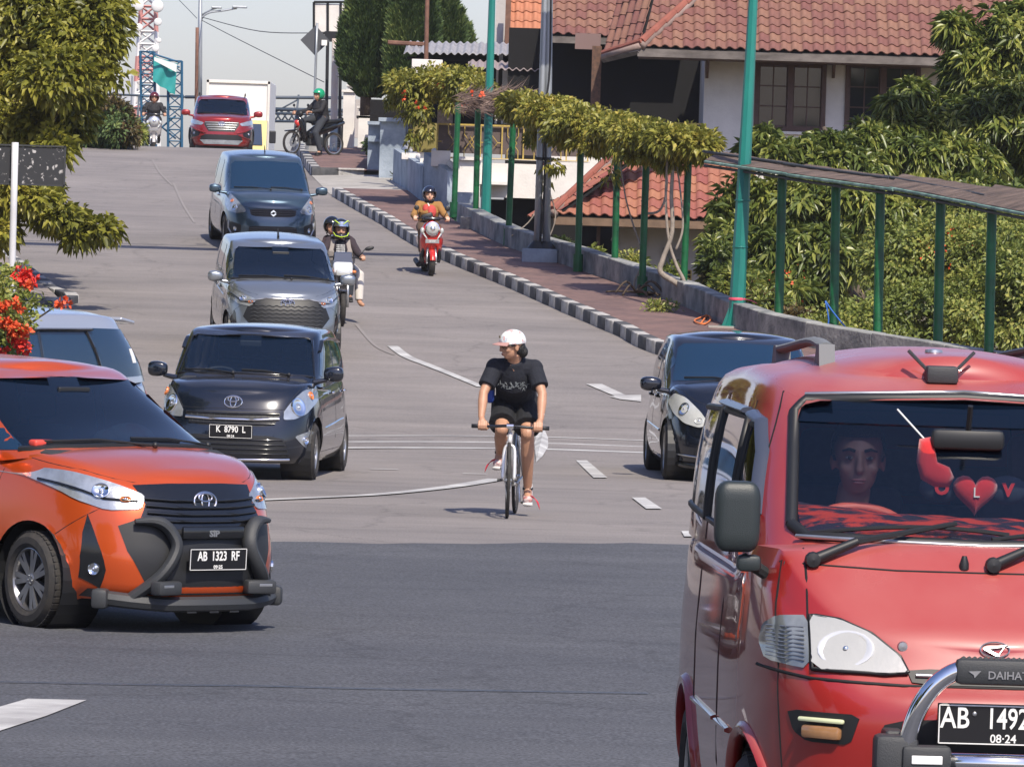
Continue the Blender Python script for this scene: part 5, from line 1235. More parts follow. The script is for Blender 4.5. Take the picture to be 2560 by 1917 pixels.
# STREET FURNITURE
M_green=mat('green_post_paint',(.005,.135,.042),.45,noise=.6,nscale=3,color2=(.004,.05,.02),bump=.15,bscale=30)
M_teal=mat('teal_pole_paint',(.02,.25,.20),.38,noise=.35,nscale=2.2,color2=(.015,.14,.13),stretch=(1,1,.3))
M_gpole=mat('galvanised_pole',(.42,.45,.48),.45,.5,noise=.3,nscale=3,stretch=(1,1,.2))
M_rust=mat('rusty_pole',(.22,.11,.075),.8,noise=.5,nscale=4)
M_wwall=mat('white_render',(.78,.75,.71),.85,noise=.2,nscale=1.2,color2=(.60,.57,.54),bump=.15,bscale=25)
M_bwall=mat('pale_blue_render',(.36,.42,.49),.85,noise=.5,nscale=1.6,color2=(.16,.20,.25),bump=.3,bscale=20)
M_cream=mat('cream_render',(.50,.47,.45),.85,noise=.2,nscale=1.0,bump=.15,bscale=20)
M_black=mat('shade_black',(.006,.006,.007),.95)  # near-black that paints in the shade of recesses and open rooms
M_wood=mat('brown_window_wood',(.12,.065,.05),.6,noise=.4,nscale=12)
M_fascia=mat('weathered_fascia',(.20,.175,.16),.85,noise=.6,nscale=4,color2=(.07,.06,.055),stretch=(.4,1,1))
M_yellow=mat('yellow_railing',(.52,.38,.10),.45,noise=.35,nscale=9)
M_brick=mat('brown_brick',(.16,.085,.055),.9,noise=.6,nscale=14,color2=(.07,.045,.035))
M_corr=mat('corrugated_sheet',(.42,.41,.42),.6,.2,noise=.35,nscale=3)
M_concp=mat('grey_plinth_concrete',(.30,.30,.295),.9,noise=.4,nscale=3,bump=.3,bscale=20)
def pole_between(name,P0,P1,r0,r1,m,label,cat='pole',seg=10,group=None,flat_shade=False):
 root=empty(name,P0,label,cat,group);mb=MB();d=P1-P0
 mb.tube([(0,0,0),tuple(d*.25),tuple(d*.5),tuple(d*.75),tuple(d)],[r0,r0+(r1-r0)*.25,r0+(r1-r0)*.5,r0+(r1-r0)*.75,r1],seg);mb.build('pole',m,root,30 if flat_shade else True)
 return root
PERG=[(980,470),(1027,492),(1097,530),(1248,587),(1327,603),(1386,637),(1475,655)]
perg=empty('pergola',(0,0,0),'green painted steel pergola whose top is hidden under flowering vines','pergola')
PP=[]
for i,(u,v)in enumerate(PERG):
 p=ground_at(u,v,.155);PP.append(p);mb=MB();r=random.Random(i);lean=Vector((r.uniform(-.03,.03),0,0))
 mb.tube([p+Vector((0,0,-.3)),p+Vector((0,0,1.2))+lean*.5,p+Vector((0,0,2.24))+lean],.057,12);mb.tube([p+Vector((0,0,0)),p+Vector((0,0,.30))],.085,12)
 for k in(.8,1.5):mb.tube([p+Vector((0,0,k)),p+Vector((0,0,k+.015))],.062,12)
 mb.build('post',M_green,perg,40)
CP=[(1682,722,86.0),(1802,742,84.4),(1897,752,83.0),(2027,765,81.2),(2137,775,79.4)]
can=empty('walkway_canopy',(0,0,0),'walkway canopy of green posts carrying sloping brown weathered panels','canopy')
tops=[(1690,372),(1806,392),(1902,398),(2032,424),(2143,445)]
for(u,v,D),(ut,vt)in zip(CP,tops):
 b=at(u,v,D);t=at(ut,vt+6,D+.25);b.z=min(b.z,zroad(D)+.1)-.5;mb=MB();mb.tube([b,b.lerp(t,.5),t],.068,12)
 for k in(.35,.6,.8):q=b.lerp(t,k);mb.tube([q,q+Vector((0,0,.015))],.073,12)
 mb.build('post',M_green,can,40)
M_mat=mat('weathered_roof_mat',(.21,.15,.12),.95,noise=.75,nscale=2.2,color2=(.06,.045,.04),bump=.9,bscale=26,stretch=(1,3,1))
ED=[((1523,345),(1742,378),(1568,329),(1775,362),88.2,85.2),((1700,373),(1930,405),(1742,355),(1958,384),85.6,82.6),((1920,401),(2148,444),(1950,376),(2180,410),82.8,79.4),((2112,438),(2330,480),(2150,398),(2370,436),79.8,76.5)]
for(fa,fb,ba,bb_,D0,D1)in ED:
 A,B,C_,E_=at(*fa,D0),at(*fb,D1),at(*bb_,D1+1.25),at(*ba,D0+1.25);vs=[];n=14;r=random.Random(int(D0))
 for i in range(n+1):
  for j in range(7):
   p=A.lerp(B,i/n).lerp(E_.lerp(C_,i/n),j/6);vs.append(p+Vector((0,0,.02*math.sin(j/6*math.pi)+r.uniform(-.008,.008))))
 fs=grid_faces(n+1,7);k=len(vs);vs+=[v-Vector((0,0,.035))for v in vs];fs+=[tuple(i+k for i in f[::-1])for f in fs]
 ring=[i*7 for i in range(n+1)]+[n*7+j for j in range(1,7)]+[(n-i)*7+6 for i in range(1,n+1)]+[6-j for j in range(1,6)]
 fs+=[(ring[i],ring[(i+1)%len(ring)],ring[(i+1)%len(ring)]+k,ring[i]+k)for i in range(len(ring))]
 mb=MB();mb.add(vs,fs);pn=mb.build('roof_panel',M_mat,can,40)
 mb=MB();dn=Vector((0,-.02,-.035));mb.tube([A+dn,B+dn],.024,6);mb.tube([B+dn,C_+dn],.02,6);mb.tube([A+dn,E_+dn],.02,6);mb.build('edge_trim',mat('pale_green_trim',(.25,.38,.33),.5,noise=.5,nscale=5,color2=(.05,.12,.09)),pn,40)
 mb=MB();mb.tube([A+Vector((0,.10,-.09)),B+Vector((0,.10,-.09))],.022,6);mb.tube([A+Vector((0,1.0,.14)),B+Vector((0,1.0,.14))],.022,6);mb.build('purlin',M_trim,pn,40)
p=ground_at(1590,706,.155);top=at(1627,0,p.y);top=p+(top-p)*1.45
o=pole_between('lamp_pole',p,top,.125,.045,M_teal,'thick tapered teal lamp pole with a pink tie standing beside the low wall','lamp pole',8,flat_shade=True)
mb=MB()
for k in range(8):a=k*math.pi/4;mb.prism([(.10,0),(.22,0),(.11,.30)],-.008,.008,lambda x,z,h,a=a:(x*math.cos(a)-h*math.sin(a),x*math.sin(a)+h*math.cos(a),z))
mb.lathe([(0,.025),(.27,.02),(.27,-.02)],seg=20);mb.build('flange',M_teal,o,30)
mb=MB();mb.box((0,0,-.04),(.85,.6,.10));mb.build('plinth',mat('pale_concrete',(.42,.4,.37),.9),o)
mb=MB();mb.lathe([(.122,.40),(.128,.42),(.121,.44)],seg=16);mb.tube([(.11,-.05,.42),(.22,-.08,.40),(.30,-.06,.36)],.008,5);mb.build('pink_tie',mat('pink_plastic',(.7,.10,.16),.5),o,True)
for k in(1.2,1.9):
 mb=MB();f=k/(top-p).length;q=(top-p)*f;mb.lathe([(.118,-.01),(.122,0),(.118,.01)],c=q,seg=16);mb.build('joint_ring',M_teal,o,True)
p=ground_at(1048,494,.155);top=p+(at(1063,0,p.y)-p)*1.5
o=pole_between('lamp_pole',p,top,.10,.045,M_teal,'teal lamp pole rising through the vines on the far pavement, on a block plinth','lamp pole',8,flat_shade=True)
mb=MB();mb.rbox((-.1,0,.07),(.75,.5,.30),.02);mb.build('plinth',M_concp,o)
pb=ground_at(1163,566,.155)
for(u0,v0,u1,r0,mm,lb)in((1160,545,1177,.052,M_gpole,'left one of the paired thin galvanised poles on the concrete block'),(1180,545,1187,.056,M_gpole,'right one of the paired thin galvanised poles on the concrete block')):
 q=at(u0,v0,pb.y+.2);q.z=pb.z+.2;t=q+(at(u1,0,pb.y+.2)-q)*1.5;o=pole_between('utility_pole',q,t,r0+.012,r0,mm,lb,'pole',12)
 mb=MB();mb.lathe([(.20,0),(.17,.05),(.08,.16)],seg=12);mb.build('foot',M_dark,o,True)
 L_=(t-q).length;mb=MB();mb.lathe([(r0+.03,0),(r0+.03,.05)],c=(t-q)*.24,seg=10);mb.build('clamp',M_dark,o,True)
 if u0==1160:mb=MB();mb.tube(curve_pts([(.05,-.05,.1),(.10,-.06,1.6),(.03,-.06,2.4),(.12,-.07,3.2),(.06,-.06,6)],6),.018,5);mb.build('loose_cable',M_cable,o,True)
mb=MB();mb.rbox((pb.x+.02,pb.y+.2,pb.z+.03),(.62,.55,.40),.02);tag(mb.build('concrete_block',M_bwall,None,40),'stained concrete block carrying the two thin galvanised poles','block')
p=ground_at(915,412,.155);t=p+(at(923,0,p.y)-p)*1.4
o=pole_between('utility_pole',p,t,.05,.045,M_rust,'rusty brown pole with a white blank board, by the white garden wall','pole',10)
a=at(890,128,p.y-.1);b=at(955,181,p.y-.1);mb=MB();mb.rbox(((a.x+b.x)/2-p.x,-.14,(a.z+b.z)/2-p.z),(abs(b.x-a.x),.12,abs(a.z-b.z)),.012);mb.build('blank_board',M_wwall,o)
p=ground_at(676,328,.155);D=p.y;t=at(685,50,D)
o=pole_between('road_sign',p,t,.03,.03,M_gpole,'diamond road sign seen from its dark back on a thin concrete-footed pole','road sign',8)
c0=at(681,88,D+.06)-p;mb=MB();s=.355;mb.prism([(-s,0),(0,-s),(s,0),(0,s)],0,.012,lambda a,b,h:(c0.x+a,c0.y+h,c0.z+b));mb.build('sign_plate',mat('sign_back',(.07,.075,.085),.6),o)
mb=MB();mb.box((c0.x+.22,-.03,c0.z-.05),(.13,.01,.13));mb.build('paper_note',M_pfgw,o)
mb=MB();mb.lathe([(.22,0),(.15,.22),(0,.22)],seg=6);mb.build('foot',M_concp,o)
p=ground_at(720,327,.155);t=at(725,84,p.y)
o=pole_between('advertising_column',p,t,.085,.085,mat('flaking_column',(.60,.47,.38),.85,noise=.6,nscale=3,color2=(.52,.53,.55)),'flaking pale round column with a blue painted foot','column',14)
mb=MB();mb.lathe([(.088,0),(.088,.58)],seg=16);mb.build('blue_foot',mat('blue_paint_flaked',(.18,.34,.45),.8,noise=.6,nscale=5,color2=(.5,.5,.5)),o,True)
D=139.5;root=empty('billboard',at(710,320,D),'blank white billboard in a black frame on thin dark posts','billboard');O=root.location
def BL(u,v,d=0):return at(u,v,D+d)-O
mb=MB();a=BL(680,8);b=BL(757,72);mb.box(((a.x+b.x)/2,.05,(a.z+b.z)/2),(b.x-a.x,.04,a.z-b.z));mb.build('panel',M_wwall,root)
mb=MB()
for q,w in(((678,5),(760,5)),((678,72),(760,72)),((678,5),(678,72)),((708,5),(708,72)),((736,5),(736,72)),((760,5),(760,72))):mb.tube([BL(*q),BL(*w)],.03,4)
mb.tube([BL(708,72),BL(704,320)],.04,6);mb.tube([BL(736,72),BL(733,320)],.04,6);mb.box(BL(728,80),(.6,.1,.25));mb.build('frame',M_dark,root)
p=at(26,620,76);p.z=0;D=76;t=at(33,308,D)
o=pole_between('signboard',p,t,.045,.045,mat('white_post',(.62,.63,.66),.4,noise=.15,nscale=4),'long dark peeling signboard mounted behind a white post, under the tree','signboard',14)
a=at(-45,318,D+.08)-p;b=at(137,395,D+.08)-p
mb=MB();mb.rbox(((a.x+b.x)/2,.10,(a.z+b.z)/2-.01),(b.x-a.x,.05,.50),.006);mb.build('board',mat('peeling_black_board',(.45,.44,.44),.8,noise=1,nscale=16,color2=(.028,.03,.035)),o)
pm=MATS['peeling_black_board'].node_tree.nodes
for nn in pm:
 if nn.type=='VALTORGB':nn.color_ramp.elements[0].position=.60;nn.color_ramp.elements[1].position=.64
mb=MB();zc=(a.z+b.z)/2;w=b.x-a.x
for dz in(-.255,.255):mb.box(((a.x+b.x)/2,.095,zc+dz),(w+.03,.07,.022))
mb.box((b.x+.008,.095,zc),(.022,.07,.52));mb.build('board_frame',M_trim,o)
mb=MB();pts=[at(u,v,84.3)for u,v in((1783,650),(1795,668),(1812,690),(1830,712),(1842,735))];mb.tube(curve_pts(pts,4),.012,5);pts=[at(u,v,84.3)for u,v in((1783,650),(1790,690),(1787,715),(1805,727),(1840,735))];mb.tube(curve_pts(pts,4),.012,5)
tag(mb.build('rope',mat('blue_rope',(.03,.14,.5),.6),None,True),'blue rope hanging in loops from a green canopy post','rope')
mb=MB();pg=[ground_at(u,v,.18)for u,v in((1545,655),(1530,678),(1500,692),(1520,700),(1535,690),(1528,682),(1515,697))];mb.tube(curve_pts(pg,5),.014,5)
tag(mb.build('rope',mat('orange_rope',(.7,.20,.06),.7),None,True),'orange rope dropped in a loop on the pavement near the teal pole','rope')
# TILED ROOFS AND HOUSES
def tile_mesh(w,L):
 vs=[];n=9
 for t in(0,1):
  for j,s in enumerate((0,1)):
   for i in range(n):
    x=i/(n-1);z=.030*math.cos(2*math.pi*(x-.25))+(.028 if s==0 else 0)-(.022 if t else 0)
    vs.append((x*w*1.06,s*L*1.14,z))
 fs=[]
 for i in range(n-1):
  fs.append((i,i+1,n+i+1,n+i));fs.append((i,2*n+i,2*n+i+1,i+1))
 fs.append((0,n,3*n,2*n));fs.append((n-1,2*n+n-1,3*n+n-1,2*n-1))
 me=bpy.data.meshes.new('tile');me.from_pydata(vs,[],fs);smooth_me(me,45);return me
M_tile=mat('clay_tile',(.285,.125,.092),.8,noise=.45,nscale=1.6,color2=(.165,.080,.062),bump=.2,bscale=40)
M_tile2=mat('clay_tile_lower',(.35,.140,.092),.8,noise=.3,nscale=2.0,color2=(.28,.10,.07),bump=.2,bscale=40)
def vary(m,rnd=.17):
 n=m.node_tree.nodes;l=m.node_tree.links;p=n['Principled BSDF'];oi=n.new('ShaderNodeObjectInfo');mr=n.new('ShaderNodeMapRange');mr.inputs['To Min'].default_value=1-rnd;mr.inputs['To Max'].default_value=1+rnd*.7
 l.new(oi.outputs['Random'],mr.inputs[0]);hs=n.new('ShaderNodeHueSaturation');l.new(mr.outputs[0],hs.inputs['Value']);mr2=n.new('ShaderNodeMapRange');mr2.inputs['To Min'].default_value=.485;mr2.inputs['To Max'].default_value=.515;l.new(oi.outputs['Random'],mr2.inputs[0]);l.new(mr2.outputs[0],hs.inputs['Hue'])
 l.new(p.inputs['Base Color'].links[0].from_socket,hs.inputs['Color']);l.new(hs.outputs[0],p.inputs['Base Color'])
vary(M_tile);vary(M_tile2)
M_ridge=mat('ridge_mortar',(.34,.25,.22),.9,noise=.4,nscale=3);M_ridget=mat('ridge_tile',(.30,.10,.07),.85,noise=.3,nscale=3)
def tiled(parent,O,U,S,cols,rows,mask,m,w=.225,L=.30,name='roof_slope',flip=False):
 "slope starting at O, U along the eave, S up the slope; each tile is its own object"
 U=U.normalized();S=S.normalized();N=U.cross(S).normalized()
 if N.z<0:N=-N
 Mx=Matrix((U,S,N)).transposed().to_4x4();me=tile_mesh(w,L);me.materials.append(m);r=random.Random(5)
 corners=[(0,0),(cols*w,0),(cols*w,rows*L),(0,rows*L)];mb=MB();poly=[c_ for c_ in corners]if mask is None else mask
 mb.prism(poly,-.09,-.05,lambda a,b,h:O+U*a+S*b+N*h);base=mb.build(name,M_black,parent)
 cnt=0
 for j in range(rows):
  for i in range(cols):
   cx,cy=(i+.5)*w,(j+.5)*L
   if mask is not None and not in_poly(mask,cx,cy):continue
   o=bpy.data.objects.new('tile',me);COL.objects.link(o);o.parent=base
   q=O+U*(i*w+r.uniform(-.006,.006))+S*(j*L+r.uniform(-.01,.01))+N*r.uniform(-.004,.004)
   o.matrix_local=Matrix.Translation(q)@Mx@Matrix.Rotation(r.uniform(-.012,.012),4,'Z');cnt+=1
 return base
def ridge(parent,A,B,r=.10,seglen=.42):
 L=(B-A).length;n=max(1,int(L/seglen));d=(B-A)/n;mb=MB();mb.tube([A-Vector((0,0,.05)),B-Vector((0,0,.05))],r*1.0,8);o=mb.build('ridge_mortar',M_ridge,parent,True)
 mb=MB()
 for i in range(n):mb.tube([A+d*i+Vector((0,0,.03)),A+d*(i+1.08)+Vector((0,0,.045))],[r*.92,r*.78],8)
 mb.build('ridge_tiles',M_ridget,o,40);o2=parent
 return o
def slab(name,a,b,d0,d1,m,parent,bevel=0):
 "box from its front face corners a=(u,v) top-left, b=(u,v) bottom-right at depth d0, back at d1"
 A=at(a[0],a[1],d0);B=at(b[0],b[1],d0);zt=A.z;zb=B.z;mb=MB();mb.box(((A.x+B.x)/2,(d0+d1)/2,(zt+zb)/2),(abs(B.x-A.x),abs(d1-d0),abs(zt-zb)));return mb.build(name,m,parent)
H1=empty('house',(0,0,0),'large white house with a broad clay tiled roof, brown casement windows and dark veranda','house')
DE=120.6;Lf=at(1383,100,DE);Rt=at(2420,122,DE);Rt.z=Lf.z
pitch=R(36);U=Vector((1,0,0));S=Vector((0,math.cos(pitch),math.sin(pitch)))
cols=int((Rt.x-Lf.x)/.225)+3;rows=10
hipk=.62
tiled(H1,Lf,U,S,cols,rows,[(0,0),(cols*.225,0),(cols*.225-rows*.3*.9,rows*.3),(rows*.3*hipk*1.02+.0,rows*.3)],M_tile)
hA=Lf+Vector((0,0,.02));hB=Lf+U*(rows*.3*hipk)+S*(rows*.3);ridge(H1,hA+Vector((.02,0,.04)),hB+Vector((0,0,.05)))
hC=Lf+U*(cols*.225);hD=hC-U*(rows*.3*.9)+S*(rows*.3);ridge(H1,hC,hD)
DW=124.5;WL=at(1176,73,DW);WR=at(1400,73,DW);WR.z=WL.z;n2=int((WR.x-WL.x)/.225)+5
tiled(H1,WL,U,S,n2,9,None,M_tile)
c2=at(1303,121,121.5);S2=(Lf+Vector((-.02,.1,.1))-c2)
mb=MB();mb.add([c2,Lf+Vector((0,0,0)),Lf+Vector((-.45,3.2,.55)),c2+Vector((-.25,3.2,.55))],[(0,1,2,3)])
e1=(Lf-c2).normalized();s2=Vector((-.35,.85,.50)).normalized();s2=(s2-e1*s2.dot(e1)).normalized()
tiled(H1,c2,e1,s2,max(3,int((Lf-c2).length/.225)),9,None,M_tile)
ridge(H1,c2+Vector((0,0,.03)),Lf+Vector((0,0,.06)),.07)
mb=MB();mb.box(((Lf.x+Rt.x)/2+.2,DE+.06,Lf.z-.13),(Rt.x-Lf.x+.5,.05,.17));mb.build('fascia',M_fascia,H1)
mb=MB();mb.box(((Lf.x+Rt.x)/2+.2,DE+.85,Lf.z-.20),(Rt.x-Lf.x+.4,1.5,.03));mb.build('soffit',M_wood,H1)
mb=MB();mb.box(((WL.x+WR.x)/2,DW+.05,WL.z-.12),(WR.x-WL.x,.05,.14));mb.tube([c2+Vector((.0,.05,-.08)),Lf+Vector((0,.05,-.1))],.07,4);mb.build('fascia',M_fascia,H1)
DF=122.2
slab('wall',(1524,105),(1630,430),DF,DF+.25,M_wwall,H1);slab('wall',(1782,105),(1825,430),DF,DF+.25,M_wwall,H1);slab('wall',(1985,105),(2160,500),DF,DF+.25,M_wwall,H1)
slab('wall',(1630,286),(1782,440),DF,DF+.25,M_wwall,H1);slab('wall',(1825,290),(1985,450),DF,DF+.25,M_wwall,H1);slab('wall',(1630,100),(1985,132),DF,DF+.25,M_wwall,H1)
slab('wall',(1100,60),(2160,470),DF+3.4,DF+3.6,M_black,H1)  # back wall coloured near-black to paint in the veranda's shade
slab('wall',(1524,110),(1536,300),DF+.25,DF+3.4,M_cream,H1)
slab('veranda_floor',(1180,290),(1524,300),DF+.2,DF+3.4,M_concp,H1)
slab('wall',(1180,300),(1524,430),DF+.15,DF+.35,M_wwall,H1)
def window(u0,u1,v0,v1,n=2):
 A=at(u0,v0,DF+.10);B=at(u1,v1,DF+.10);zt,zb=A.z,B.z;W=B.x-A.x;root=None
 mb=MB();t=.09
 for x in(A.x+t/2,B.x-t/2,(A.x+B.x)/2):mb.box((x,DF+.03,(zt+zb)/2),(t if x!=(A.x+B.x)/2 else .12,.14,zt-zb))
 for z in(zt-t/2,zb+t/2):mb.box(((A.x+B.x)/2,DF+.028,z),(W,.135,t))
 f=mb.build('window',M_wood,H1)
 for k in range(2):
  x0=A.x+t+k*(W/2-.03);x1=x0+W/2-t-.06;nc,nr=2,3;mb=MB()
  for i in range(nc+1):mb.box((x0+(x1-x0)*i/nc,DF+.07,(zt+zb)/2),(.05 if i in(0,nc)else .025,.04,zt-zb-2*t))
  for j in range(nr+1):mb.box(((x0+x1)/2,DF+.072,zb+t+(zt-zb-2*t)*j/nr),(x1-x0,.038,.05 if j in(0,nr)else .025))
  mb.build('casement',M_wood,f)
  mb=MB();mb.box(((x0+x1)/2,DF+.095,(zt+zb)/2),(x1-x0,.008,zt-zb-2*t));mb.build('pane',mat('house_pane',(.02,.024,.028),.06,spec=.6),f)
 mb=MB();mb.box(((A.x+B.x)/2,DF-.03,zb-.04),(W+.1,.14,.06));mb.build('sill',M_wwall,f)
window(1632,1781,132,286);window(1827,1984,134,290)
for u in(1529,1802):
 a=at(u,118,DF-.1);mb=MB();mb.prism([(0,0),(-.55,0),(-.55,-.06),(-.05,-.50),(0,-.50)],-.03,.03,lambda y,z,h,a=a:(a.x+h,DF+y,a.z+z));mb.build('bracket',M_wood,H1)
mb=MB();a=at(1276,120,DF);b=at(1297,300,DF);mb.box(((a.x+b.x)/2,DF+.1,(a.z+b.z)/2),(.20,.2,a.z-b.z+.4));
o=mb.build('brick_pillar',M_brick,H1)
def rail(parent,u0,u1,v0,v1,D,n,motif=True,dv=0):
 A=at(u0,v0,D);B=at(u1,v0,D);zb=at(u0,v1,D).z;W=B.x-A.x;zt=A.z;mb=MB()
 for z in(zt,zb):mb.box(((A.x+B.x)/2,D,z),(W,.04,.035))
 for i in range(n+1):mb.box((A.x+W*i/n,D,(zt+zb)/2),(.03,.03,zt-zb))
 fr=mb.build('railing_frame',M_yellow,parent)
 if motif:
  H=zt-zb
  for i in range(n):
   x0=A.x+W*i/n;w=W/n;mb=MB();P=lambda a,b:(x0+w*a,D,zb+H*b);rr=.011
   if i%2==0:
    mb.tube([P(.5,1),P(.5,.72),P(.80,.48),P(.5,.24),P(.2,.48),P(.5,.72)],rr,4);mb.tube([P(.5,.24),P(.5,0)],rr,4)
    mb.tube([P(0,.48),P(.2,.48)],rr,4);mb.tube([P(.8,.48),P(1,.48)],rr,4)
   else:
    mb.tube([P(.25,1),P(.25,.70),P(.5,.48),P(.75,.70),P(.75,1)],rr,4);mb.tube([P(.25,0),P(.25,.26),P(.5,.48),P(.75,.26),P(.75,0)],rr,4);mb.tube([P(.5,.68),P(.68,.48),P(.5,.28),P(.32,.48),P(.5,.68)],rr,4)
   mb.build('railing_motif',M_yellow,fr)
 return fr
rail(H1,1430,1524,266,284,DF,3,False)
slab('ridge_sheet',(1243,72),(1297,108),123.6,123.65,mat('brown_sheet',(.20,.13,.12),.7),H1)
AN=empty('annexe',(0,0,0),'low annexe with a wavy grey sheet roof and dark open front beside the conifers','annexe')
def corrugated(a,b,D0,D1,rise,m,parent,pitchw=.16,amp=.028,name='sheet_roof'):
 A=at(*a,D0);B=at(*b,D0);n=max(4,int((B.x-A.x)/pitchw*6));vs=[]
 for i in range(n+1):
  x=A.x+(B.x-A.x)*i/n;z=A.z+(B.z-A.z)*i/n+amp*math.sin(x/pitchw*2*math.pi)
  for j,d in enumerate((D0,D1)):vs.append((x,d,z+rise*j))
 k=len(vs);fs=grid_faces(n+1,2);vs+=[(x,y,z-.015)for x,y,z in vs];fs+=[tuple(q+k for q in f[::-1])for f in fs]+[(2*i,2*i+k,2*i+2+k,2*i+2)for i in range(n)]
 mb=MB();mb.add(vs,fs);return mb.build(name,m,parent,60)
corrugated((872,114),(1170,118),127.0,130.5,.36,M_corr,AN)
mb=MB();a=at(838,92,129);b=at(925,97,129);mb.tube([a,b],.05,6);mb.build('eave_bar',M_rust,AN)
corrugated((1010,146),(1170,152),125.5,127,.20,mat('sheet_brown',(.30,.25,.25),.7),AN,name='lower_sheet_roof')
slab('wall',(900,112),(1175,330),130.2,130.5,M_black,AN);slab('wall',(1072,152),(1215,272),128,128.3,M_wwall,AN)  # first wall is blackened for the shade under the sheet roof
slab('eave_shade_strip',(880,122),(1180,138),127.2,127.3,M_black,AN)  # black strip painting in the dark under the sheet roof
slab('interior_shade_sheet',(1195,148),(1290,290),127.0,127.1,M_dark,AN)  # dark sheet standing in for the shade of the open interior
for u in(1080,1125):slab('strut',(u-2,118),(u+2,270),127.0,127.06,M_dark,AN)
ST=empty('steep_roof_house',(0,0,0),'gable house with a steep orange tiled roof, left of the large house','house')
A_=at(1092,108,133);
tiled(ST,A_,Vector((1,0,0)),Vector((0,.55,.83)),5,9,None,mat('clay_tile_orange',(.50,.20,.11),.8,noise=.3,nscale=3),w=.20,L=.27)
slab('gable_wall',(1072,-10),(1098,110),133.4,133.8,M_cream,ST);slab('gable_board',(1093,-10),(1101,108),132.8,132.9,M_rust,ST);slab('wall',(1078,96),(1180,240),134,134.4,M_cream,ST)
GW=empty('garden_wall',(0,0,0),'white garden wall with pillars carrying a yellow ornamental railing','wall')
D=117.5
slab('wall',(985,350),(1245,432),D,D+.25,M_wwall,GW);slab('coping',(985,342),(1275,350),D-.06,D+.3,M_wwall,GW)
slab('void_shade_sheet',(1040,430),(1250,520),D+.6,D+.7,M_black,GW)  # black sheet painting the shade of the hollow below the wall
rail(GW,946,1272,268,340,D+.05,7);slab('railing_backing',(946,270),(1272,340),D+.12,D+.14,mat('brown_backing',(.10,.075,.07),.7),GW)
slab('pillar',(932,325),(972,360),D-.3,D+.1,M_wwall,GW);slab('pillar',(985,345),(1035,460),D-.9,D-.4,M_wwall,GW);slab('pillar_cap',(978,338),(1040,347),D-1,D-.3,M_wwall,GW)
slab('pier',(1004,390),(1100,400),D-.5,D+.0,M_wwall,GW);slab('pier_face',(988,415),(1030,475),D-1.6,D-.95,M_bwall,GW)
mb=MB()
a0=Vector((-2.05,127.3,0));
for(u0,v0,vb0,D0),(u1,v1,vb1,D1),mm,nm in(((872,322,384,127),(938,362,470,118.2),M_bwall,'stepped_wall'),((938,330,420,118.3),(990,372,480,116.6),M_bwall,'stepped_wall')):
 A=at(u0,v0,D0);B=at(u1,v1,D1);d=(B-A);n=Vector((-d.y,d.x,0)).normalized()*-.22;vs=[]
 for q in(A,B):
  for s in(0,1):
   for z in(zroad(q.y)-.4,q.z):vs.append(Vector((q.x,q.y,z))+n*s)
 mb=MB();mb.add(vs,[(0,1,3,2),(4,6,7,5),(0,4,5,1),(2,3,7,6),(1,5,7,3),(0,2,6,4)]);mb.build(nm,mm,GW)
 mb=MB();mb.tube([A+Vector((0,0,.03)),B+Vector((0,0,.03))],.07,6);mb.build('wall_cap',M_wwall,GW,True)
slab('pillar',(868,330),(900,345),122.5,122.9,M_wwall,GW);slab('pillar_cap',(905,318),(940,330),120.3,120.8,M_wwall,GW);slab('pillar',(908,330),(937,420),120.4,120.8,M_wwall,GW)
slab('brick_gate_pillar',(945,238),(975,325),D+.3,D+.6,mat('pale_gate_brick',(.42,.33,.28),.9,noise=.5,nscale=12),GW);slab('gate_leaf',(893,265),(945,330),D+1.5,D+1.6,mat('olive_gate',(.22,.18,.05),.6),GW)
BW=empty('end_wall',(0,0,0),'pale blue rendered wall end with mouldings, left of the garden wall','wall')
slab('wall',(822,262),(872,408),128.6,131.5,M_bwall,BW);slab('cap',(818,254),(878,264),128.45,131.6,M_bwall,BW);slab('wall',(796,268),(822,385),130.5,135,M_bwall,BW);slab('moulding',(796,300),(826,307),130.35,130.6,M_bwall,BW);slab('cap',(794,262),(824,270),130.3,135.1,M_bwall,BW)
GP=empty('gate_house',(0,0,0),'white classical gate pillars and railings in the shade of the conifers','gate')
for u0,u1,vt,vb,D_ in((742,764,200,320,141),(775,800,235,320,140),(752,768,150,200,143),(808,822,235,300,139)):
 slab('pillar',(u0,vt),(u1,vb),D_,D_+.4,M_wwall,GP)
 slab('pillar_cap',(u0-4,vt-6),(u1+4,vt),D_-.06,D_+.46,M_wwall,GP)
for k in range(4):slab('stone_ring',(748-k*0,165+k*9),(774,169+k*9),142.9,143.5,M_wwall,GP)
for k in range(7):slab('gate_bar',(690+k*8,255),(692+k*8,320),140.6,140.64,M_dark,GP)
slab('far_wall',(764,215),(830,300),144,144.3,M_cream,GP);slab('lean_to_roof',(770,250),(800,256),140,141.5,M_dark,GP);slab('gap_shade_sheet',(800,215),(940,300),135.6,135.7,M_black,GP)  # last slab is a black sheet standing in for shade in the gap
H2=empty('house',(0,0,0),'low beige house behind the low wall, under a hipped orange tiled roof','house')
DL=111.2;Lf=at(1197,462,DL);Rt=at(1600,478,DL);Rt.z=Lf.z;cols=int((Rt.x-Lf.x)/.228)+2;rows=7;pitch=R(33);S=Vector((0,math.cos(pitch),math.sin(pitch)))
tiled(H2,Lf,U,S,cols,rows,[(0,0),(cols*.228,0),(cols*.228,rows*.31),(1.18,rows*.31)],M_tile2,w=.228,L=.31)
hB=Lf+U*1.18+S*(rows*.31);ridge(H2,Lf+Vector((-.02,0,.05)),hB+Vector((0,0,.06)),.085)
e1=Vector((-.25,1.0,.0)).normalized();sS=(hB-Lf)-e1*(hB-Lf).dot(e1);sS.normalize()
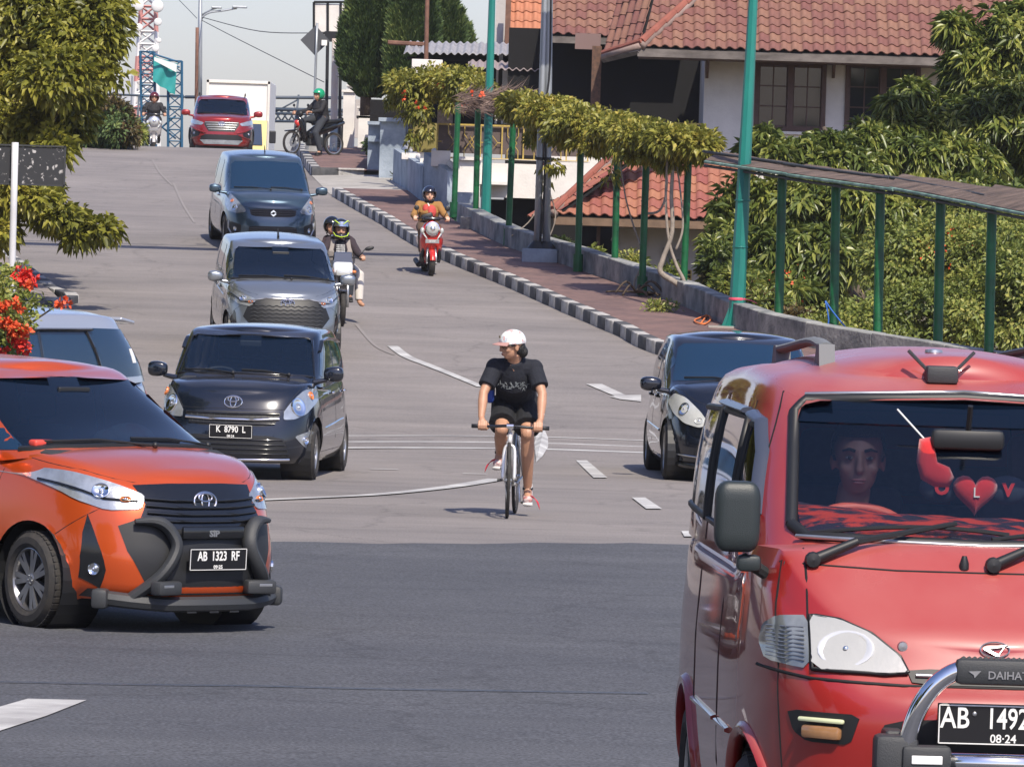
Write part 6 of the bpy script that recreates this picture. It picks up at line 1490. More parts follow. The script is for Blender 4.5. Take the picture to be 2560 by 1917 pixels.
q0=Lf+Vector((-.42,1.6,0));
tl=at(1143,470,DL+1.2)
e2=(Lf-tl).normalized();s3=((hB-Lf)-e2*(hB-Lf).dot(e2)).normalized()
nn=max(4,int((Lf-tl).length/.228)+1);tiled(H2,Lf-e2*nn*.228,e2,s3,nn,9,[(0,0),(nn*.228,0),(nn*.228+.1,9*.31),(nn*.228-.1,9*.31)],M_tile2,w=.228,L=.31)
mb=MB();mb.box(((Lf.x+Rt.x)/2,DL+.06,Lf.z-.13),(Rt.x-Lf.x,.05,.15));mb.build('fascia',mat('brown_fascia',(.20,.13,.085),.8,noise=.4,nscale=5),H2)
mb=MB();mb.box(((Lf.x+Rt.x)/2,DL+.55,Lf.z-.20),(Rt.x-Lf.x,.95,.03));mb.build('soffit',M_wood,H2)
slab('wall',(1332,470),(1620,760),DL+1.0,DL+1.2,M_cream,H2);slab('wall',(1170,470),(1334,760),DL+2.6,DL+2.7,M_black,H2)  # second wall is near-black, painting the shade under the low house
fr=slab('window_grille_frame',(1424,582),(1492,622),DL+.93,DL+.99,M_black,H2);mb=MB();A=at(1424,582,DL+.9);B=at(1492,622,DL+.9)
for i in range(7):mb.box((A.x+(B.x-A.x)*i/6,DL+.9,(A.z+B.z)/2),(.018,.02,A.z-B.z))
for i in range(5):mb.box(((A.x+B.x)/2,DL+.9,A.z+(B.z-A.z)*i/4),(B.x-A.x,.018,.018))
mb.build('grille',M_yellow,fr);slab('wall_plaque',(1432,535),(1470,572),DL+.96,DL+1.0,M_concp,H2)
for u,v0,v1 in((1290,470,560),(1332,480,530)):slab('bracket',(u,v0),(u+5,v1),DL+.7,DL+.8,M_wood,H2)
a=Vector((.45,98.8,9.4));
for k,(dz,r,lab)in enumerate(((0,.06,'thick bundle of overhead cables crossing high above the road'),(.35,.03,'upper thin overhead cable crossing high above the road'))):
 mb=MB();[mb.tube([(x,98.4+.02*x+k*.9+q*.15,8.4+dz+.006*(x+4)**2)for x in np.linspace(-16,12,30)],r,6)for q in range(5 if k==0 else 1)];tag(mb.build('overhead_cable',M_cable,None,True),lab,'cable')
def rebase(root,loc):
 root.location=loc
 for ch in root.children:ch.location=ch.location-Vector(loc)
for r_,l_ in((H1,(8,122,-1)),(AN,(-1,129,1)),(ST,(0,133,1)),(GW,(-.5,118,1)),(BW,(-3.5,130,2.8)),(GP,(-4,141,3.2)),(H2,(3,112,-1)),(perg,(1,100,1.2)),(can,(5,83,.2))):rebase(r_,l_)
# BEYOND THE CREST
M_ltr=mat('tower_red_hazed',(.52,.24,.22),.7);M_ltw=mat('tower_white',(.7,.7,.7),.6);M_blue=mat('blue_steel',(.03,.12,.22),.5,.2);M_slate=mat('slate_steel',(.05,.07,.10),.5)  # tower red is mixed paler: distance haze put into the paint
def lattice(mb,P0,P1,w0,w1,n,r,mb2=None):
 C_=[]
 for i in range(n+1):
  t=i/n;p=P0.lerp(P1,t);w=w0+(w1-w0)*t;C_.append([p+Vector((sx*w/2,sy*w/2,0))for sx,sy in((-1,-1),(1,-1),(1,1),(-1,1))])
 for i in range(n):
  b=mb if(mb2 is None or(i//2)%2==0)else mb2
  for k in range(4):b.tube([C_[i][k],C_[i+1][k]],r,4);b.tube([C_[i][k],C_[i+1][(k+1)%4]],r*.6,4);b.tube([C_[i+1][k],C_[i+1][(k+1)%4]],r*.6,4)
D=420;TW=empty('radio_tower',at(315,320,D),'red and white lattice radio tower with white dishes, its red mixed pale as if by haze','tower');O=TW.location
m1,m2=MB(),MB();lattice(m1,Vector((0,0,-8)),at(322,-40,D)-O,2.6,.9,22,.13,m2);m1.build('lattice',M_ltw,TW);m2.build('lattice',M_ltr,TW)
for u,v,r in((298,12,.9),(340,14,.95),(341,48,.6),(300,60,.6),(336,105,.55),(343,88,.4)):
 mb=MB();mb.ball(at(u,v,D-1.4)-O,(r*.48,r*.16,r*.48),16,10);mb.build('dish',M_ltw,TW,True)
mb=MB();mb.rbox(at(262,232,260),(.9,1.2,2.9),.05);tag(mb.build('water_tank_building',mat('pale_grey_block',(.45,.47,.5),.8),None),'pale grey block far behind the tree on the left skyline','building')
D=190;BN=empty('banner_frame',at(350,315,D),'blue steel scaffold carrying a teal cloth banner','banner');O=BN.location
mb=MB();lattice(mb,at(322,330,D)-O,at(318,112,D)-O,.45,.45,9,.03);lattice(mb,at(378,330,D)-O,at(378,132,D)-O,.45,.45,8,.03)
for a,b in(((315,112),(388,135)),((315,122),(388,146)),((320,300),(380,250)),((320,250),(380,300))):mb.tube([at(*a,D)-O,at(*b,D)-O],.03,4)
mb.build('scaffold',M_blue,BN)
mb=MB();X=np.linspace(0,1,12);vs=[]
c4=[at(332,122,D-.4)-O,at(383,138,D-.4)-O,at(378,206,D-.4)-O,at(330,176,D-.4)-O]
for i in range(13):
 for j in range(9):
  a_,b_=i/12,j/8;p=(c4[0].lerp(c4[1],a_)).lerp(c4[3].lerp(c4[2],a_),b_);vs.append(p+Vector((0,.08*math.sin(a_*9+b_*4),.02*math.sin(a_*14))))
mb.add(vs,grid_faces(13,9));bm_=mat('teal_banner',(.03,.33,.32),.7,noise=.2,nscale=3);mb.build('cloth',bm_,BN,True)
mb=MB();mb.add([c4[0]+Vector((.03,-.15,-.03)),c4[1]+Vector((0,-.15,-.02)),c4[0].lerp(c4[3],.05).lerp(c4[1].lerp(c4[2],.28),1)+Vector((0,-.15,0)),c4[0].lerp(c4[3],.18)+Vector((.03,-.15,0))],[(0,1,2,3)]);mb.build('banner_heading',M_ltw,BN)
D=215;BR=empty('steel_barrier',at(450,260,D),'long blue-grey steel pipe barrier beyond the crest of the road','barrier');O=BR.location;mb=MB()
for a,b,r in(((225,204),(400,210),.04),((400,210),(760,212),.06),((230,232),(400,238),.025),((578,236),(760,240),.07),((578,245),(760,249),.05),((578,262),(760,264),.05)):mb.tube([at(*a,D)-O,at(*b,D)-O],r,6)
for k in range(12):u=578+k*15;mb.tube([at(u,240,D)-O,at(u+15,262,D)-O],.03,4);mb.tube([at(u,262,D)-O,at(u+15,240,D)-O],.03,4)
for u in(590,645,690,240,300,395,450):mb.tube([at(u,205,D)-O,at(u-6 if u<500 else u-14,330,D)-O],.04,5)
mb.tube([at(590,245,D)-O,at(645,215,D)-O],.03,4);mb.build('pipes',M_slate,BR,True)
D=178;p=at(430,330,D);SL=empty('street_lamp',p,'twin armed street lamp standing against the sky beyond the crest','street lamp');mb=MB()
mb.tube([(0,0,0),at(432,70,D)-p,at(433,-20,D)-p],[.09,.07,.05],8);mb.build('post',M_gpole,SL,True)
mb=MB();mb.tube(curve_pts([at(431,65,D)-p,at(436,40,D)-p,at(452,28,D)-p,at(480,24,D)-p,at(512,18,D)-p],4),.035,6);mb.tube([at(434,34,D)-p,at(455,22,D)-p,at(468,18,D)-p],.025,6);mb.build('arm',M_gpole,SL,True)
mb=MB();mb.rbox(at(518,16,D)-p,(.45,.2,.07),.02);mb.build('lamp_head',M_gpole,SL);mb=MB();mb.rbox(at(468,17,D)-p,(.32,.2,.06),.02);mb.build('lamp_head',M_gpole,SL)
p=at(423,330,D-2);t=at(426,60,D-2);pole_between('utility_pole',p,t,.06,.05,M_rust,'short rusty pole close beside the skyline street lamp','pole',8)
for pts,lab in((((380,-6),(400,14),(425,40)),'thin wire running from the sky down to the skyline lamp'),(((437,45),(520,88),(700,178)),'long thin wire sagging from the skyline lamp to the right'),(((437,38),(560,68),(690,72)),'upper thin wire from the skyline lamp to the billboard')):
 mb=MB();mb.tube(curve_pts([at(u,v,178-12*i)for i,(u,v)in enumerate(pts)],6),.012,4);tag(mb.build('wire',M_cable,None),lab,'wire')
D=176;p0=at(515,320,D);TR=empty('box_truck',(p0.x,D,zroad(D)),'white box truck with a yellow cab following the red SUV over the crest','truck');z0=zroad(D)
a=at(447,172,D+1.4);b=at(580,330,D+1.4);wbx=b.x-a.x;cx=(a.x+b.x)/2-p0.x;zt=a.z-z0
mb=MB();mb.rbox((cx,3.4,(zt+.8)/2),(wbx,4.2,zt-.8),.03);bx=mb.build('cargo_box',M_ltw,TR)
mb=MB()
for s in(-1,1):mb.box((cx+s*(wbx/2-.04),1.27,(zt+.8)/2),(.07,.05,zt-.8))
mb.box((cx,1.27,zt-.05),(wbx,.05,.08));mb.build('box_frame',M_wwall,bx)
mb=MB();bm=bmesh.new();cw=1.66
prof=[(-.0,.35),(-.02,.95),(.10,1.15),(.38,1.88),(.55,1.95),(1.2,1.95),(1.2,.35)]
mb.prism(prof,-cw/2,cw/2,lambda y,z,h:(cx+.12+h,y,z));cab=mb.build('cab',mat('yellow_cab',(.62,.48,.14),.35,coat=1),TR)
mb=MB();mb.add([(cx+.12-.72,.085,1.2),(cx+.12+.72,.085,1.2),(cx+.12+.66,.345,1.84),(cx+.12-.66,.345,1.84)],[(0,1,2,3)]);mb.build('windshield',M_tint,TR)
for s in(-1,1):
 mb=MB();mb.lathe([(0,-.03),(.09,-.02),(.09,0)],axis='y',c=(cx+.12+s*.6,0,.75),seg=12);mb.build('headlight',M_lens,TR);mb=MB();mb.rbox((cx+.12+s*1.02,.05,1.45),(.20,.08,.38),.03);mb.build('side_mirror',M_dark,TR)
 mb=MB();mb.lathe([(0,-.12),(.38,-.12),(.40,0),(.38,.12),(0,.12)],axis='x',c=(cx+.12+s*.7,.75,.40),seg=20);mb.build('wheel',M_tyre,TR,40);mb=MB();mb.lathe([(0,-.12),(.38,-.12),(.40,0),(.38,.12),(0,.12)],axis='x',c=(cx+.12+s*.7,4.2,.40),seg=20);mb.build('wheel',M_tyre,TR,40)
mb=MB();mb.box((cx+.12,-.02,.45),(1.6,.05,.22));mb.build('bumper',M_dark,TR)
# CARS IN PLACE
def put(c,D,xf,yaw,z=None,roll=0,label=None,pitch=None,group='cars and vans in the traffic'):
 "yaw: degrees the nose is turned towards picture right, 0 = facing down the camera axis; D, xf: middle of the front axle"
 a=R(yaw);h=Vector((math.sin(a),-math.cos(a),0));yr=D-c.wb*h.y*0+(-h.y)*c.wb
 z0=zroad(D);zr=zroad(D+(-h.y)*c.wb);pt=math.atan2(z0-zr,c.wb)
 c.place(xf,D,z0 if z is None else z,math.atan2(h.y,h.x),-pt if pitch is None else pitch,roll)
 c.root['label']=label;c.root['category']='van' if 'minivan' in label else 'car';c.root['group']=group
CARS={}
def xat_u(u,D,v=800):return at(u,v,D).x
def go():
 c=calya('orange');c.root.name='orange_mpv';put(c,35.4,(xat_u(100,35.0,1352)+xat_u(475,35.9,1340))/2,40,label='orange MPV turning in the left foreground, with a black front guard');CARS['o']=c
 c=black_hatch();put(c,57.6,xat_u(522,57.6),-5,label='black hatchback with round headlamps waiting behind the orange MPV');CARS['h']=c
 c=calya('silver');c.root.name='silver_blue_mpv';put(c,81.0,xat_u(607,81.0),7.3,label='silver-blue MPV right behind the black hatchback, third in the queue');CARS['c']=c
 c=ertiga();c.root.name='steel_blue_mpv';put(c,104,xat_u(571,104),8,label='steel blue MPV with a white number plate coming down the slope');CARS['e']=c
 c=rush();c.root.name='red_suv';put(c,152.2,xat_u(462,152),3.0,label='dark red SUV cresting the hill at the top of the road');CARS['r']=c
 c=yaris();c.root.name='blue_black_hatchback';put(c,60.5,xat_u(1608,60.5),3.0,label='glossy blue-black rounded hatchback half hidden behind the red minivan');CARS['y']=c
 c=avanza('silver');c.root.name='silver_mpv';a=R(-30);tail=Vector((xat_u(338,50.0)+.12,51.0));h=Vector((math.sin(a),-math.cos(a)));nose=tail+h*3.38+Vector((h.y,-h.x))*.80*1
 put(c,nose.y,nose.x,-30,z=.05,label='silver MPV turning left behind the flowering bush, seen from its side');CARS['a']=c
 c=avanza('cream');c.root.name='cream_car';put(c,nose.y+2.3,nose.x-.24,-30,z=-.03,label='cream white car with a dark roof panel almost hidden behind the silver MPV');CARS['w']=c
 c=van();put(c,19.5,1.575,3.0,label='red minivan with a chrome bull bar, nearest vehicle at the right edge',z=.14,pitch=0);CARS['v']=c
 d=van_driver(c)
go()
# PLANTS
def leaf_mat(name,dark,mid,light,rough=.45,trans=.35,pos=(.25,.55,.85)):
 m=bpy.data.materials.new(name);m.use_nodes=True;n=m.node_tree.nodes;l=m.node_tree.links;p=n['Principled BSDF']
 g=n.new('ShaderNodeNewGeometry');rp=n.new('ShaderNodeValToRGB');e=rp.color_ramp.elements
 e[0].position=0;e[0].color=(*dark,1);e[1].position=1;e[1].color=(*light,1);k=e.new(pos[1]);k.color=(*mid,1)
 tc=n.new('ShaderNodeTexCoord');nz=n.new('ShaderNodeTexNoise');nz.inputs['Scale'].default_value=1.1;nz.inputs['Detail'].default_value=2;l.new(tc.outputs['Object'],nz.inputs[0])
 ma=n.new('ShaderNodeMath');ma.operation='MULTIPLY_ADD';ma.inputs[1].default_value=.55;l.new(g.outputs['Random Per Island'],ma.inputs[0])
 mb=n.new('ShaderNodeMapRange');mb.inputs['From Min'].default_value=.3;mb.inputs['From Max'].default_value=.7;mb.inputs['To Max'].default_value=.45;l.new(nz.outputs['Fac'],mb.inputs[0]);l.new(mb.outputs[0],ma.inputs[2])
 l.new(ma.outputs[0],rp.inputs[0]);l.new(rp.outputs[0],p.inputs['Base Color']);p.inputs['Roughness'].default_value=rough
 o=n['Material Output'];tr=n.new('ShaderNodeBsdfTranslucent');mx=n.new('ShaderNodeMixShader');mx.inputs[0].default_value=trans
 l.new(rp.outputs[0],tr.inputs[0]);l.new(p.outputs[0],mx.inputs[1]);l.new(tr.outputs[0],mx.inputs[2]);l.new(mx.outputs[0],o.inputs[0])
 MATS[name]=m;return m
M_leaf_l=leaf_mat('yellow_green_leaves',(.04,.06,.012),(.25,.25,.035),(.52,.46,.09))
M_leaf_m=leaf_mat('mango_leaves',(.030,.055,.018),(.14,.185,.040),(.50,.50,.12),rough=.35,pos=(0,.5,1))
M_leaf_s=leaf_mat('light_shrub_leaves',(.045,.075,.018),(.24,.29,.065),(.52,.48,.13))
M_leaf_c=leaf_mat('conifer_foliage',(.025,.055,.020),(.095,.155,.045),(.28,.32,.09),rough=.7,trans=.15)
M_leaf_v=leaf_mat('vine_leaves',(.06,.08,.018),(.30,.30,.055),(.58,.46,.10))
M_leaf_r=leaf_mat('reddish_shrub_leaves',(.03,.04,.015),(.11,.085,.03),(.25,.15,.06))
M_dead=leaf_mat('dry_stems',(.12,.08,.07),(.22,.155,.13),(.33,.25,.20),rough=.9,trans=.1)
M_flower=mat('orange_flower',(.70,.10,.03),.6);M_flower2=mat('red_orange_flower',(.72,.045,.03),.6)
M_bark=mat('bark',(.13,.10,.075),.9,noise=.5,nscale=7,bump=.5,bscale=18);M_barkp=mat('pale_bark',(.36,.31,.26),.9,noise=.4,nscale=6,bump=.3)
M_twig=mat('twig',(.07,.05,.035),.9)
def unit(v):return v/np.maximum(np.linalg.norm(v,axis=-1,keepdims=True),1e-9)
def leaf_geo(P,D,N,L,W,fold=.25,droop=.0):
 "P base points, D direction, N up; returns vertices and faces of folded two-triangle leaves"
 D=unit(D);S=unit(np.cross(D,N));N=unit(np.cross(S,D));L=L[:,None];W=W[:,None]
 mid=P+D*L*.45;a=mid+S*W*.5+N*W*fold;b=mid-S*W*.5+N*W*fold;tip=P+D*L-np.array([0,0,1.0])*L*droop
 V=np.stack([P,a,tip,b],1).reshape(-1,3);k=np.arange(len(P))*4
 F=np.stack([np.stack([k,k+1,k+2],1),np.stack([k,k+2,k+3],1)],1).reshape(-1,3)
 return V,F
def np_mesh(name,V,F,m,parent=None,smooth=False):
 me=bpy.data.meshes.new(name);me.vertices.add(len(V));me.vertices.foreach_set('co',V.astype(np.float32).ravel());k=F.shape[1]
 me.loops.add(len(F)*k);me.loops.foreach_set('vertex_index',F.astype(np.int32).ravel());me.polygons.add(len(F))
 me.polygons.foreach_set('loop_start',np.arange(0,len(F)*k,k,dtype=np.int32));me.polygons.foreach_set('loop_total',np.full(len(F),k,dtype=np.int32));me.update(calc_edges=True)
 return link(name,me,m,parent,smooth)
def hash_noise(P,s,seed=0):
 q=P*s;
 return(np.sin(q[:,0]*1.7+seed)*np.cos(q[:,1]*1.3+seed*2.1)+np.sin(q[:,2]*1.9+q[:,0]*.7+seed*.7)*np.cos(q[:,1]*.9-q[:,2]*1.1+seed))/2
def blob_points(blobs,n,rnd,gap=.15,seed=0,shell=.55):
 out=[];nor=[];vol=np.array([b[1][0]*b[1][1]*b[1][2]for b in blobs])**.67;pr=vol/vol.sum()
 which=rnd.choice(len(blobs),n*3,p=pr);d=unit(rnd.normal(size=(n*3,3)));r=(shell+(1-shell)*rnd.random(n*3)**.6)
 C=np.array([tuple(b[0])for b in blobs])[which];Rr=np.array([b[1]for b in blobs])[which]
 lump=1+.20*hash_noise(d*3+which[:,None],2.2,seed)
 P=C+d*Rr*(r*lump)[:,None]
 keep=hash_noise(P,2.4,seed+3)>-1+gap*2
 P=P[keep][:n];d=d[keep][:n];return P,unit(d/Rr[keep][:n])
def fol(name,blobs,ncl,per,L,W,m,parent,rnd,mode='rosette',gap=.15,seed=0,shell=.5,droop=.15,spread=1.0,cl=.12,kind='stuff',up=.35,singles=0):
 P,O=blob_points(blobs,ncl,rnd,gap,seed,shell);n=len(P);
 Pk=np.repeat(P,per,0);Ok=np.repeat(unit(O+np.array([0,0,up])),per,0)
 rd=unit(rnd.normal(size=(n*per,3)))
 if mode=='rosette':
  base=Pk+rd*cl*.25;D=unit(Ok*.55+rd*spread)
 else:
  base=Pk+rd*cl;D=unit(Ok*.5+rd*spread)
 D[:,2]-=droop;N=unit(np.cross(np.cross(D,Ok+rd*.3),D)+1e-6);flip=N[:,2]<0;N[flip]*=-1
 Ls=L*(.6+.7*rnd.random(n*per));Ws=W*(.7+.6*rnd.random(n*per))
 V,F=leaf_geo(base,D,N,Ls,Ws,droop=droop)
 if singles:
  idx=np.argsort(base[:,1]-.0*base[:,2])[:singles*8:8];pick=idx[:singles]
  mask=np.ones(len(base),bool);mask[pick]=False
  me=bpy.data.meshes.new('leaf');me.from_pydata([(0,0,0),(.30,.5*.75,.12),(.62,.5,.16),(1,0,-.06),(.62,-.5,.16),(.30,-.5*.75,.12),(.5,0,.0)],[],[(0,1,6),(1,2,6),(2,3,6),(3,4,6),(4,5,6),(5,0,6)]);me.materials.append(m)
  for i in pick:
   o=bpy.data.objects.new('leaf',me);COL.objects.link(o);o.parent=parent
   x=Vector(D[i]).normalized();z=Vector(N[i]);y=z.cross(x).normalized();z=x.cross(y)
   M4=Matrix((x*Ls[i],y*Ws[i],z*Ws[i])).transposed().to_4x4();M4.translation=Vector(base[i]);o.matrix_local=M4
  keepf=np.repeat(mask,2);F=F[keepf]
 o=np_mesh(name,V,F,m,parent)
 if kind:o['kind']=kind
 return o,P
def limbs(root,parent,targets,m,r0,rnd,name='trunk',bend=.15):
 mb=MB()
 for i,t in enumerate(targets):
  t=Vector(t);root_=Vector(root);mid=root_.lerp(t,.5)+Vector(rnd.normal(size=3))*bend;q=curve_pts([root_,root_.lerp(mid,.5)+Vector(rnd.normal(size=3))*bend*.4,mid,t],4);n=len(q)
  mb.tube(q,[r0*(1-.85*k/n)for k in range(n)],7)
 return mb.build(name,m,parent,True)
rp_=np.random.default_rng(11)
def B(u,v,D,ru,rv,rd=None):
 "blob centred at photo (u, v) and depth D with radii given in 2212-px and metres of depth"
 s=12530/D;return(at(u,v,D),(ru/s,rd if rd else min(ru,rv)/s*1.1,rv/s))
T=empty('broadleaf_tree',(0,0,0),'yellow-green broadleaf tree filling the upper left corner, low branches over the signboard','tree')
bl=[B(40,60,92,170,110),B(160,110,91,95,95),B(215,45,91,60,70),B(60,200,92,140,95),B(140,235,91,70,60),B(-60,150,93,160,170),B(225,160,90.5,42,18),B(120,320,90,30,40),B(70,285,91,95,60),B(20,-30,92,220,90),B(170,-20,92,110,60),B(120,165,90,80,60)]
fol('crown',bl,4200,9,.155,.085,M_leaf_l,T,rp_,mode='spray',gap=.16,cl=.13,shell=.35,droop=.25,singles=110,seed=2)
bl2=[B(60,430,88,75,22,.5),B(130,470,88,55,22,.5),B(205,492,88,45,14,.4),B(15,400,88,60,25,.5),B(95,400,88.5,26,26,.4),B(-10,500,88,45,30,.5),B(165,510,88,25,18,.3),B(235,500,88,20,8,.2)]
fol('branch_leaves',bl2,520,9,.15,.085,M_leaf_l,T,rp_,mode='spray',gap=.1,cl=.11,shell=.1,droop=.3,singles=60,seed=5)
limbs(at(-60,560,92),T,[at(40,60,92),at(160,110,91),at(60,200,92),at(-60,40,92),at(215,45,91),at(130,235,90.5)],M_bark,.16,rp_,'trunk',.25)
limbs(at(-20,350,92),T,[at(130,470,88),at(205,492,88),at(60,430,88),at(235,500,88)],M_twig,.035,rp_,'low_branch',.12)
rebase(T,(-9.5,92,.8))
T=empty('shrub',(0,0,0),'dark clipped roadside shrub with reddish top, left of the crest','shrub')
fol('foliage',[B(225,285,141,45,40,1.5),B(250,275,140,38,38,1.2),B(180,290,141,50,40,1.5)],1100,8,.13,.07,M_leaf_c,T,rp_,mode='spray',gap=.05,cl=.12,shell=.5,seed=1)
fol('red_shoots',[B(238,232,140,28,22,.8),B(262,250,140,22,22,.6),B(282,285,139.5,18,26,.5)],420,6,.12,.06,M_leaf_r,T,rp_,mode='spray',gap=.05,cl=.1,shell=.3)
rebase(T,(-10,141,3.2))
T=empty('shrub',(0,0,0),'low olive shrub beside the motorcyclist at the crest','shrub')
fol('foliage',[B(285,292,144,26,26,.6)],260,7,.13,.06,M_leaf_s,T,rp_,mode='spray',cl=.1,shell=.2);rebase(T,(-9,144,3.3))
T=empty('flowering_bush',(0,0,0),'bush with orange-red flowers at the left edge above the silver MPV','bush')
bl=[B(5,640,40,38,50,.35),B(-20,700,40,70,60,.4),B(35,690,39.5,34,28,.3),B(20,740,40,40,34,.3),B(60,655,40,26,10,.15),B(100,655,40,26,6,.1),B(45,590,40,16,12,.15),B(-40,610,40,60,40,.4)]
fol('foliage',bl,620,7,.040,.027,M_leaf_s,T,rp_,mode='spray',gap=.12,cl=.05,shell=.2,droop=.1)
for nm,mm,bb,k in(('flowers',M_flower2,[B(48,590,39.5,22,12,.1),B(60,606,39.5,16,12,.1),B(45,748,39.4,20,14,.1),B(30,722,39.4,18,12,.1),B(5,765,39.5,14,10,.1)],75),('flowers',M_flower,[B(35,660,39.3,20,12,.1),B(20,700,39.3,26,12,.1),B(48,718,39.3,18,10,.1),B(138,655,39.5,12,8,.06),B(-5,660,39.4,16,20,.1),B(62,620,39.4,8,8,.05)],80)):
 fol(nm,bb,k,7,.036,.032,mm,T,rp_,mode='rosette',gap=0,cl=.03,shell=.1,droop=0,spread=1.2)
limbs(at(-30,800,40),T,[at(5,640,40),at(48,600,40),at(60,655,40),at(130,655,40)],M_twig,.02,rp_,'stems',.05);rebase(T,(-3.9,40,0))
T=empty('mango_tree',(0,0,0),'mango tree with long glossy leaves spreading in front of the white house','tree')
bl=[B(2130,170,104,90,110),B(2210,110,104,110,110),B(2070,270,103,90,60),B(1965,280,102.5,70,36),B(1870,300,102,70,36),B(1790,312,101.5,60,24),B(1710,325,101,60,18),B(1655,285,101,22,10,.4),B(2180,280,103,120,110),B(2000,345,102,200,50),B(1800,355,101,130,36),B(1930,222,102.5,26,14,.4),B(2060,60,104,30,30,.5),B(1650,330,100.5,60,20,.5),B(1970,200,103,30,25,.5)]
fol('crown',bl,3600,9,.25,.062,M_leaf_m,T,rp_,gap=.34,shell=.35,droop=.35,spread=.85,singles=140,seed=4)
bl2=[B(1600,440,98,60,60),B(1580,530,97.5,60,60),B(1590,620,96.5,70,50),B(1720,450,98,110,70),B(1880,460,98,130,80),B(1760,560,97,150,80),B(1680,650,96,120,50,1.2),B(2100,450,98,150,70)]
fol('lower_crown',bl2,2500,9,.23,.065,M_leaf_m,T,rp_,gap=.37,shell=.45,droop=.35,spread=.85,singles=120,seed=9)
limbs(at(1900,800,100),T,[at(2130,170,104),at(2060,250,103),at(1860,255,102),at(1780,275,101.5),at(1600,440,98),at(1760,560,97),at(1580,530,97.5),at(1700,450,98)],M_bark,.18,rp_,'trunk',.3);rebase(T,(6.3,100,-2.2))
T=empty('shrub',(0,0,0),'pale green fine-leaved shrub growing up behind the canopy posts on the right','shrub')
bl=[B(1950,560,92,90,90),B(2060,540,92,110,90),B(2170,560,91.5,110,110),B(2000,680,91,160,80),B(2150,700,90,130,90),B(1850,690,90.5,90,45),B(2210,640,90,90,110),B(1780,720,90,90,25,.8),B(2100,640,90.5,90,60),B(1900,740,89,120,30),B(2200,480,93,80,40)]
fol('foliage',bl,4600,8,.10,.05,M_leaf_s,T,rp_,mode='spray',gap=.30,cl=.11,shell=.4,droop=.2,seed=6,singles=60)
fol('red_berries',[B(2060,560,91.5,90,60,.5),B(1700,620,95.5,40,40,.4)],60,3,.05,.05,M_flower,T,rp_,mode='spray',gap=0,cl=.1)
limbs(at(2050,840,91),T,[at(1950,560,92),at(2060,540,92),at(2170,560,91.5),at(1850,690,90.5),at(2200,480,93)],M_twig,.05,rp_,'stems',.2);rebase(T,(7,91,-1.8))
T=empty('shrub',(0,0,0),'reddish brown and green bush against the low wall right of the beige house','shrub')
fol('foliage',[B(1590,640,93.5,55,40,.5),B(1640,660,93,60,35,.5),B(1550,600,94,30,40,.4),B(1720,690,91.5,60,22,.4)],700,8,.13,.045,M_leaf_r,T,rp_,mode='rosette',gap=.15,shell=.3,seed=3)
fol('green_leaves',[B(1590,620,93.4,60,50,.5),B(1550,560,94,40,50,.5),B(1640,660,92.9,70,35,.5)],420,8,.15,.05,M_leaf_m,T,rp_,mode='rosette',gap=.15,shell=.5,seed=7);rebase(T,(3.9,93.5,-.5))
for k,(u,v,D,ru,rv,lab)in enumerate(((1215,540,103.5,22,24,'small leafy weeds rising behind the low wall, next to the paired galvanised poles'),(1275,562,101.5,30,22,'patch of weeds behind the low wall under the pergola'),(1365,575,99,28,34,'taller bright green weed clump in front of the dark underside of the beige house'),(1250,600,100,16,8,'tiny tuft of leaves on top of the low wall'),(1445,600,97,24,30,'thin weeds in front of the small grilled window'))):
 T=empty('weed_clump',(0,0,0),lab,'plant');fol('leaves',[B(u,v,D,ru,rv,.25)],90,7,.11,.05,M_leaf_s,T,rp_,mode='spray',cl=.08,shell=.0,up=1.0);q=at(u,v+rv,D);rebase(T,tuple(q))
def BV(u,v,D,ru,rv,rd=None):return B(u,v,float(np.interp(u,[q[0]for q in PERG],[p.y for p in PP]))-.25,ru,rv,rd)
def vine(lab,bl,n,L=.11,mm=None,hang=(),flowers=(),seed=0,dead=None,sg=0):
 T=empty('climbing_vine',(0,0,0),lab,'vine')
 if n:fol('leaves',bl,n,9,L,L*.62,mm or M_leaf_v,T,rp_,mode='spray',gap=.2,cl=.13,shell=.1,droop=.25,seed=seed,singles=sg)
 if hang:fol('hanging_leaves',hang,len(hang)*26,6,L,L*.6,M_leaf_v,T,rp_,mode='spray',gap=.1,cl=.07,shell=0,droop=.5)
 if flowers:fol('flowers',flowers,len(flowers)*3,6,.07,.06,M_flower,T,rp_,mode='rosette',gap=0,cl=.04,shell=0,spread=1.2,droop=0)
 if dead:
  P,O=blob_points(dead,1500,rp_,0,1,.2);D=unit(np.array([[.9,0,.12]])+rp_.normal(size=P.shape)*.30);V,F=leaf_geo(P,D,unit(rp_.normal(size=P.shape)),.38*(.5+rp_.random(len(P))),.014+.006*rp_.random(len(P)));np_mesh('dry_stems',V,F,M_dead,T)['kind']='stuff'
 return T
T=vine('leafy vine with orange flowers over the far end of the pergola, trailing down',[B(880,185,117,45,24,.9),B(940,180,117,55,26,.9),B(1000,178,116,50,22,.8),B(1040,195,114,30,12,.6)],1000,hang=[B(895,220,116.5,30,20,.3),B(885,250,116.5,18,14,.2),B(910,240,116.3,22,24,.3),B(890,300,116.2,14,26,.15),B(922,280,116.2,10,26,.1),B(850,215,117,12,20,.2),B(980,225,115.5,26,12,.3)],flowers=[B(870,205,116,10,8,.1),B(905,232,115.8,12,10,.1),B(1010,230,115,14,8,.1),B(925,250,115.8,8,14,.1),B(960,190,116,20,8,.1)],sg=20);rebase(T,(-2,117,2.2))
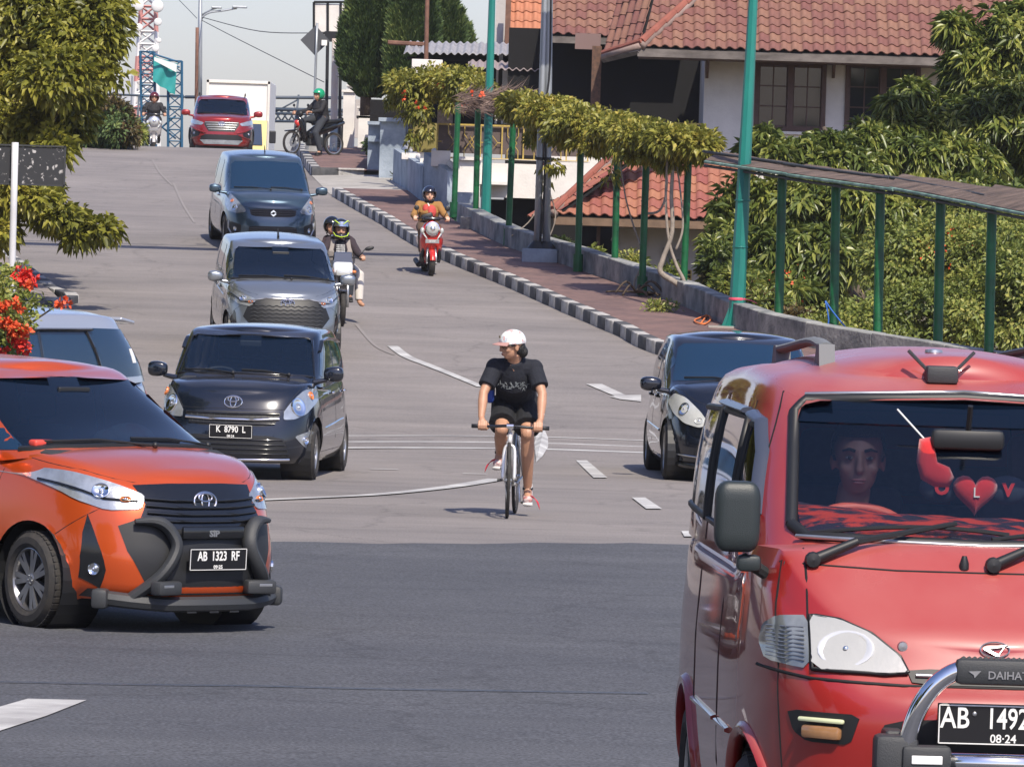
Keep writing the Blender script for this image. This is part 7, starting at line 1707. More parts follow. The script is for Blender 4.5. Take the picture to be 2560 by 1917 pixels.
T=vine('dry bare vine stems matted over the middle of the pergola',None,0,dead=[BV(1030,215,112,60,14,.7),BV(1085,212,111,55,12,.6),BV(1010,235,112,35,16,.5),BV(1055,235,112,30,12,.4)],flowers=[BV(1040,205,111.5,20,8,.2)]);rebase(T,(-.8,112,1.9))
T=vine('long thick leafy vine with orange flowers over the near half of the pergola',[BV(1130,232,107.5,45,22,.9),BV(1190,240,105.5,60,20,1),BV(1250,262,102.5,60,22,1),BV(1320,277,99.5,60,22,1),BV(1390,294,97,60,21,1),BV(1450,302,94.5,55,21,1),BV(1510,312,93,38,18,.7),BV(1225,285,102.5,40,20,.6),BV(1290,305,100,40,16,.6),BV(1400,325,96.5,50,14,.6)],2900,hang=[BV(1160,275,106,20,16,.3),BV(1300,310,101,16,20,.3),BV(1350,325,99,22,18,.3),BV(1440,345,95.5,14,26,.2),BV(1462,340,95,16,20,.2),BV(1195,360,105,16,8,.1),BV(1175,385,105,8,20,.1),BV(1150,300,106,14,14,.2),BV(1500,330,94,18,10,.2),BV(1320,380,99.5,8,16,.1)],flowers=[BV(1140,250,107.5,14,8,.1),BV(1290,285,101,20,12,.2),BV(1320,300,100,16,10,.1),BV(1440,288,95,16,6,.1),BV(1470,286,94.6,12,6,.1),BV(1180,350,105,8,6,.1),BV(1220,252,104.5,30,8,.2)],seed=3,sg=60)
mb=MB();
for pts,r in((((1478,664),(1470,620),(1428,590),(1432,560),(1452,500),(1450,420),(1455,350)),.055),(((1480,662),(1478,610),(1462,575),(1445,520),(1438,430),(1442,340)),.035),(((1460,540),(1475,490),(1468,400),(1458,330)),.022),(((1376,640),(1370,610),(1390,560),(1372,500),(1352,430),(1340,350)),.022),(((1390,462),(1425,455),(1440,410),(1440,350)),.024)):
 D_=PP[-1].y-.1 if pts[0][0]>1400 else PP[-2].y+.2;mb=MB();mb.tube(curve_pts([at(u,v,D_)for u,v in pts],5),[r*(1-.5*i/((len(pts)-1)*5))for i in range((len(pts)-1)*5+1)],7);mb.build('vine_stem',M_barkp,T,True)
mb=MB()
for pts in(((1178,530),(1200,470),(1185,400),(1190,340)),((1105,510),(1150,470),(1172,400),(1165,310)),((1320,520),(1335,470),(1325,400),(1318,320))):mb=MB();mb.tube(curve_pts([at(u,v,104)for u,v in pts],5),.012,5);mb.build('thin_stem',M_barkp,T,True)
rebase(T,(1.5,101,1.3))
mb=MB();r=random.Random(4);c0=ground_at(1375,640,.16)
for i in range(12):a=r.uniform(0,6.3);mb.tube(curve_pts([c0+Vector((0,0,.06)),c0+Vector((math.cos(a)*.25,math.sin(a)*.25,r.uniform(.05,.3))),c0+Vector((math.cos(a)*.5,math.sin(a)*.4,r.uniform(0,.06)))],4),.018,5)
tag(mb.build('cut_branches',M_twig,None,True),'dark tangle of cut branches at the foot of a pergola post','branches',kind='stuff')
T=empty('weed_clump',(0,0,0),'sparse yellow-green weeds on the pavement at the foot of the pale vine trunk','plant');g0=ground_at(1425,672,.16);fol('leaves',[((g0.x,g0.y,g0.z+.06),(.30,.3,.07))],60,6,.08,.035,M_leaf_s,T,rp_,mode='spray',cl=.06,shell=0,up=1.0);rebase(T,tuple(g0))
def flame(lab,spires,D,n,parts=None):
 T=empty('conifer',(0,0,0),lab,'tree');P=[];Dn=[]
 for(u,vt,vb,hw)in spires:
  k=int(n*hw*(vb-vt)/5200);t=rp_.random(k)**.8;a=rp_.random(k)*2*math.pi;s=12530/D
  top=at(u,vt,D);bot=at(u,vb,D);rr=hw/s*np.clip(1.25*t*(1.35-t)**.6+.04,0,1.1)*(1+.22*np.sin(a*5+t*17))*(.62+.42*rp_.random(k))
  x=top.x+(bot.x-top.x)*t+np.cos(a)*rr;y=top.y+np.sin(a)*rr*.9;z=top.z+(bot.z-top.z)*t
  P.append(np.stack([x,y,z],1));Dn.append(unit(np.stack([np.cos(a)*.75,np.sin(a)*.75,.9+.4*rp_.random(k)],1)+rp_.normal(size=(k,3))*.25))
 P=np.concatenate(P);Dn=np.concatenate(Dn);V,F=leaf_geo(P,Dn,unit(rp_.normal(size=P.shape)),.22*(.5+rp_.random(len(P))),.075*(.6+.8*rp_.random(len(P))))
 o=np_mesh('crown',V,F,M_leaf_c,T);o['kind']='stuff'
 u,vt,vb,hw=spires[0];mb=MB();mb.tube([at(u,vb+60,D),at(u,vb-20,D),at(u,vt+40,D)],[.14,.12,.03],8);mb.build('trunk',M_bark,T,True);q=at(u,vb+60,D);rebase(T,(q.x,D,q.z));return T
flame('tall dense dark conifer leaning over the white gate pillars',[(790,-60,190,34),(768,-10,180,26),(815,-20,190,30),(750,50,150,14),(838,-5,150,24),(826,50,190,36),(800,100,212,30),(780,40,170,24),(846,60,150,16)],137,26000)
flame('broad dark conifer directly behind the sheet roofed annexe',[(880,-30,190,30),(860,0,200,24),(905,5,170,26),(895,60,200,40),(925,-30,160,20),(868,70,190,24),(912,50,160,18)],136,22000)
flame('group of slim pointed conifer spires left of the orange gable roof',[(955,-20,110,16),(975,0,110,13),(940,-40,110,18),(990,30,110,9)],142,26000)
flame('tiny pointed conifer top showing above the sheet roof',[(1003,60,112,9),(1010,78,112,6)],150,30000)
T=empty('shrub',(0,0,0),'dark low shrub growing at the foot of the pale blue end wall','shrub');fol('foliage',[B(810,315,133,20,14,.4),B(850,310,130,10,8,.2)],160,7,.10,.045,M_leaf_c,T,rp_,mode='spray',cl=.08,shell=.1);rebase(T,(-3.2,133,3))
T=empty('grass_tuft',(0,0,0),'dry grass along the foot of the white garden wall','grass',kind='stuff');fol('blades',[((-1.7,126.2,zroad(126)+.22),(.5,.8,.10)),((-1.55,122.5,zroad(122)+.2),(.16,2.2,.10)),((-2.4,127,zroad(127)+.2),(.5,.4,.06))],420,6,.12,.02,M_leaf_v,T,rp_,mode='spray',cl=.08,shell=0,up=2.0);rebase(T,(-1.7,126,2.6))
src_=None
for k,(x,y)in enumerate(((-13,14),(-15,27),(-14,5),(-14.5,66),(-17,80),(-20,96),(-16.5,52))):
 if src_ is None:
  T=empty('roadside_tree',(0,0,0),'roadside tree outside the picture on the left, mirrored in the red minivan','tree','trees left of the crossing')
  fol('crown',[((x,y,4.6),(3.4,3.4,2.4)),((x+1.2,y+1,3.2),(2.2,2.2,1.4)),((x-1,y-1,5.8),(2.4,2.4,1.5))],2600,6,.30,.17,M_leaf_l,T,rp_,mode='spray',cl=.35,shell=.5,gap=.12)
  limbs((x,y,0),T,[(x,y,5),(x+1.2,y+1,3.6),(x-1,y-1,6)],M_bark,.22,rp_);rebase(T,(x,y,0));src_=T
 else:c_=copy_tree(src_);c_.location=(x,y,0);c_.rotation_euler=(0,0,1.3*k);c_.scale=(1+.21*k,)*3
 # PEOPLE AND TWO-WHEELERS
def V3(*a):return Vector(a)
def grip_hand(mb,wrist,c,side,s=1.0,rb=.017):
 "palm, four unequal fingers curled round a bar along y through c, thumb from the side of the palm"
 d=(c-wrist).normalized();knu=c+V3(-.004,0,rb+.022)*1.0
 mb.tube([wrist,wrist.lerp(knu,.45),knu],[.024*s,.031*s,.027*s],10);
 for k,(ln,r)in enumerate(((1.0,.0095),(1.06,.010),(1.0,.0095),(.86,.0082))):
  y=side*(-.033+.022*k)*s;pts=[]
  pts.append(knu+V3(-.022,y,-.002));pts.append(knu+V3(.010,y,.004))
  for a in(20,-35,-95,-150):pts.append(c+V3(math.cos(R(a))*(rb+.013),y,math.sin(R(a))*(rb+.013))*1.0)if a>-150*ln else None
  mb.tube(pts,[r*1.05,r*1.05]+[r]*(len(pts)-2),8);mb.ball(pts[-1],r,8,6)
  mb.ball(pts[1],r*1.15,8,6)
 th=[wrist.lerp(knu,.5)+V3(0,-side*.018,-.004),c+V3(-.02,-side*.050,.012),c+V3(.004,-side*.055,-.012),c+V3(.012,-side*.040,-.022)]
 mb.tube(th,[.014,.012,.010,.009],8);mb.ball(th[-1],.009,8,6)
def person(label,J,loc_root,skin=None,top=None,bottom=None,sleeve=.5,leg=.5,shoe=None,voxel=.012,head_s=1.08,fwd=(1,0,0),up=(0,0,1),face=True,hands='grip',bar=None,build=1.0,hair=True,sleeve_r=1.35,group=None,top_low=0,neckhole=True,leg_r=1.25,hair_col=None):
 skin=skin or M_skin;root=empty('person',(0,0,0),label,'person',group);g={k:Vector(v)for k,v in J.items()};mb=MB();b=build
 C=g['head'];Mx=head_mb(mb,C,fwd,up,head_s);hb=C+Mx@V3(-.015,0,-.055)*head_s
 mb.tube([g['neck'],g['neck'].lerp(hb,.6),hb],[.060*b,.054*b,.055],12)
 mb.tube([g['pelvis'],g['pelvis'].lerp(g['chest'],.5),g['chest'],g['chest'].lerp(g['neck'],.75),g['neck']+V3(0,0,.01)],[.145*b,.135*b,.150*b,.10*b,.058*b],16)
 for s,k in((1,'l'),(-1,'r')):
  sh,el,wr,hp,kn,an,to=[g[q+k]for q in('sh_','el_','wr_','hip_','kn_','an_','toe_')]
  mb.ball(sh,(.062*b,)*3,12,8);mb.tube([g['chest'].lerp(g['neck'],.45),sh],[.085*b,.060*b],10)
  mb.tube([sh,sh.lerp(el,.5),el,el.lerp(wr,.35),wr],[.054*b,.046*b,.039*b,.041*b,.026*b],12);mb.ball(el,(.040*b,)*3,10,8)
  mb.tube([g['pelvis']+V3(0,s*.05,0),hp,hp.lerp(kn,.4),kn,kn.lerp(an,.35),an.lerp(kn,.15),an],[.10*b,.092*b,.078*b,.056*b,.058*b,.040*b,.036*b],12);mb.ball(kn,(.058*b,)*3,10,8)
  mb.tube([an,an.lerp(to,.5)+V3(0,0,-.015),to],[.038,.038,.028],8)
  if hands=='grip' and bar:grip_hand(mb,wr,Vector(bar[k]),s)
  else:mb.ball(wr+(wr-el).normalized()*.05,(.035,.03,.05),10,8)
 body=remesh(mb,'body',voxel,skin,root,3)
 if top:
  t=MB();e=.022*b+.008
  t.tube([g['pelvis']+V3(0,0,-.04+top_low),g['pelvis'].lerp(g['chest'],.5),g['chest'],g['chest'].lerp(g['neck'],.55),g['neck']+(g['neck']-g['chest'])*.03],[.150*b+e,.142*b+e,.158*b+e,.118*b+e*.6,.070*b+.004],20)
  for s,k in((1,'l'),(-1,'r')):
   sh,el,wr=g['sh_'+k],g['el_'+k],g['wr_'+k];t.tube([g['chest'].lerp(g['neck'],.4),sh],[.105*b,.075*b],12);t.ball(sh,(.078*b,)*3,14,10)
   full=sh.lerp(el,min(1,sleeve*2))if sleeve<=.5 else None
   if sleeve<=.5:t.tube([sh,full],[.072*b,.062*b*sleeve_r],14)
   else:t.tube([sh,sh.lerp(el,.6),el,el.lerp(wr,(sleeve-.5)*2*.96)],[.070*b,.062*b,.056*b,.044*b],14);t.ball(el,(.054*b,)*3,10,8)
  remesh(t,'top',voxel,top,root,3)
 if bottom:
  t=MB();t.tube([g['pelvis']+V3(0,0,.09),g['pelvis']+V3(0,0,-.02)],[.155*b,.165*b],18);t.ball(g['pelvis']+V3(-.02,0,-.02),(.17*b,.175*b,.13*b),14,10)
  for s,k in((1,'l'),(-1,'r')):
   hp,kn,an=g['hip_'+k],g['kn_'+k],g['an_'+k];t.tube([g['pelvis']+V3(0,s*.05,0),hp],[.13*b,.115*b],12)
   if leg<=.5:t.tube([hp,hp.lerp(kn,.5),hp.lerp(kn,leg*2)],[.115*b,.105*b,.098*b*leg_r/1.1],16)
   else:t.tube([hp,hp.lerp(kn,.5),kn,kn.lerp(an,(leg-.5)*2)],[.115*b,.098*b,.080*b,.062*b],14);t.ball(kn,(.078*b,)*3,10,8)
  remesh(t,'trousers' if leg>.5 else 'shorts',voxel,bottom,root,3)
 if shoe:
  for s,k in((1,'l'),(-1,'r')):
   an,to=g['an_'+k],g['toe_'+k];d=(to-an);d.z*=.6;mbs=MB();hl=an-d.normalized()*.045+V3(0,0,-.055)
   mbs.tube([hl,an+V3(0,0,-.055),to+V3(0,0,-.012),to+d.normalized()*.03+V3(0,0,-.012)],[.034,.048,.044,.028],12,flat=.85);mbs.tube([an+V3(0,0,-.05),an+V3(0,0,.012)],[.046,.043],12)
   o=remesh(mbs,'shoe',.008,shoe,root,2);so=MB();so.tube([hl+V3(0,0,-.026),to+d.normalized()*.035+V3(0,0,-.040)],[.040,.044],12,flat=.4);so.build('shoe_sole',M_dark if shoe is not M_shoe else M_sole,o,True)
 if face:face_parts(root,C,Mx,head_s,None,M_lip)
 if hair:hair_cap(root,C,Mx,head_s,M_hair,1.06,-.03)
 return root,C,Mx,body
M_sole=mat('white_sole',(.65,.64,.62),.6);M_shoe=mat('white_red_shoe',(.72,.70,.68),.6,noise=.9,nscale=24,color2=(.35,.04,.04));M_tee=mat('black_tee',(.010,.012,.020),.9,bump=.5,bscale=11);M_shorts=mat('black_shorts',(.009,.010,.013),.9,bump=.5,bscale=9)
def helmet(parent,C,Mx,s,m,visor=None,full=False,strap=True,name='helmet'):
 bm=bmesh.new();bmesh.ops.create_uvsphere(bm,u_segments=30,v_segments=20,radius=1);vs=[V3(v.co.x*.135-.012,v.co.y*.118,v.co.z*.128+.030)for v in bm.verts]
 lo=-.09 if full else-.075
 def ok(f):
  c_=sum((vs[v.index]for v in f.verts),Vector())/len(f.verts)
  if c_.z<lo:return False
  if full:return not(c_.x>.045 and-.045<c_.z<.055)
  return not(c_.x>.035 and c_.z<.050)
 keep=[[v.index for v in f.verts]for f in bm.faces if ok(f)];mb=MB();mb.add([C+Mx@v*s for v in vs],keep);bm.free()
 me=mb.mesh(name,fix=False);o=bpy.data.objects.new(name,me);md=None;COL.objects.link(o);o.parent=parent;me.materials.append(m);smooth_me(me,True)
 mo=o.modifiers.new('t','SOLIDIFY');mo.thickness=.012;mo.offset=-1
 if full:
  mb=MB();mb.tube([C+Mx@V3(.085,sg*.085,-.075)*s if False else C+Mx@V3(a,b,-.078)*s for a,b in((.03,.105),(.10,.075),(.132,0),(.10,-.075),(.03,-.105))],.026*s,8);mb.build('chin_bar',m,o,True)
 if visor:
  mb=MB();rows=[]
  for z in np.linspace(-.035,.075,6):
   for a in np.linspace(-1.15,1.15,13):rr=.140-.25*(z-.02)**2*8;rows.append(C+Mx@V3(math.cos(a)*rr-.008,math.sin(a)*rr*.88,z)*s)
  mb.add(rows,grid_faces(6,13));mb.build('visor',visor,o,True)
 if strap:
  mb=MB();mb.tube([C+Mx@V3(*q)*s for q in((0,.082,-.04),(.02,.06,-.10),(.03,0,-.125),(.02,-.06,-.10),(0,-.082,-.04))],.008*s,5);mb.build('chin_strap',M_dark,o,True)
 return o
def set_at(root,p,yaw,pitch=0,lean=0):
 a=R(yaw);h=Vector((math.sin(a),-math.cos(a),0));root.location=p;root.rotation_euler=Euler((lean,pitch,math.atan2(h.y,h.x)))
def spoked_wheel(parent,x,z,r,w,rim_m,n=28,tyre_m=None,disc=False,steer=0,name='wheel',rr=None):
 rr=rr or r-w*1.0;mt=MB();mt.lathe([(rr,-w*.35),(r-w*.35,-w*.5),(r-w*.06,-w*.32),(r,0),(r-w*.06,w*.32),(r-w*.35,w*.5),(rr,w*.35)],axis='y',seg=44,closed=True);t=mt.build(name,tyre_m or M_tyre,parent,50);t.location=(x,0,z);t.rotation_euler=(0,0,steer)
 mr=MB();mr.lathe([(rr+.004,-w*.30),(rr+.004,w*.30),(rr-.014,w*.25),(rr-.014,-w*.25)],axis='y',seg=44,closed=True);mr.build('rim',rim_m,t,50)
 ms=MB();ms.lathe([(.0,.035),(.018,.035),(.014,0),(.018,-.035),(0,-.035)],axis='y',seg=14)
 for k in range(n):
  a=2*math.pi*k/n;b=a+(.35 if k%2 else-.35);s=.028 if(k//2)%2 else-.028;ms.tube([(math.cos(b)*.018,s,math.sin(b)*.018),(math.cos(a)*(rr-.01),0,math.sin(a)*(rr-.01))],.0016,4)
 ms.build('spokes',M_alloy,t,True)
 if disc:md=MB();md.lathe([(.05,.045),(.11,.045),(.11,.049),(.05,.049)],axis='y',seg=24,closed=True);md.build('brake_disc',M_alloy,t)
 return t
def make_cyclist():
 root=empty('bicycle',(0,0,0),'slim silver and black bicycle with a flat handlebar ridden down the middle of the crossing','bicycle')
 fr=mat('silver_frame',(.62,.63,.62),.3,.6,noise=.2,nscale=8);bk=M_gloss;rr=.333
 spoked_wheel(root,0,rr,rr,.030,mat('black_rim',(.05,.045,.045),.35),24,steer=R(5));spoked_wheel(root,-1.0,rr,rr,.030,MATS['black_rim'],24)
 f=MB();ht,hb=V3(-.105,0,.74),V3(-.075,0,.63)
 for s in(1,-1):f.tube(curve_pts([V3(-.08,s*.0,.64),V3(-.072,s*.040,.61),V3(-.04,s*.050,.48),V3(0,s*.052,rr)],4),[.015]*12+[.010],10)
 f.tube([hb,ht],.020,12);f.build('fork',mat('white_silver_fork',(.70,.69,.68),.3,.4),root,True)
 f=MB();bb=V3(-.60,0,.28);st=V3(-.765,0,.78);f.tube([ht-V3(0,0,.03),st],.015,10);f.tube([hb+V3(0,0,.02),bb],.019,10);f.tube([bb,st],.015,10)
 for s in(1,-1):f.tube([bb+V3(0,s*.03,0),V3(-1,s*.06,rr)],.010,8);f.tube([st-V3(0,-s*.01,.03),V3(-1,s*.06,rr)],.008,8)
 f.tube([bb-V3(0,.04,0),bb+V3(0,.04,0)],.022,12);f.build('frame',fr,root,True)
 f=MB();f.tube([st,V3(-.80,0,.92)],.013,8);f.build('seat_post',bk,root,True);f=MB();f.tube([V3(-.93,0,.945),V3(-.86,0,.945),V3(-.76,0,.945),V3(-.66,0,.94)],[.05,.07,.03,.018],12,flat=.5);f.build('saddle',M_dark,root,True)
 f=MB();f.tube([V3(-.10,0,.73),V3(-.108,0,.80),V3(-.06,0,.805)],[.016,.016,.018],10);f.lathe([(.022,-.03),(.022,.03)],axis='y',c=(-.055,0,.805),seg=12);f.build('stem',M_chrome,root,True)
 f=MB();f.tube(curve_pts([V3(-.085,-.335,.795),V3(-.07,-.2,.795),V3(-.055,-.05,.805),V3(-.055,.05,.805),V3(-.07,.2,.795),V3(-.085,.335,.795)],5),.0135,10);hb_=f.build('handlebar',bk,root,True)
 f=MB();
 for s in(1,-1):f.tube([V3(-.083,s*.24,.795),V3(-.087,s*.342,.795)],.018,10)
 f.build('grips',M_dark,hb_,True)
 f=MB();a=R(78);pd=V3(math.cos(a),0,-math.sin(a))*.165;f.tube([bb+V3(0,.055,0),bb+pd+V3(0,.07,0)],.009,8);f.tube([bb-V3(0,.06,0),bb-pd-V3(0,.075,0)],.009,8)
 pts=[(.0,.05),(.085,.05),(.09,.053),(.085,.056),(0,.056)];f.lathe(pts,axis='y',c=bb-V3(0,.105,0),seg=30);f.build('crankset',M_alloy,root,40)
 for s in(1,-1):f=MB();f.rbox(bb+pd*s+V3(0,s*.125,0),(.09,.09,.018),.006);f.build('pedal',M_dark,root)
 f=MB();c2=bb-V3(0,.05,0)
 f.tube([c2+V3(0,0,.085),V3(-1,-.05,rr+.035)],.004,4);f.tube([c2+V3(0,0,-.085),V3(-1,-.05,rr-.035)],.004,4);f.build('chain',M_dark,root)
 f=MB();f.tube([V3(-.03,-.055,rr),V3(.005,-.062,rr),V3(.005,-.095,rr)],.012,8);f.tube([V3(.005,.06,rr),V3(.005,.08,rr)],.012,8);f.build('axle_nuts',M_dark,root)
 bar={'l':(-.078,.245,.795),'r':(-.078,-.245,.795)}
 J=dict(pelvis=(-.76,0,1.02),chest=(-.47,.005,1.235),neck=(-.315,0,1.385),head=(-.245,-.015,1.505),sh_l=(-.37,.175,1.31),sh_r=(-.37,-.175,1.31),el_l=(-.235,.262,1.09),el_r=(-.235,-.258,1.08),wr_l=(-.125,.262,.865),wr_r=(-.125,-.262,.865),hip_l=(-.70,.10,.985),hip_r=(-.70,-.10,.985),kn_l=(-.335,.135,.735),kn_r=(-.325,-.095,.765),an_l=(-.60,.135,.235),an_r=(-.64,-.125,.545),toe_l=(-.49,.145,.155),toe_r=(-.53,-.135,.465))
 root2,C,Mx,body=person('cyclist in a black tee and shorts and white floral cap, looking sideways',J,None,top=M_tee,bottom=M_shorts,sleeve=.36,leg=.40,shoe=M_shoe,voxel=.0062,fwd=(.42,-.90,-.10),up=(.05,.04,1),bar=bar,hair=False,build=1.05,head_s=1.06,sleeve_r=1.2,leg_r=1.3,face=True)
 L=lambda*a:C+Mx@V3(*a)*1.04
 mb=MB();mb.ball(L(-.055,0,-.02),(.062,.075,.075),16,10,rot=Mx);mb.ball(L(-.085,.01,-.055),(.048,.06,.055),16,10,rot=Mx)
 for sg in(1,-1):mb.ball(L(.022,sg*.070,.020),(.030,.012,.022),10,8,rot=Mx)
 remesh(mb,'hair',.007,M_hair,root2,3)
 capm=mat('floral_cap',(.78,.77,.74),.85,noise=1.0,nscale=16,color2=(.45,.60,.68));rpn=[q for q in capm.node_tree.nodes if q.type=='VALTORGB'][0];rpn.color_ramp.elements[0].position=.46;rpn.color_ramp.elements[1].position=.52;e=rpn.color_ramp.elements.new(.42);e.color=(.62,.35,.33,1)
 bm=bmesh.new();bmesh.ops.create_uvsphere(bm,u_segments=28,v_segments=18,radius=1);vs=[V3(v.co.x*.116-.004,v.co.y*.095,v.co.z*.100+.040)for v in bm.verts];keep=[[v.index for v in f.verts]for f in bm.faces if sum(vs[v.index].z for v in f.verts)/len(f.verts)>.028]
 mb=MB();mb.add([L(*v)for v in vs],keep);bm.free();cp=mb.build('cap',capm,root2,True,fix=False)
 mb=MB();rows=[]
 for i in range(6):
  for j in range(13):a=-1.05+2.1*j/12;t=i/5;rr_=1+.62*t*math.cos(a*.75);rows.append(L(math.cos(a)*.113*rr_,math.sin(a)*.092*(1+.06*t),.040-.022*t+.020*math.cos(a)*t*.6-.012*abs(math.sin(a))*t))
 mb.add(rows,grid_faces(6,13));mb.add([r_-Mx@V3(0,0,.004)for r_ in rows],[q[::-1]for q in grid_faces(6,13)]);mb.build('cap_brim',mat('dusty_pink_brim',(.40,.22,.20),.8),cp,True)
 mb=MB();mb.rbox(L(.112,.0,.085),(.006,.03,.02),.002,rot=Mx);mb.build('cap_patch',mat('cap_patch',(.20,.16,.08),.7),cp)
 gl=MB()
 for sg in(1,-1):
  pts=[L(.093,sg*.034+.024*math.cos(a),.004+.017*math.sin(a))for a in np.linspace(0,2*math.pi,17)];gl.tube(pts,.0028,6,cap=False);gl.tube([L(.090,sg*.058,.010),L(.06,sg*.082,.012),L(-.01,sg*.086,.005)],.0028,6)
 gl.tube([L(.096,.010,.008),L(.098,0,.010),L(.096,-.010,.008)],.0025,6);g_=gl.build('glasses',M_gloss,root2,True)
 lens=MB()
 for sg in(1,-1):lens.add([L(.093,sg*.034+.023*math.cos(a),.004+.016*math.sin(a))for a in np.linspace(0,2*math.pi,17)[:-1]],[tuple(range(16))])
 lens.build('lenses',glass('spectacle_glass',(.35,.38,.42),1.5),g_)
 mb=MB();mb.lathe([(.031,-.003),(.033,0),(.031,.003)],c=(-.15,.262,.915),seg=20);mb.build('wristband',M_pfgw,root2,True)
 top=[o for o in root2.children if o.name.startswith('top')][0];t=BVHTree.FromPolygons([v.co for v in top.data.vertices],[p.vertices for p in top.data.polygons]);pr=MB();r=random.Random(8)
 def onshirt(y,z,o=.003):
  p,n,i,d=t.ray_cast(Vector((1,y,z)),Vector((-1,0,0)));return p+n*o if p is not None else None
 ctr=[]
 for k in range(46):
  y0=-.125+.235*(k/45)+r.uniform(-.01,.01);z0=1.150+.020*math.sin(k*.7)+r.uniform(-.012,.018)*(1-abs(k-22)/30);pts=[onshirt(y0,z0),onshirt(y0+r.uniform(-.014,.014),z0+r.uniform(-.016,.02)),onshirt(y0+r.uniform(-.02,.02),z0+r.uniform(-.02,.024))]
  if all(p is not None for p in pts):pr.tube(pts,.0014,4)
 pr.build('shirt_print',mat('print_grey',(.36,.40,.42),.7),top)
 mb=MB();pts=[]
 q=[onshirt(y,z,.0015)for y,z in((-.052,1.375),(-.030,1.335),(.0,1.285),(.004,1.283),(.034,1.335),(.056,1.375))]
 if all(p is not None for p in q):mb.add(q,[tuple(range(len(q)))]);mb.build('neckline',M_skin,body)
 for k,s in(('l',1),('r',-1)):
  to=Vector(J['toe_'+k]);mb=MB();rl=random.Random(s)
  for i in range(5):mb.tube(curve_pts([to+V3(-.02,s*.01,.03),to+V3(.01,s*(.05+.01*i),.02-.01*i),to+V3(.02,s*(.085+.006*i),-.03-.015*i)],3),.0026,4)
  mb.build('shoe_laces',mat('red_laces',(.55,.03,.06),.7),root2,True)
  an=Vector(J['an_'+k]);mb=MB();mb.tube([an+V3(0,0,-.01),an+V3(.01,0,.05)],[.045,.040],14);mb.build('sock',M_pfgw,root2,True);mb=MB();mb.tube([an+V3(0.0,0,.0),an+V3(.004,0,.018)],[.0475,.0465],14);mb.build('sock_band',M_dark,root2,True)
 mb=MB();mb.rbox((-.50,-.215,1.07),(.16,.07,.16),.03);mb.tube(curve_pts([(-.50,-.20,1.12),(-.42,-.10,1.30),(-.40,.10,1.36)],5),.010,6);o=mb.build('shoulder_bag',mat('blue_bag',(.02,.06,.32),.6),None,True);tag(o,'small blue shoulder bag under the cyclist\'s right arm','bag')
 return root,root2,o
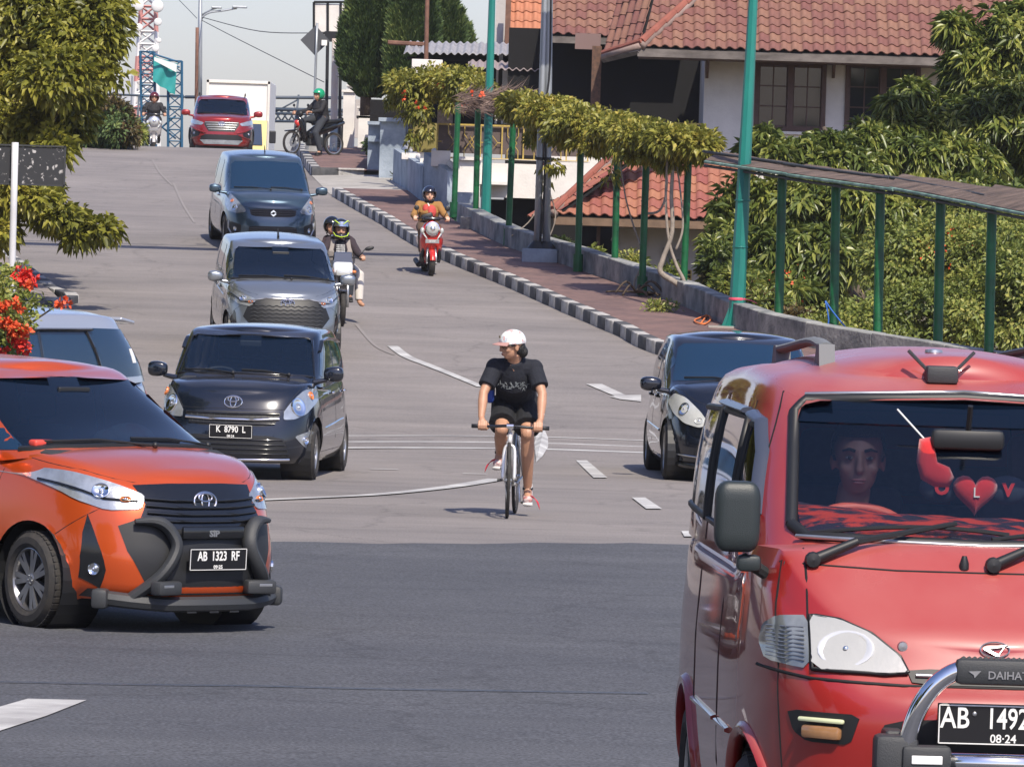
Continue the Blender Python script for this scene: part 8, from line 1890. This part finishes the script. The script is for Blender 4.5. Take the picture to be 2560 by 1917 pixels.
def scooter(name,label,body,plate='',retro=True,legshield_w=.40,D_=None):
 root=empty(name,(0,0,0),label,'motor scooter')
 r=.215
 for x in(0,-1.25):
  t=MB();w=.10;t.lathe([(r-.09,-w*.45),(r-.03,-w*.5),(r-.006,-w*.3),(r,0),(r-.006,w*.3),(r-.03,w*.5),(r-.09,w*.45)],axis='y',c=(0,0,0),seg=32,closed=True);o=t.build('wheel',M_tyre,root,40);o.location=(x,0,r);q=MB();q.lathe([(0,.03),(.03,.03),(.04,.01),(r-.085,.03),(r-.085,-.03),(.04,-.01),(0,-.03)],axis='y',seg=24);q.build('rim',M_alloy_dk,o,40)
 mb=MB()
 for s in(1,-1):mb.tube([(0.0,s*.075,r),(-.03,s*.075,.32),(-.09,s*.06,.52)],[.018,.022,.02],8);mb.tube([(0,s*.09,r),(0,s*.06,r)],.022,8)
 mb.build('fork',M_alloy,root,True)
 sec=[(.25,.10,-.14),(.34,.145,-.10),(.45,.185,-.04),(.58,.20,.01),(.70,.195,.025),(.82,.165,-.0),(.90,.12,-.05),(.95,.06,-.09)];vs=[]
 for z,w,x in sec:
  for j in range(13):a=-1+2*j/12;vs.append((x-.16*abs(a)**2.4-.02,a*w,z))
 k=len(vs);vs+=[(-.30+.02*math.sin(i),v[1]*.9,v[2])for i,v in enumerate(vs)];fs=grid_faces(8,13);fs+=[tuple(q+k for q in f[::-1])for f in fs]
 rim_=[j for j in range(13)]+[i*13+12 for i in range(1,8)]+[7*13+12-j for j in range(1,13)]+[(7-i)*13 for i in range(1,7)];fs+=[(rim_[i],rim_[(i+1)%len(rim_)],rim_[(i+1)%len(rim_)]+k,rim_[i]+k)for i in range(len(rim_))]
 mb=MB();mb.add(vs,fs);ap=mb.build('front_apron',body,root,60)
 mb=MB()
 for s in(1,-1):mb.tube(curve_pts([(-.16,s*.06,.50),(-.15,s*.125,.45),(-.20,s*.15,.33),(-.22,s*.13,.24)],4),.032,8)
 mb.build('apron_edge',M_dark,root,True)
 mb=MB();mb.lathe([(.0,.055),(.075,.045),(.105,.02),(.118,-.01),(.10,-.04)],axis='x',c=(.02,0,.80),seg=28);l_=mb.build('headlight',M_lens,root,40);mb=MB();mb.lathe([(.100,.018),(.122,.012),(.124,-.03),(.112,-.04)],axis='x',c=(.02,0,.80),seg=28);mb.build('headlight_ring',M_chrome,l_,40);mb=MB();mb.ball((.065,0,.80),(.02,.045,.045),14,8);mb.build('lamp_bowl',M_reflector,l_,True)
 for s in(1,-1):mb=MB();mb.ball((-.055,s*.165,.77),(.04,.038,.055),12,8);mb.tube([(-.03,s*.15,.72),(.02,s*.085,.62)],[.018,.010],8);mb.build('turn_signal',M_lens,root,True)
 mb=MB();mb.rbox((.035,0,.585),(.01,.235,.065),.004);p_=mb.build('number_plate',mat('grey_plate',(.25,.25,.26),.5),root)
 if plate:
  me=text_mesh(plate,.038,.001,xs=.8);me.materials.append(M_pfgw);t_=link('plate_number',me,None,p_);t_.location=(.042,0,.585);t_.rotation_euler=(math.pi/2,0,math.pi/2)
 mb=MB();vs=[]
 for i in range(9):
  a=R(10+i*17);
  for j in range(7):b=-1+2*j/6;vs.append((math.cos(a)*(r+.03-.03*b*b),b*.062*(1-.3*abs(math.cos(a))),r+math.sin(a)*(r+.03-.03*b*b)+.0))
 mb.add(vs,grid_faces(9,7));mb.build('front_mudguard',body,root,True)
 mb=MB();mb.tube([(-.13,0,.90),(-.17,0,1.0)],.04,8);mb.tube(curve_pts([(-.24,-.32,.965),(-.19,-.18,.985),(-.16,0,.97),(-.19,.18,.985),(-.24,.32,.965)],4),.013,8);mb.rbox((-.15,0,.975),(.12,.30,.07),.03)
 hb=mb.build('handlebar',M_gloss,root,50)
 for s in(1,-1):
  mb=MB();mb.tube([(-.20,s*.20,.99),(-.19,s*.245,1.08),(-.19,s*.255,1.12)],.007,6);mb.ball((-.185,s*.262,1.16),(.015,.045,.045),14,8);mb.build('rear_view_mirror',M_dark,root,True)
 mb=MB();mb.tube([(-.30,0,.30),(-.62,0,.27)],[.14,.15],12,flat=.35);mb.tube([(-.60,0,.42),(-.85,0,.62),(-1.2,0,.68),(-1.55,0,.70)],[.12,.16,.17,.08],16);mb.build('rear_body',body,root,True)
 mb=MB();mb.tube([(-.62,0,.76),(-.9,0,.79),(-1.35,0,.80)],[.10,.15,.12],14,flat=.45);mb.build('seat',M_dark,root,True);mb=MB();mb.rbox((-1.05,.0,.30),(.5,.2,.2),.04);mb.tube([(-.9,-.14,.22),(-1.4,-.15,.32)],.045,10);mb.build('engine',M_trim,root,40)
 return root
RIDE=dict(pelvis=(-.86,0,.90),chest=(-.80,0,1.14),neck=(-.76,0,1.29),head=(-.735,0,1.405),sh_l=(-.78,.165,1.235),sh_r=(-.78,-.165,1.235),el_l=(-.62,.275,1.05),el_r=(-.62,-.275,1.05),wr_l=(-.34,.275,1.00),wr_r=(-.34,-.275,1.00),hip_l=(-.80,.10,.87),hip_r=(-.80,-.10,.87),kn_l=(-.42,.14,.80),kn_r=(-.42,-.14,.80),an_l=(-.44,.13,.42),an_r=(-.44,-.13,.42),toe_l=(-.30,.14,.37),toe_r=(-.30,-.14,.37))
GRIP={'l':(-.235,.275,.97),'r':(-.235,-.275,.97)}
def go_people():
 b,p,bag=make_cyclist();u=1096;g=ground_at(1095,1119);P=V3(g.x,g.y+.333*0,g.z)
 for o in(b,p,bag):set_at(o,V3(g.x,g.y,g.z),-4.0)
 g=ground_at(931,598);sc=scooter('red_scooter','red scooter with round white headlamp ridden by a woman near the right kerb',paint('scooter_red',(.60,.03,.02),.1,.25,dusty=.05),'AB 4729');yw=6
 rw,C,Mx,bd=person('woman rider in an ochre jacket and black helmet on the red scooter',RIDE,None,skin=mat('light_skin',(.62,.37,.26),.5),top=mat('ochre_jacket',(.30,.155,.045),.85,bump=.4,bscale=12),bottom=mat('brown_skirt',(.12,.075,.05),.9),sleeve=1.0,leg=1.0,shoe=M_dark,voxel=.011,head_s=1.05,bar=GRIP,hair=False)
 helmet(rw,C,Mx,1.05,mat('navy_helmet',(.012,.014,.028),.15,coat=1.0));mb=MB();mb.ball(C+V3(.012,0,-.085),(.07,.085,.05),14,8);mb.tube([C+V3(-.02,0,-.09),C+V3(-.03,0,-.16)],[.07,.09],14);mb.build('black_headscarf',mat('headscarf',(.02,.018,.022),.9),rw,True)
 mb=MB();mb.ball((-.665,.035,1.12),(.055,.085,.12),16,10);mb.ball((-.69,-.06,1.17),(.05,.06,.08),12,8);mb.build('red_blouse',mat('red_blouse',(.62,.08,.07),.8,noise=.4,nscale=20),rw,True)
 mb=MB();mb.rbox((-.61,-.04,1.03),(.10,.20,.12),.03,rot=(.3,0,0));mb.build('black_pouch',M_dark,rw,40);mb=MB();mb.tube(curve_pts([(-.62,.02,1.10),(-.655,.0,1.2),(-.70,-.03,1.27)],4),.012,6);mb.build('pouch_strap',M_pfgw,rw,True)
 for o in(sc,rw):set_at(o,g+V3(0,.215,.0),yw,R(-2.5));o.location.z=zroad(o.location.y)
 P_=paint('black_bike_paint',(.015,.017,.025),.2,.25,dusty=.1);g=ground_at(741,708)
 mc=empty('motorcycle',(0,0,0),'dark motorcycle with a white front fairing carrying two people beside the silver-blue MPV','motorcycle')
 spoked_wheel(mc,0,.29,.29,.08,M_dark,20,disc=True);spoked_wheel(mc,-1.25,.29,.29,.09,M_dark,20)
 mb=MB()
 for s in(1,-1):mb.tube([(0,s*.08,.29),(-.12,s*.08,.80)],[.022,.026],10)
 mb.build('fork',M_alloy,mc,True);mb=MB();mb.rbox((-.06,0,.86),(.16,.30,.20),.05,rot=(0,-.3,0));fa=mb.build('front_fairing',mat('white_fairing',(.62,.64,.66),.3,coat=1),mc,40)
 mb=MB();mb.rbox((.035,0,.80),(.06,.22,.10),.03);mb.build('headlight',M_lens,fa,40);mb=MB();mb.add([(-.04,-.15,.95),(-.04,.15,.95),(-.12,.11,1.12),(-.12,-.11,1.12)],[(0,1,2,3)]);mb.rbox((-.09,0,1.03),(.02,.27,.17),.008,rot=(0,-.35,0));mb.build('windshield',M_tint,mc)
 for s in(1,-1):mb=MB();mb.ball((-.04,s*.17,.82),(.03,.035,.025),10,8);mb.build('turn_signal',M_amber,mc,True)
 mb=MB();mb.tube(curve_pts([(-.26,-.34,1.02),(-.16,-.15,1.04),(-.14,0,1.02),(-.16,.15,1.04),(-.26,.34,1.02)],4),.012,8);mb.build('handlebar',M_dark,mc,True)
 for s in(1,-1):mb=MB();mb.tube([(-.20,s*.24,1.04),(-.18,s*.33,1.17)],.007,6);mb.ball((-.175,s*.40,1.185),(.02,.075,.032),14,8,rot=(s*.25,0,0));mb.build('rear_view_mirror',M_dark,mc,True)
 mb=MB();mb.tube([(-.12,0,.80),(-.45,0,.82),(-.72,0,.74)],[.07,.15,.10],14);mb.tube([(-.4,0,.55),(-.7,0,.45)],[.16,.17],12);mb.build('tank_and_engine',P_,mc,True);mb=MB();mb.tube([(-.60,0,.80),(-1.0,0,.83),(-1.4,0,.86)],[.10,.14,.10],12,flat=.5);mb.build('seat',M_dark,mc,True);mb=MB();mb.rbox((.10,0,.56),(.30,.12,.04),.02,rot=(0,.3,0));mb.build('front_mudguard',P_,mc,40)
 J={k:tuple(np.array(v)+np.array((.02,0,.06)))for k,v in RIDE.items()};J['wr_l']=(-.36,.31,1.06);J['wr_r']=(-.36,-.31,1.06)
 r1,C,Mx,bd=person('motorcyclist in a grey vest and black tee with a black and yellow helmet',J,None,top=mat('dark_long_sleeves',(.035,.025,.032),.9),bottom=mat('dark_jeans',(.03,.035,.045),.9),sleeve=1.0,leg=1.0,shoe=M_dark,voxel=.012,bar={'l':(-.255,.31,1.03),'r':(-.255,-.31,1.03)},hair=False)
 helmet(r1,C,Mx,1.16,mat('black_helmet',(.012,.013,.016),.14,coat=1),visor=None,full=True)
 mb=MB();rows=[]
 for z in np.linspace(.05,.115,4):
  for a in np.linspace(-.8,.8,9):rr=.150-.9*max(0,z-.04)**1.6;rows.append(C+V3(math.cos(a)*rr-.008,math.sin(a)*rr*.88,z)*1.12)
 mb.add(rows,grid_faces(4,9));mb.build('visor',mat('silver_visor',(.5,.55,.6),.08,.9),r1,True)
 mb=MB()
 for s in(1,-1):mb.tube([C+V3(*q)*1.16 for q in((.05,s*.112,.10),(.10,s*.085,.125),(.135,s*.02,.075))],.007,6);mb.tube([C+V3(*q)*1.16 for q in((.08,s*.100,-.03),(.125,s*.075,-.075),(.16,0,-.095))],.007,6)
 mb.build('yellow_stripes',mat('fluo_yellow',(.55,.75,.05),.4),r1,True)
 mb=MB()
 for s in(1,-1):mb.tube([V3(-.80,s*.115,.98),V3(-.75,s*.12,1.16),V3(-.755,s*.10,1.33)],[.12,.125,.075],14)
 remesh(mb,'vest',.012,mat('grey_vest',(.30,.27,.25),.9,bump=.3,bscale=14),r1,3)
 mb=MB();mb.tube([V3(-.70,0,1.02),V3(-.655,0,1.17),V3(-.70,0,1.31)],[.12,.10,.06],14);te=mb.build('tee_front',M_tee,r1,True)
 mb=MB();r=random.Random(3)
 for row,z in enumerate((1.235,1.205,1.175,1.145)):
  for k in range(6):y=-.06+.022*k;mb.box((-.550,y,z),(.004,r.uniform(.010,.019),.014))
 mb.build('tee_print',M_pfgw,te)
 J2={k:tuple(np.array(v)+np.array((-.36,0,.10)))for k,v in RIDE.items()};J2['head']=(-1.06,-.11,1.52);J2['neck']=(-1.10,-.05,1.40);J2['wr_l']=(-.92,.16,1.05);J2['wr_r']=(-.92,-.16,1.05);J2['kn_l']=(-.72,.30,.80);J2['an_l']=(-.62,.30,.40);J2['toe_l']=(-.50,.36,.34);J2['kn_r']=(-.72,-.26,.80)
 r2,C2,Mx2,bd=person('pillion passenger in pale trousers and sandals behind the motorcyclist in the grey vest',J2,None,top=mat('plum_top',(.05,.03,.035),.9),bottom=mat('pale_trousers',(.55,.52,.48),.9),sleeve=1,leg=.98,shoe=None,voxel=.013,hands='rest',hair=False);helmet(r2,C2,Mx2,1.12,M_gloss)
 for o in(mc,r1,r2):set_at(o,g+V3(-.03,.29,0),6,R(-2.5));o.location.z=zroad(o.location.y)
 p0=at(332,300,150);s2=scooter('pale_scooter','pale retro scooter with a round headlamp at the crest, left of the red SUV',paint('scooter_cream',(.50,.47,.44),.1,.25,dusty=.05))
 r3,C3,Mx3,bd=person('rider in black with a dark red helmet on the pale scooter at the crest',RIDE,None,top=mat('black_jacket',(.015,.015,.018),.8),bottom=M_shorts,sleeve=1,leg=1,shoe=M_dark,voxel=.014,bar=GRIP,hair=False);helmet(r3,C3,Mx3,1.12,mat('dark_red_helmet',(.10,.01,.012),.2,coat=1),strap=True)
 for o in(s2,r3):set_at(o,V3(p0.x,150,zroad(150)),5)
 D=136.0;c_=at(630,308,D);mc=empty('motorcycle',(0,0,0),'black motorcycle parked side-on at the kerb under the diamond sign','motorcycle')
 spoked_wheel(mc,0,.28,.28,.05,M_alloy,26,disc=True,steer=R(8),rr=.232);spoked_wheel(mc,-1.22,.28,.28,.06,M_alloy,26,rr=.225)
 mb=MB()
 for s in(1,-1):mb.tube([(0,s*.06,.28),(-.22,s*.06,.78)],[.018,.022],8)
 mb.build('fork',M_dark,mc,True);mb=MB();mb.tube([(-.12,0,.92),(-.20,0,.80),(-.34,0,.45),(-.40,0,.30)],[.07,.15,.13,.07],12,flat=.6);mb.tube([(-.45,0,.42),(-.75,0,.60),(-1.1,0,.70),(-1.5,0,.80)],[.12,.14,.13,.04],12);mb.build('body_panels',M_gloss,mc,True)
 mb=MB();mb.tube([(-.10,.0,.80),(-.26,.0,.62)],[.06,.10],10,flat=.8);mb.build('front_cowl',paint('scooter_red',(.6,.03,.02)),mc,True);mb=MB();mb.tube([(-.60,0,.74),(-1.0,0,.79),(-1.4,0,.84)],[.08,.12,.09],12,flat=.5);mb.build('seat',M_dark,mc,True)
 mb=MB();mb.tube([(-.30,-.3,1.0),(-.22,-.1,1.0),(-.22,.1,1.0),(-.30,.3,1.0)],.014,8);mb.ball((-.20,0,.96),(.08,.12,.09),12,8);mb.build('handlebar',M_dark,mc,True);mb=MB();mb.rbox((.03,0,.565),(.34,.08,.03),.012,rot=(0,.12,0));mb.build('front_mudguard',M_gloss,mc,40);mb=MB();mb.rbox((-.65,0,.33),(.4,.22,.22),.05);mb.build('engine',M_trim,mc,40)
 for s in(1,-1):mb=MB();mb.tube([(-.26,s*.22,1.0),(-.24,s*.26,1.13)],.006,5);mb.ball((-.24,s*.28,1.16),(.015,.05,.035),10,6);mb.build('rear_view_mirror',M_dark,mc,True)
 J={k:tuple(np.array(v)+np.array((0,0,.0)))for k,v in RIDE.items()};J['an_l']=(-.62,.30,.10);J['toe_l']=(-.50,.32,.05);J['kn_l']=(-.50,.25,.52)
 r4,C4,Mx4,bd=person('waiting rider in a dark jacket and bright green helmet, half hidden by the flaking column',J,None,top=mat('black_jacket',(.015,.015,.018),.8),bottom=mat('dark_jeans',(.03,.035,.045),.9),sleeve=1,leg=1,shoe=M_dark,voxel=.014,bar=GRIP,hair=False);helmet(r4,C4,Mx4,1.12,mat('green_helmet',(.01,.32,.15),.25,coat=1))
 for o in(mc,r4):o.location=(c_.x,D,c_.z-.28);o.rotation_euler=(0,0,R(180+38))
go_people()
hz=MB();hz.box((0,220,2.0),(340,500,36));o=hz.build('haze',None);o['kind']='stuff'
m=bpy.data.materials.new('haze');m.use_nodes=True;n=m.node_tree.nodes;n.clear();ou=n.new('ShaderNodeOutputMaterial');v=n.new('ShaderNodeVolumePrincipled');v.inputs['Density'].default_value=.00016;v.inputs['Color'].default_value=(.90,.90,.93,1);v.inputs['Anisotropy'].default_value=.1;m.node_tree.links.new(v.outputs[0],ou.inputs['Volume']);o.data.materials.append(m)
SC.cycles.volume_bounces=0;SC.cycles.volume_max_steps=32
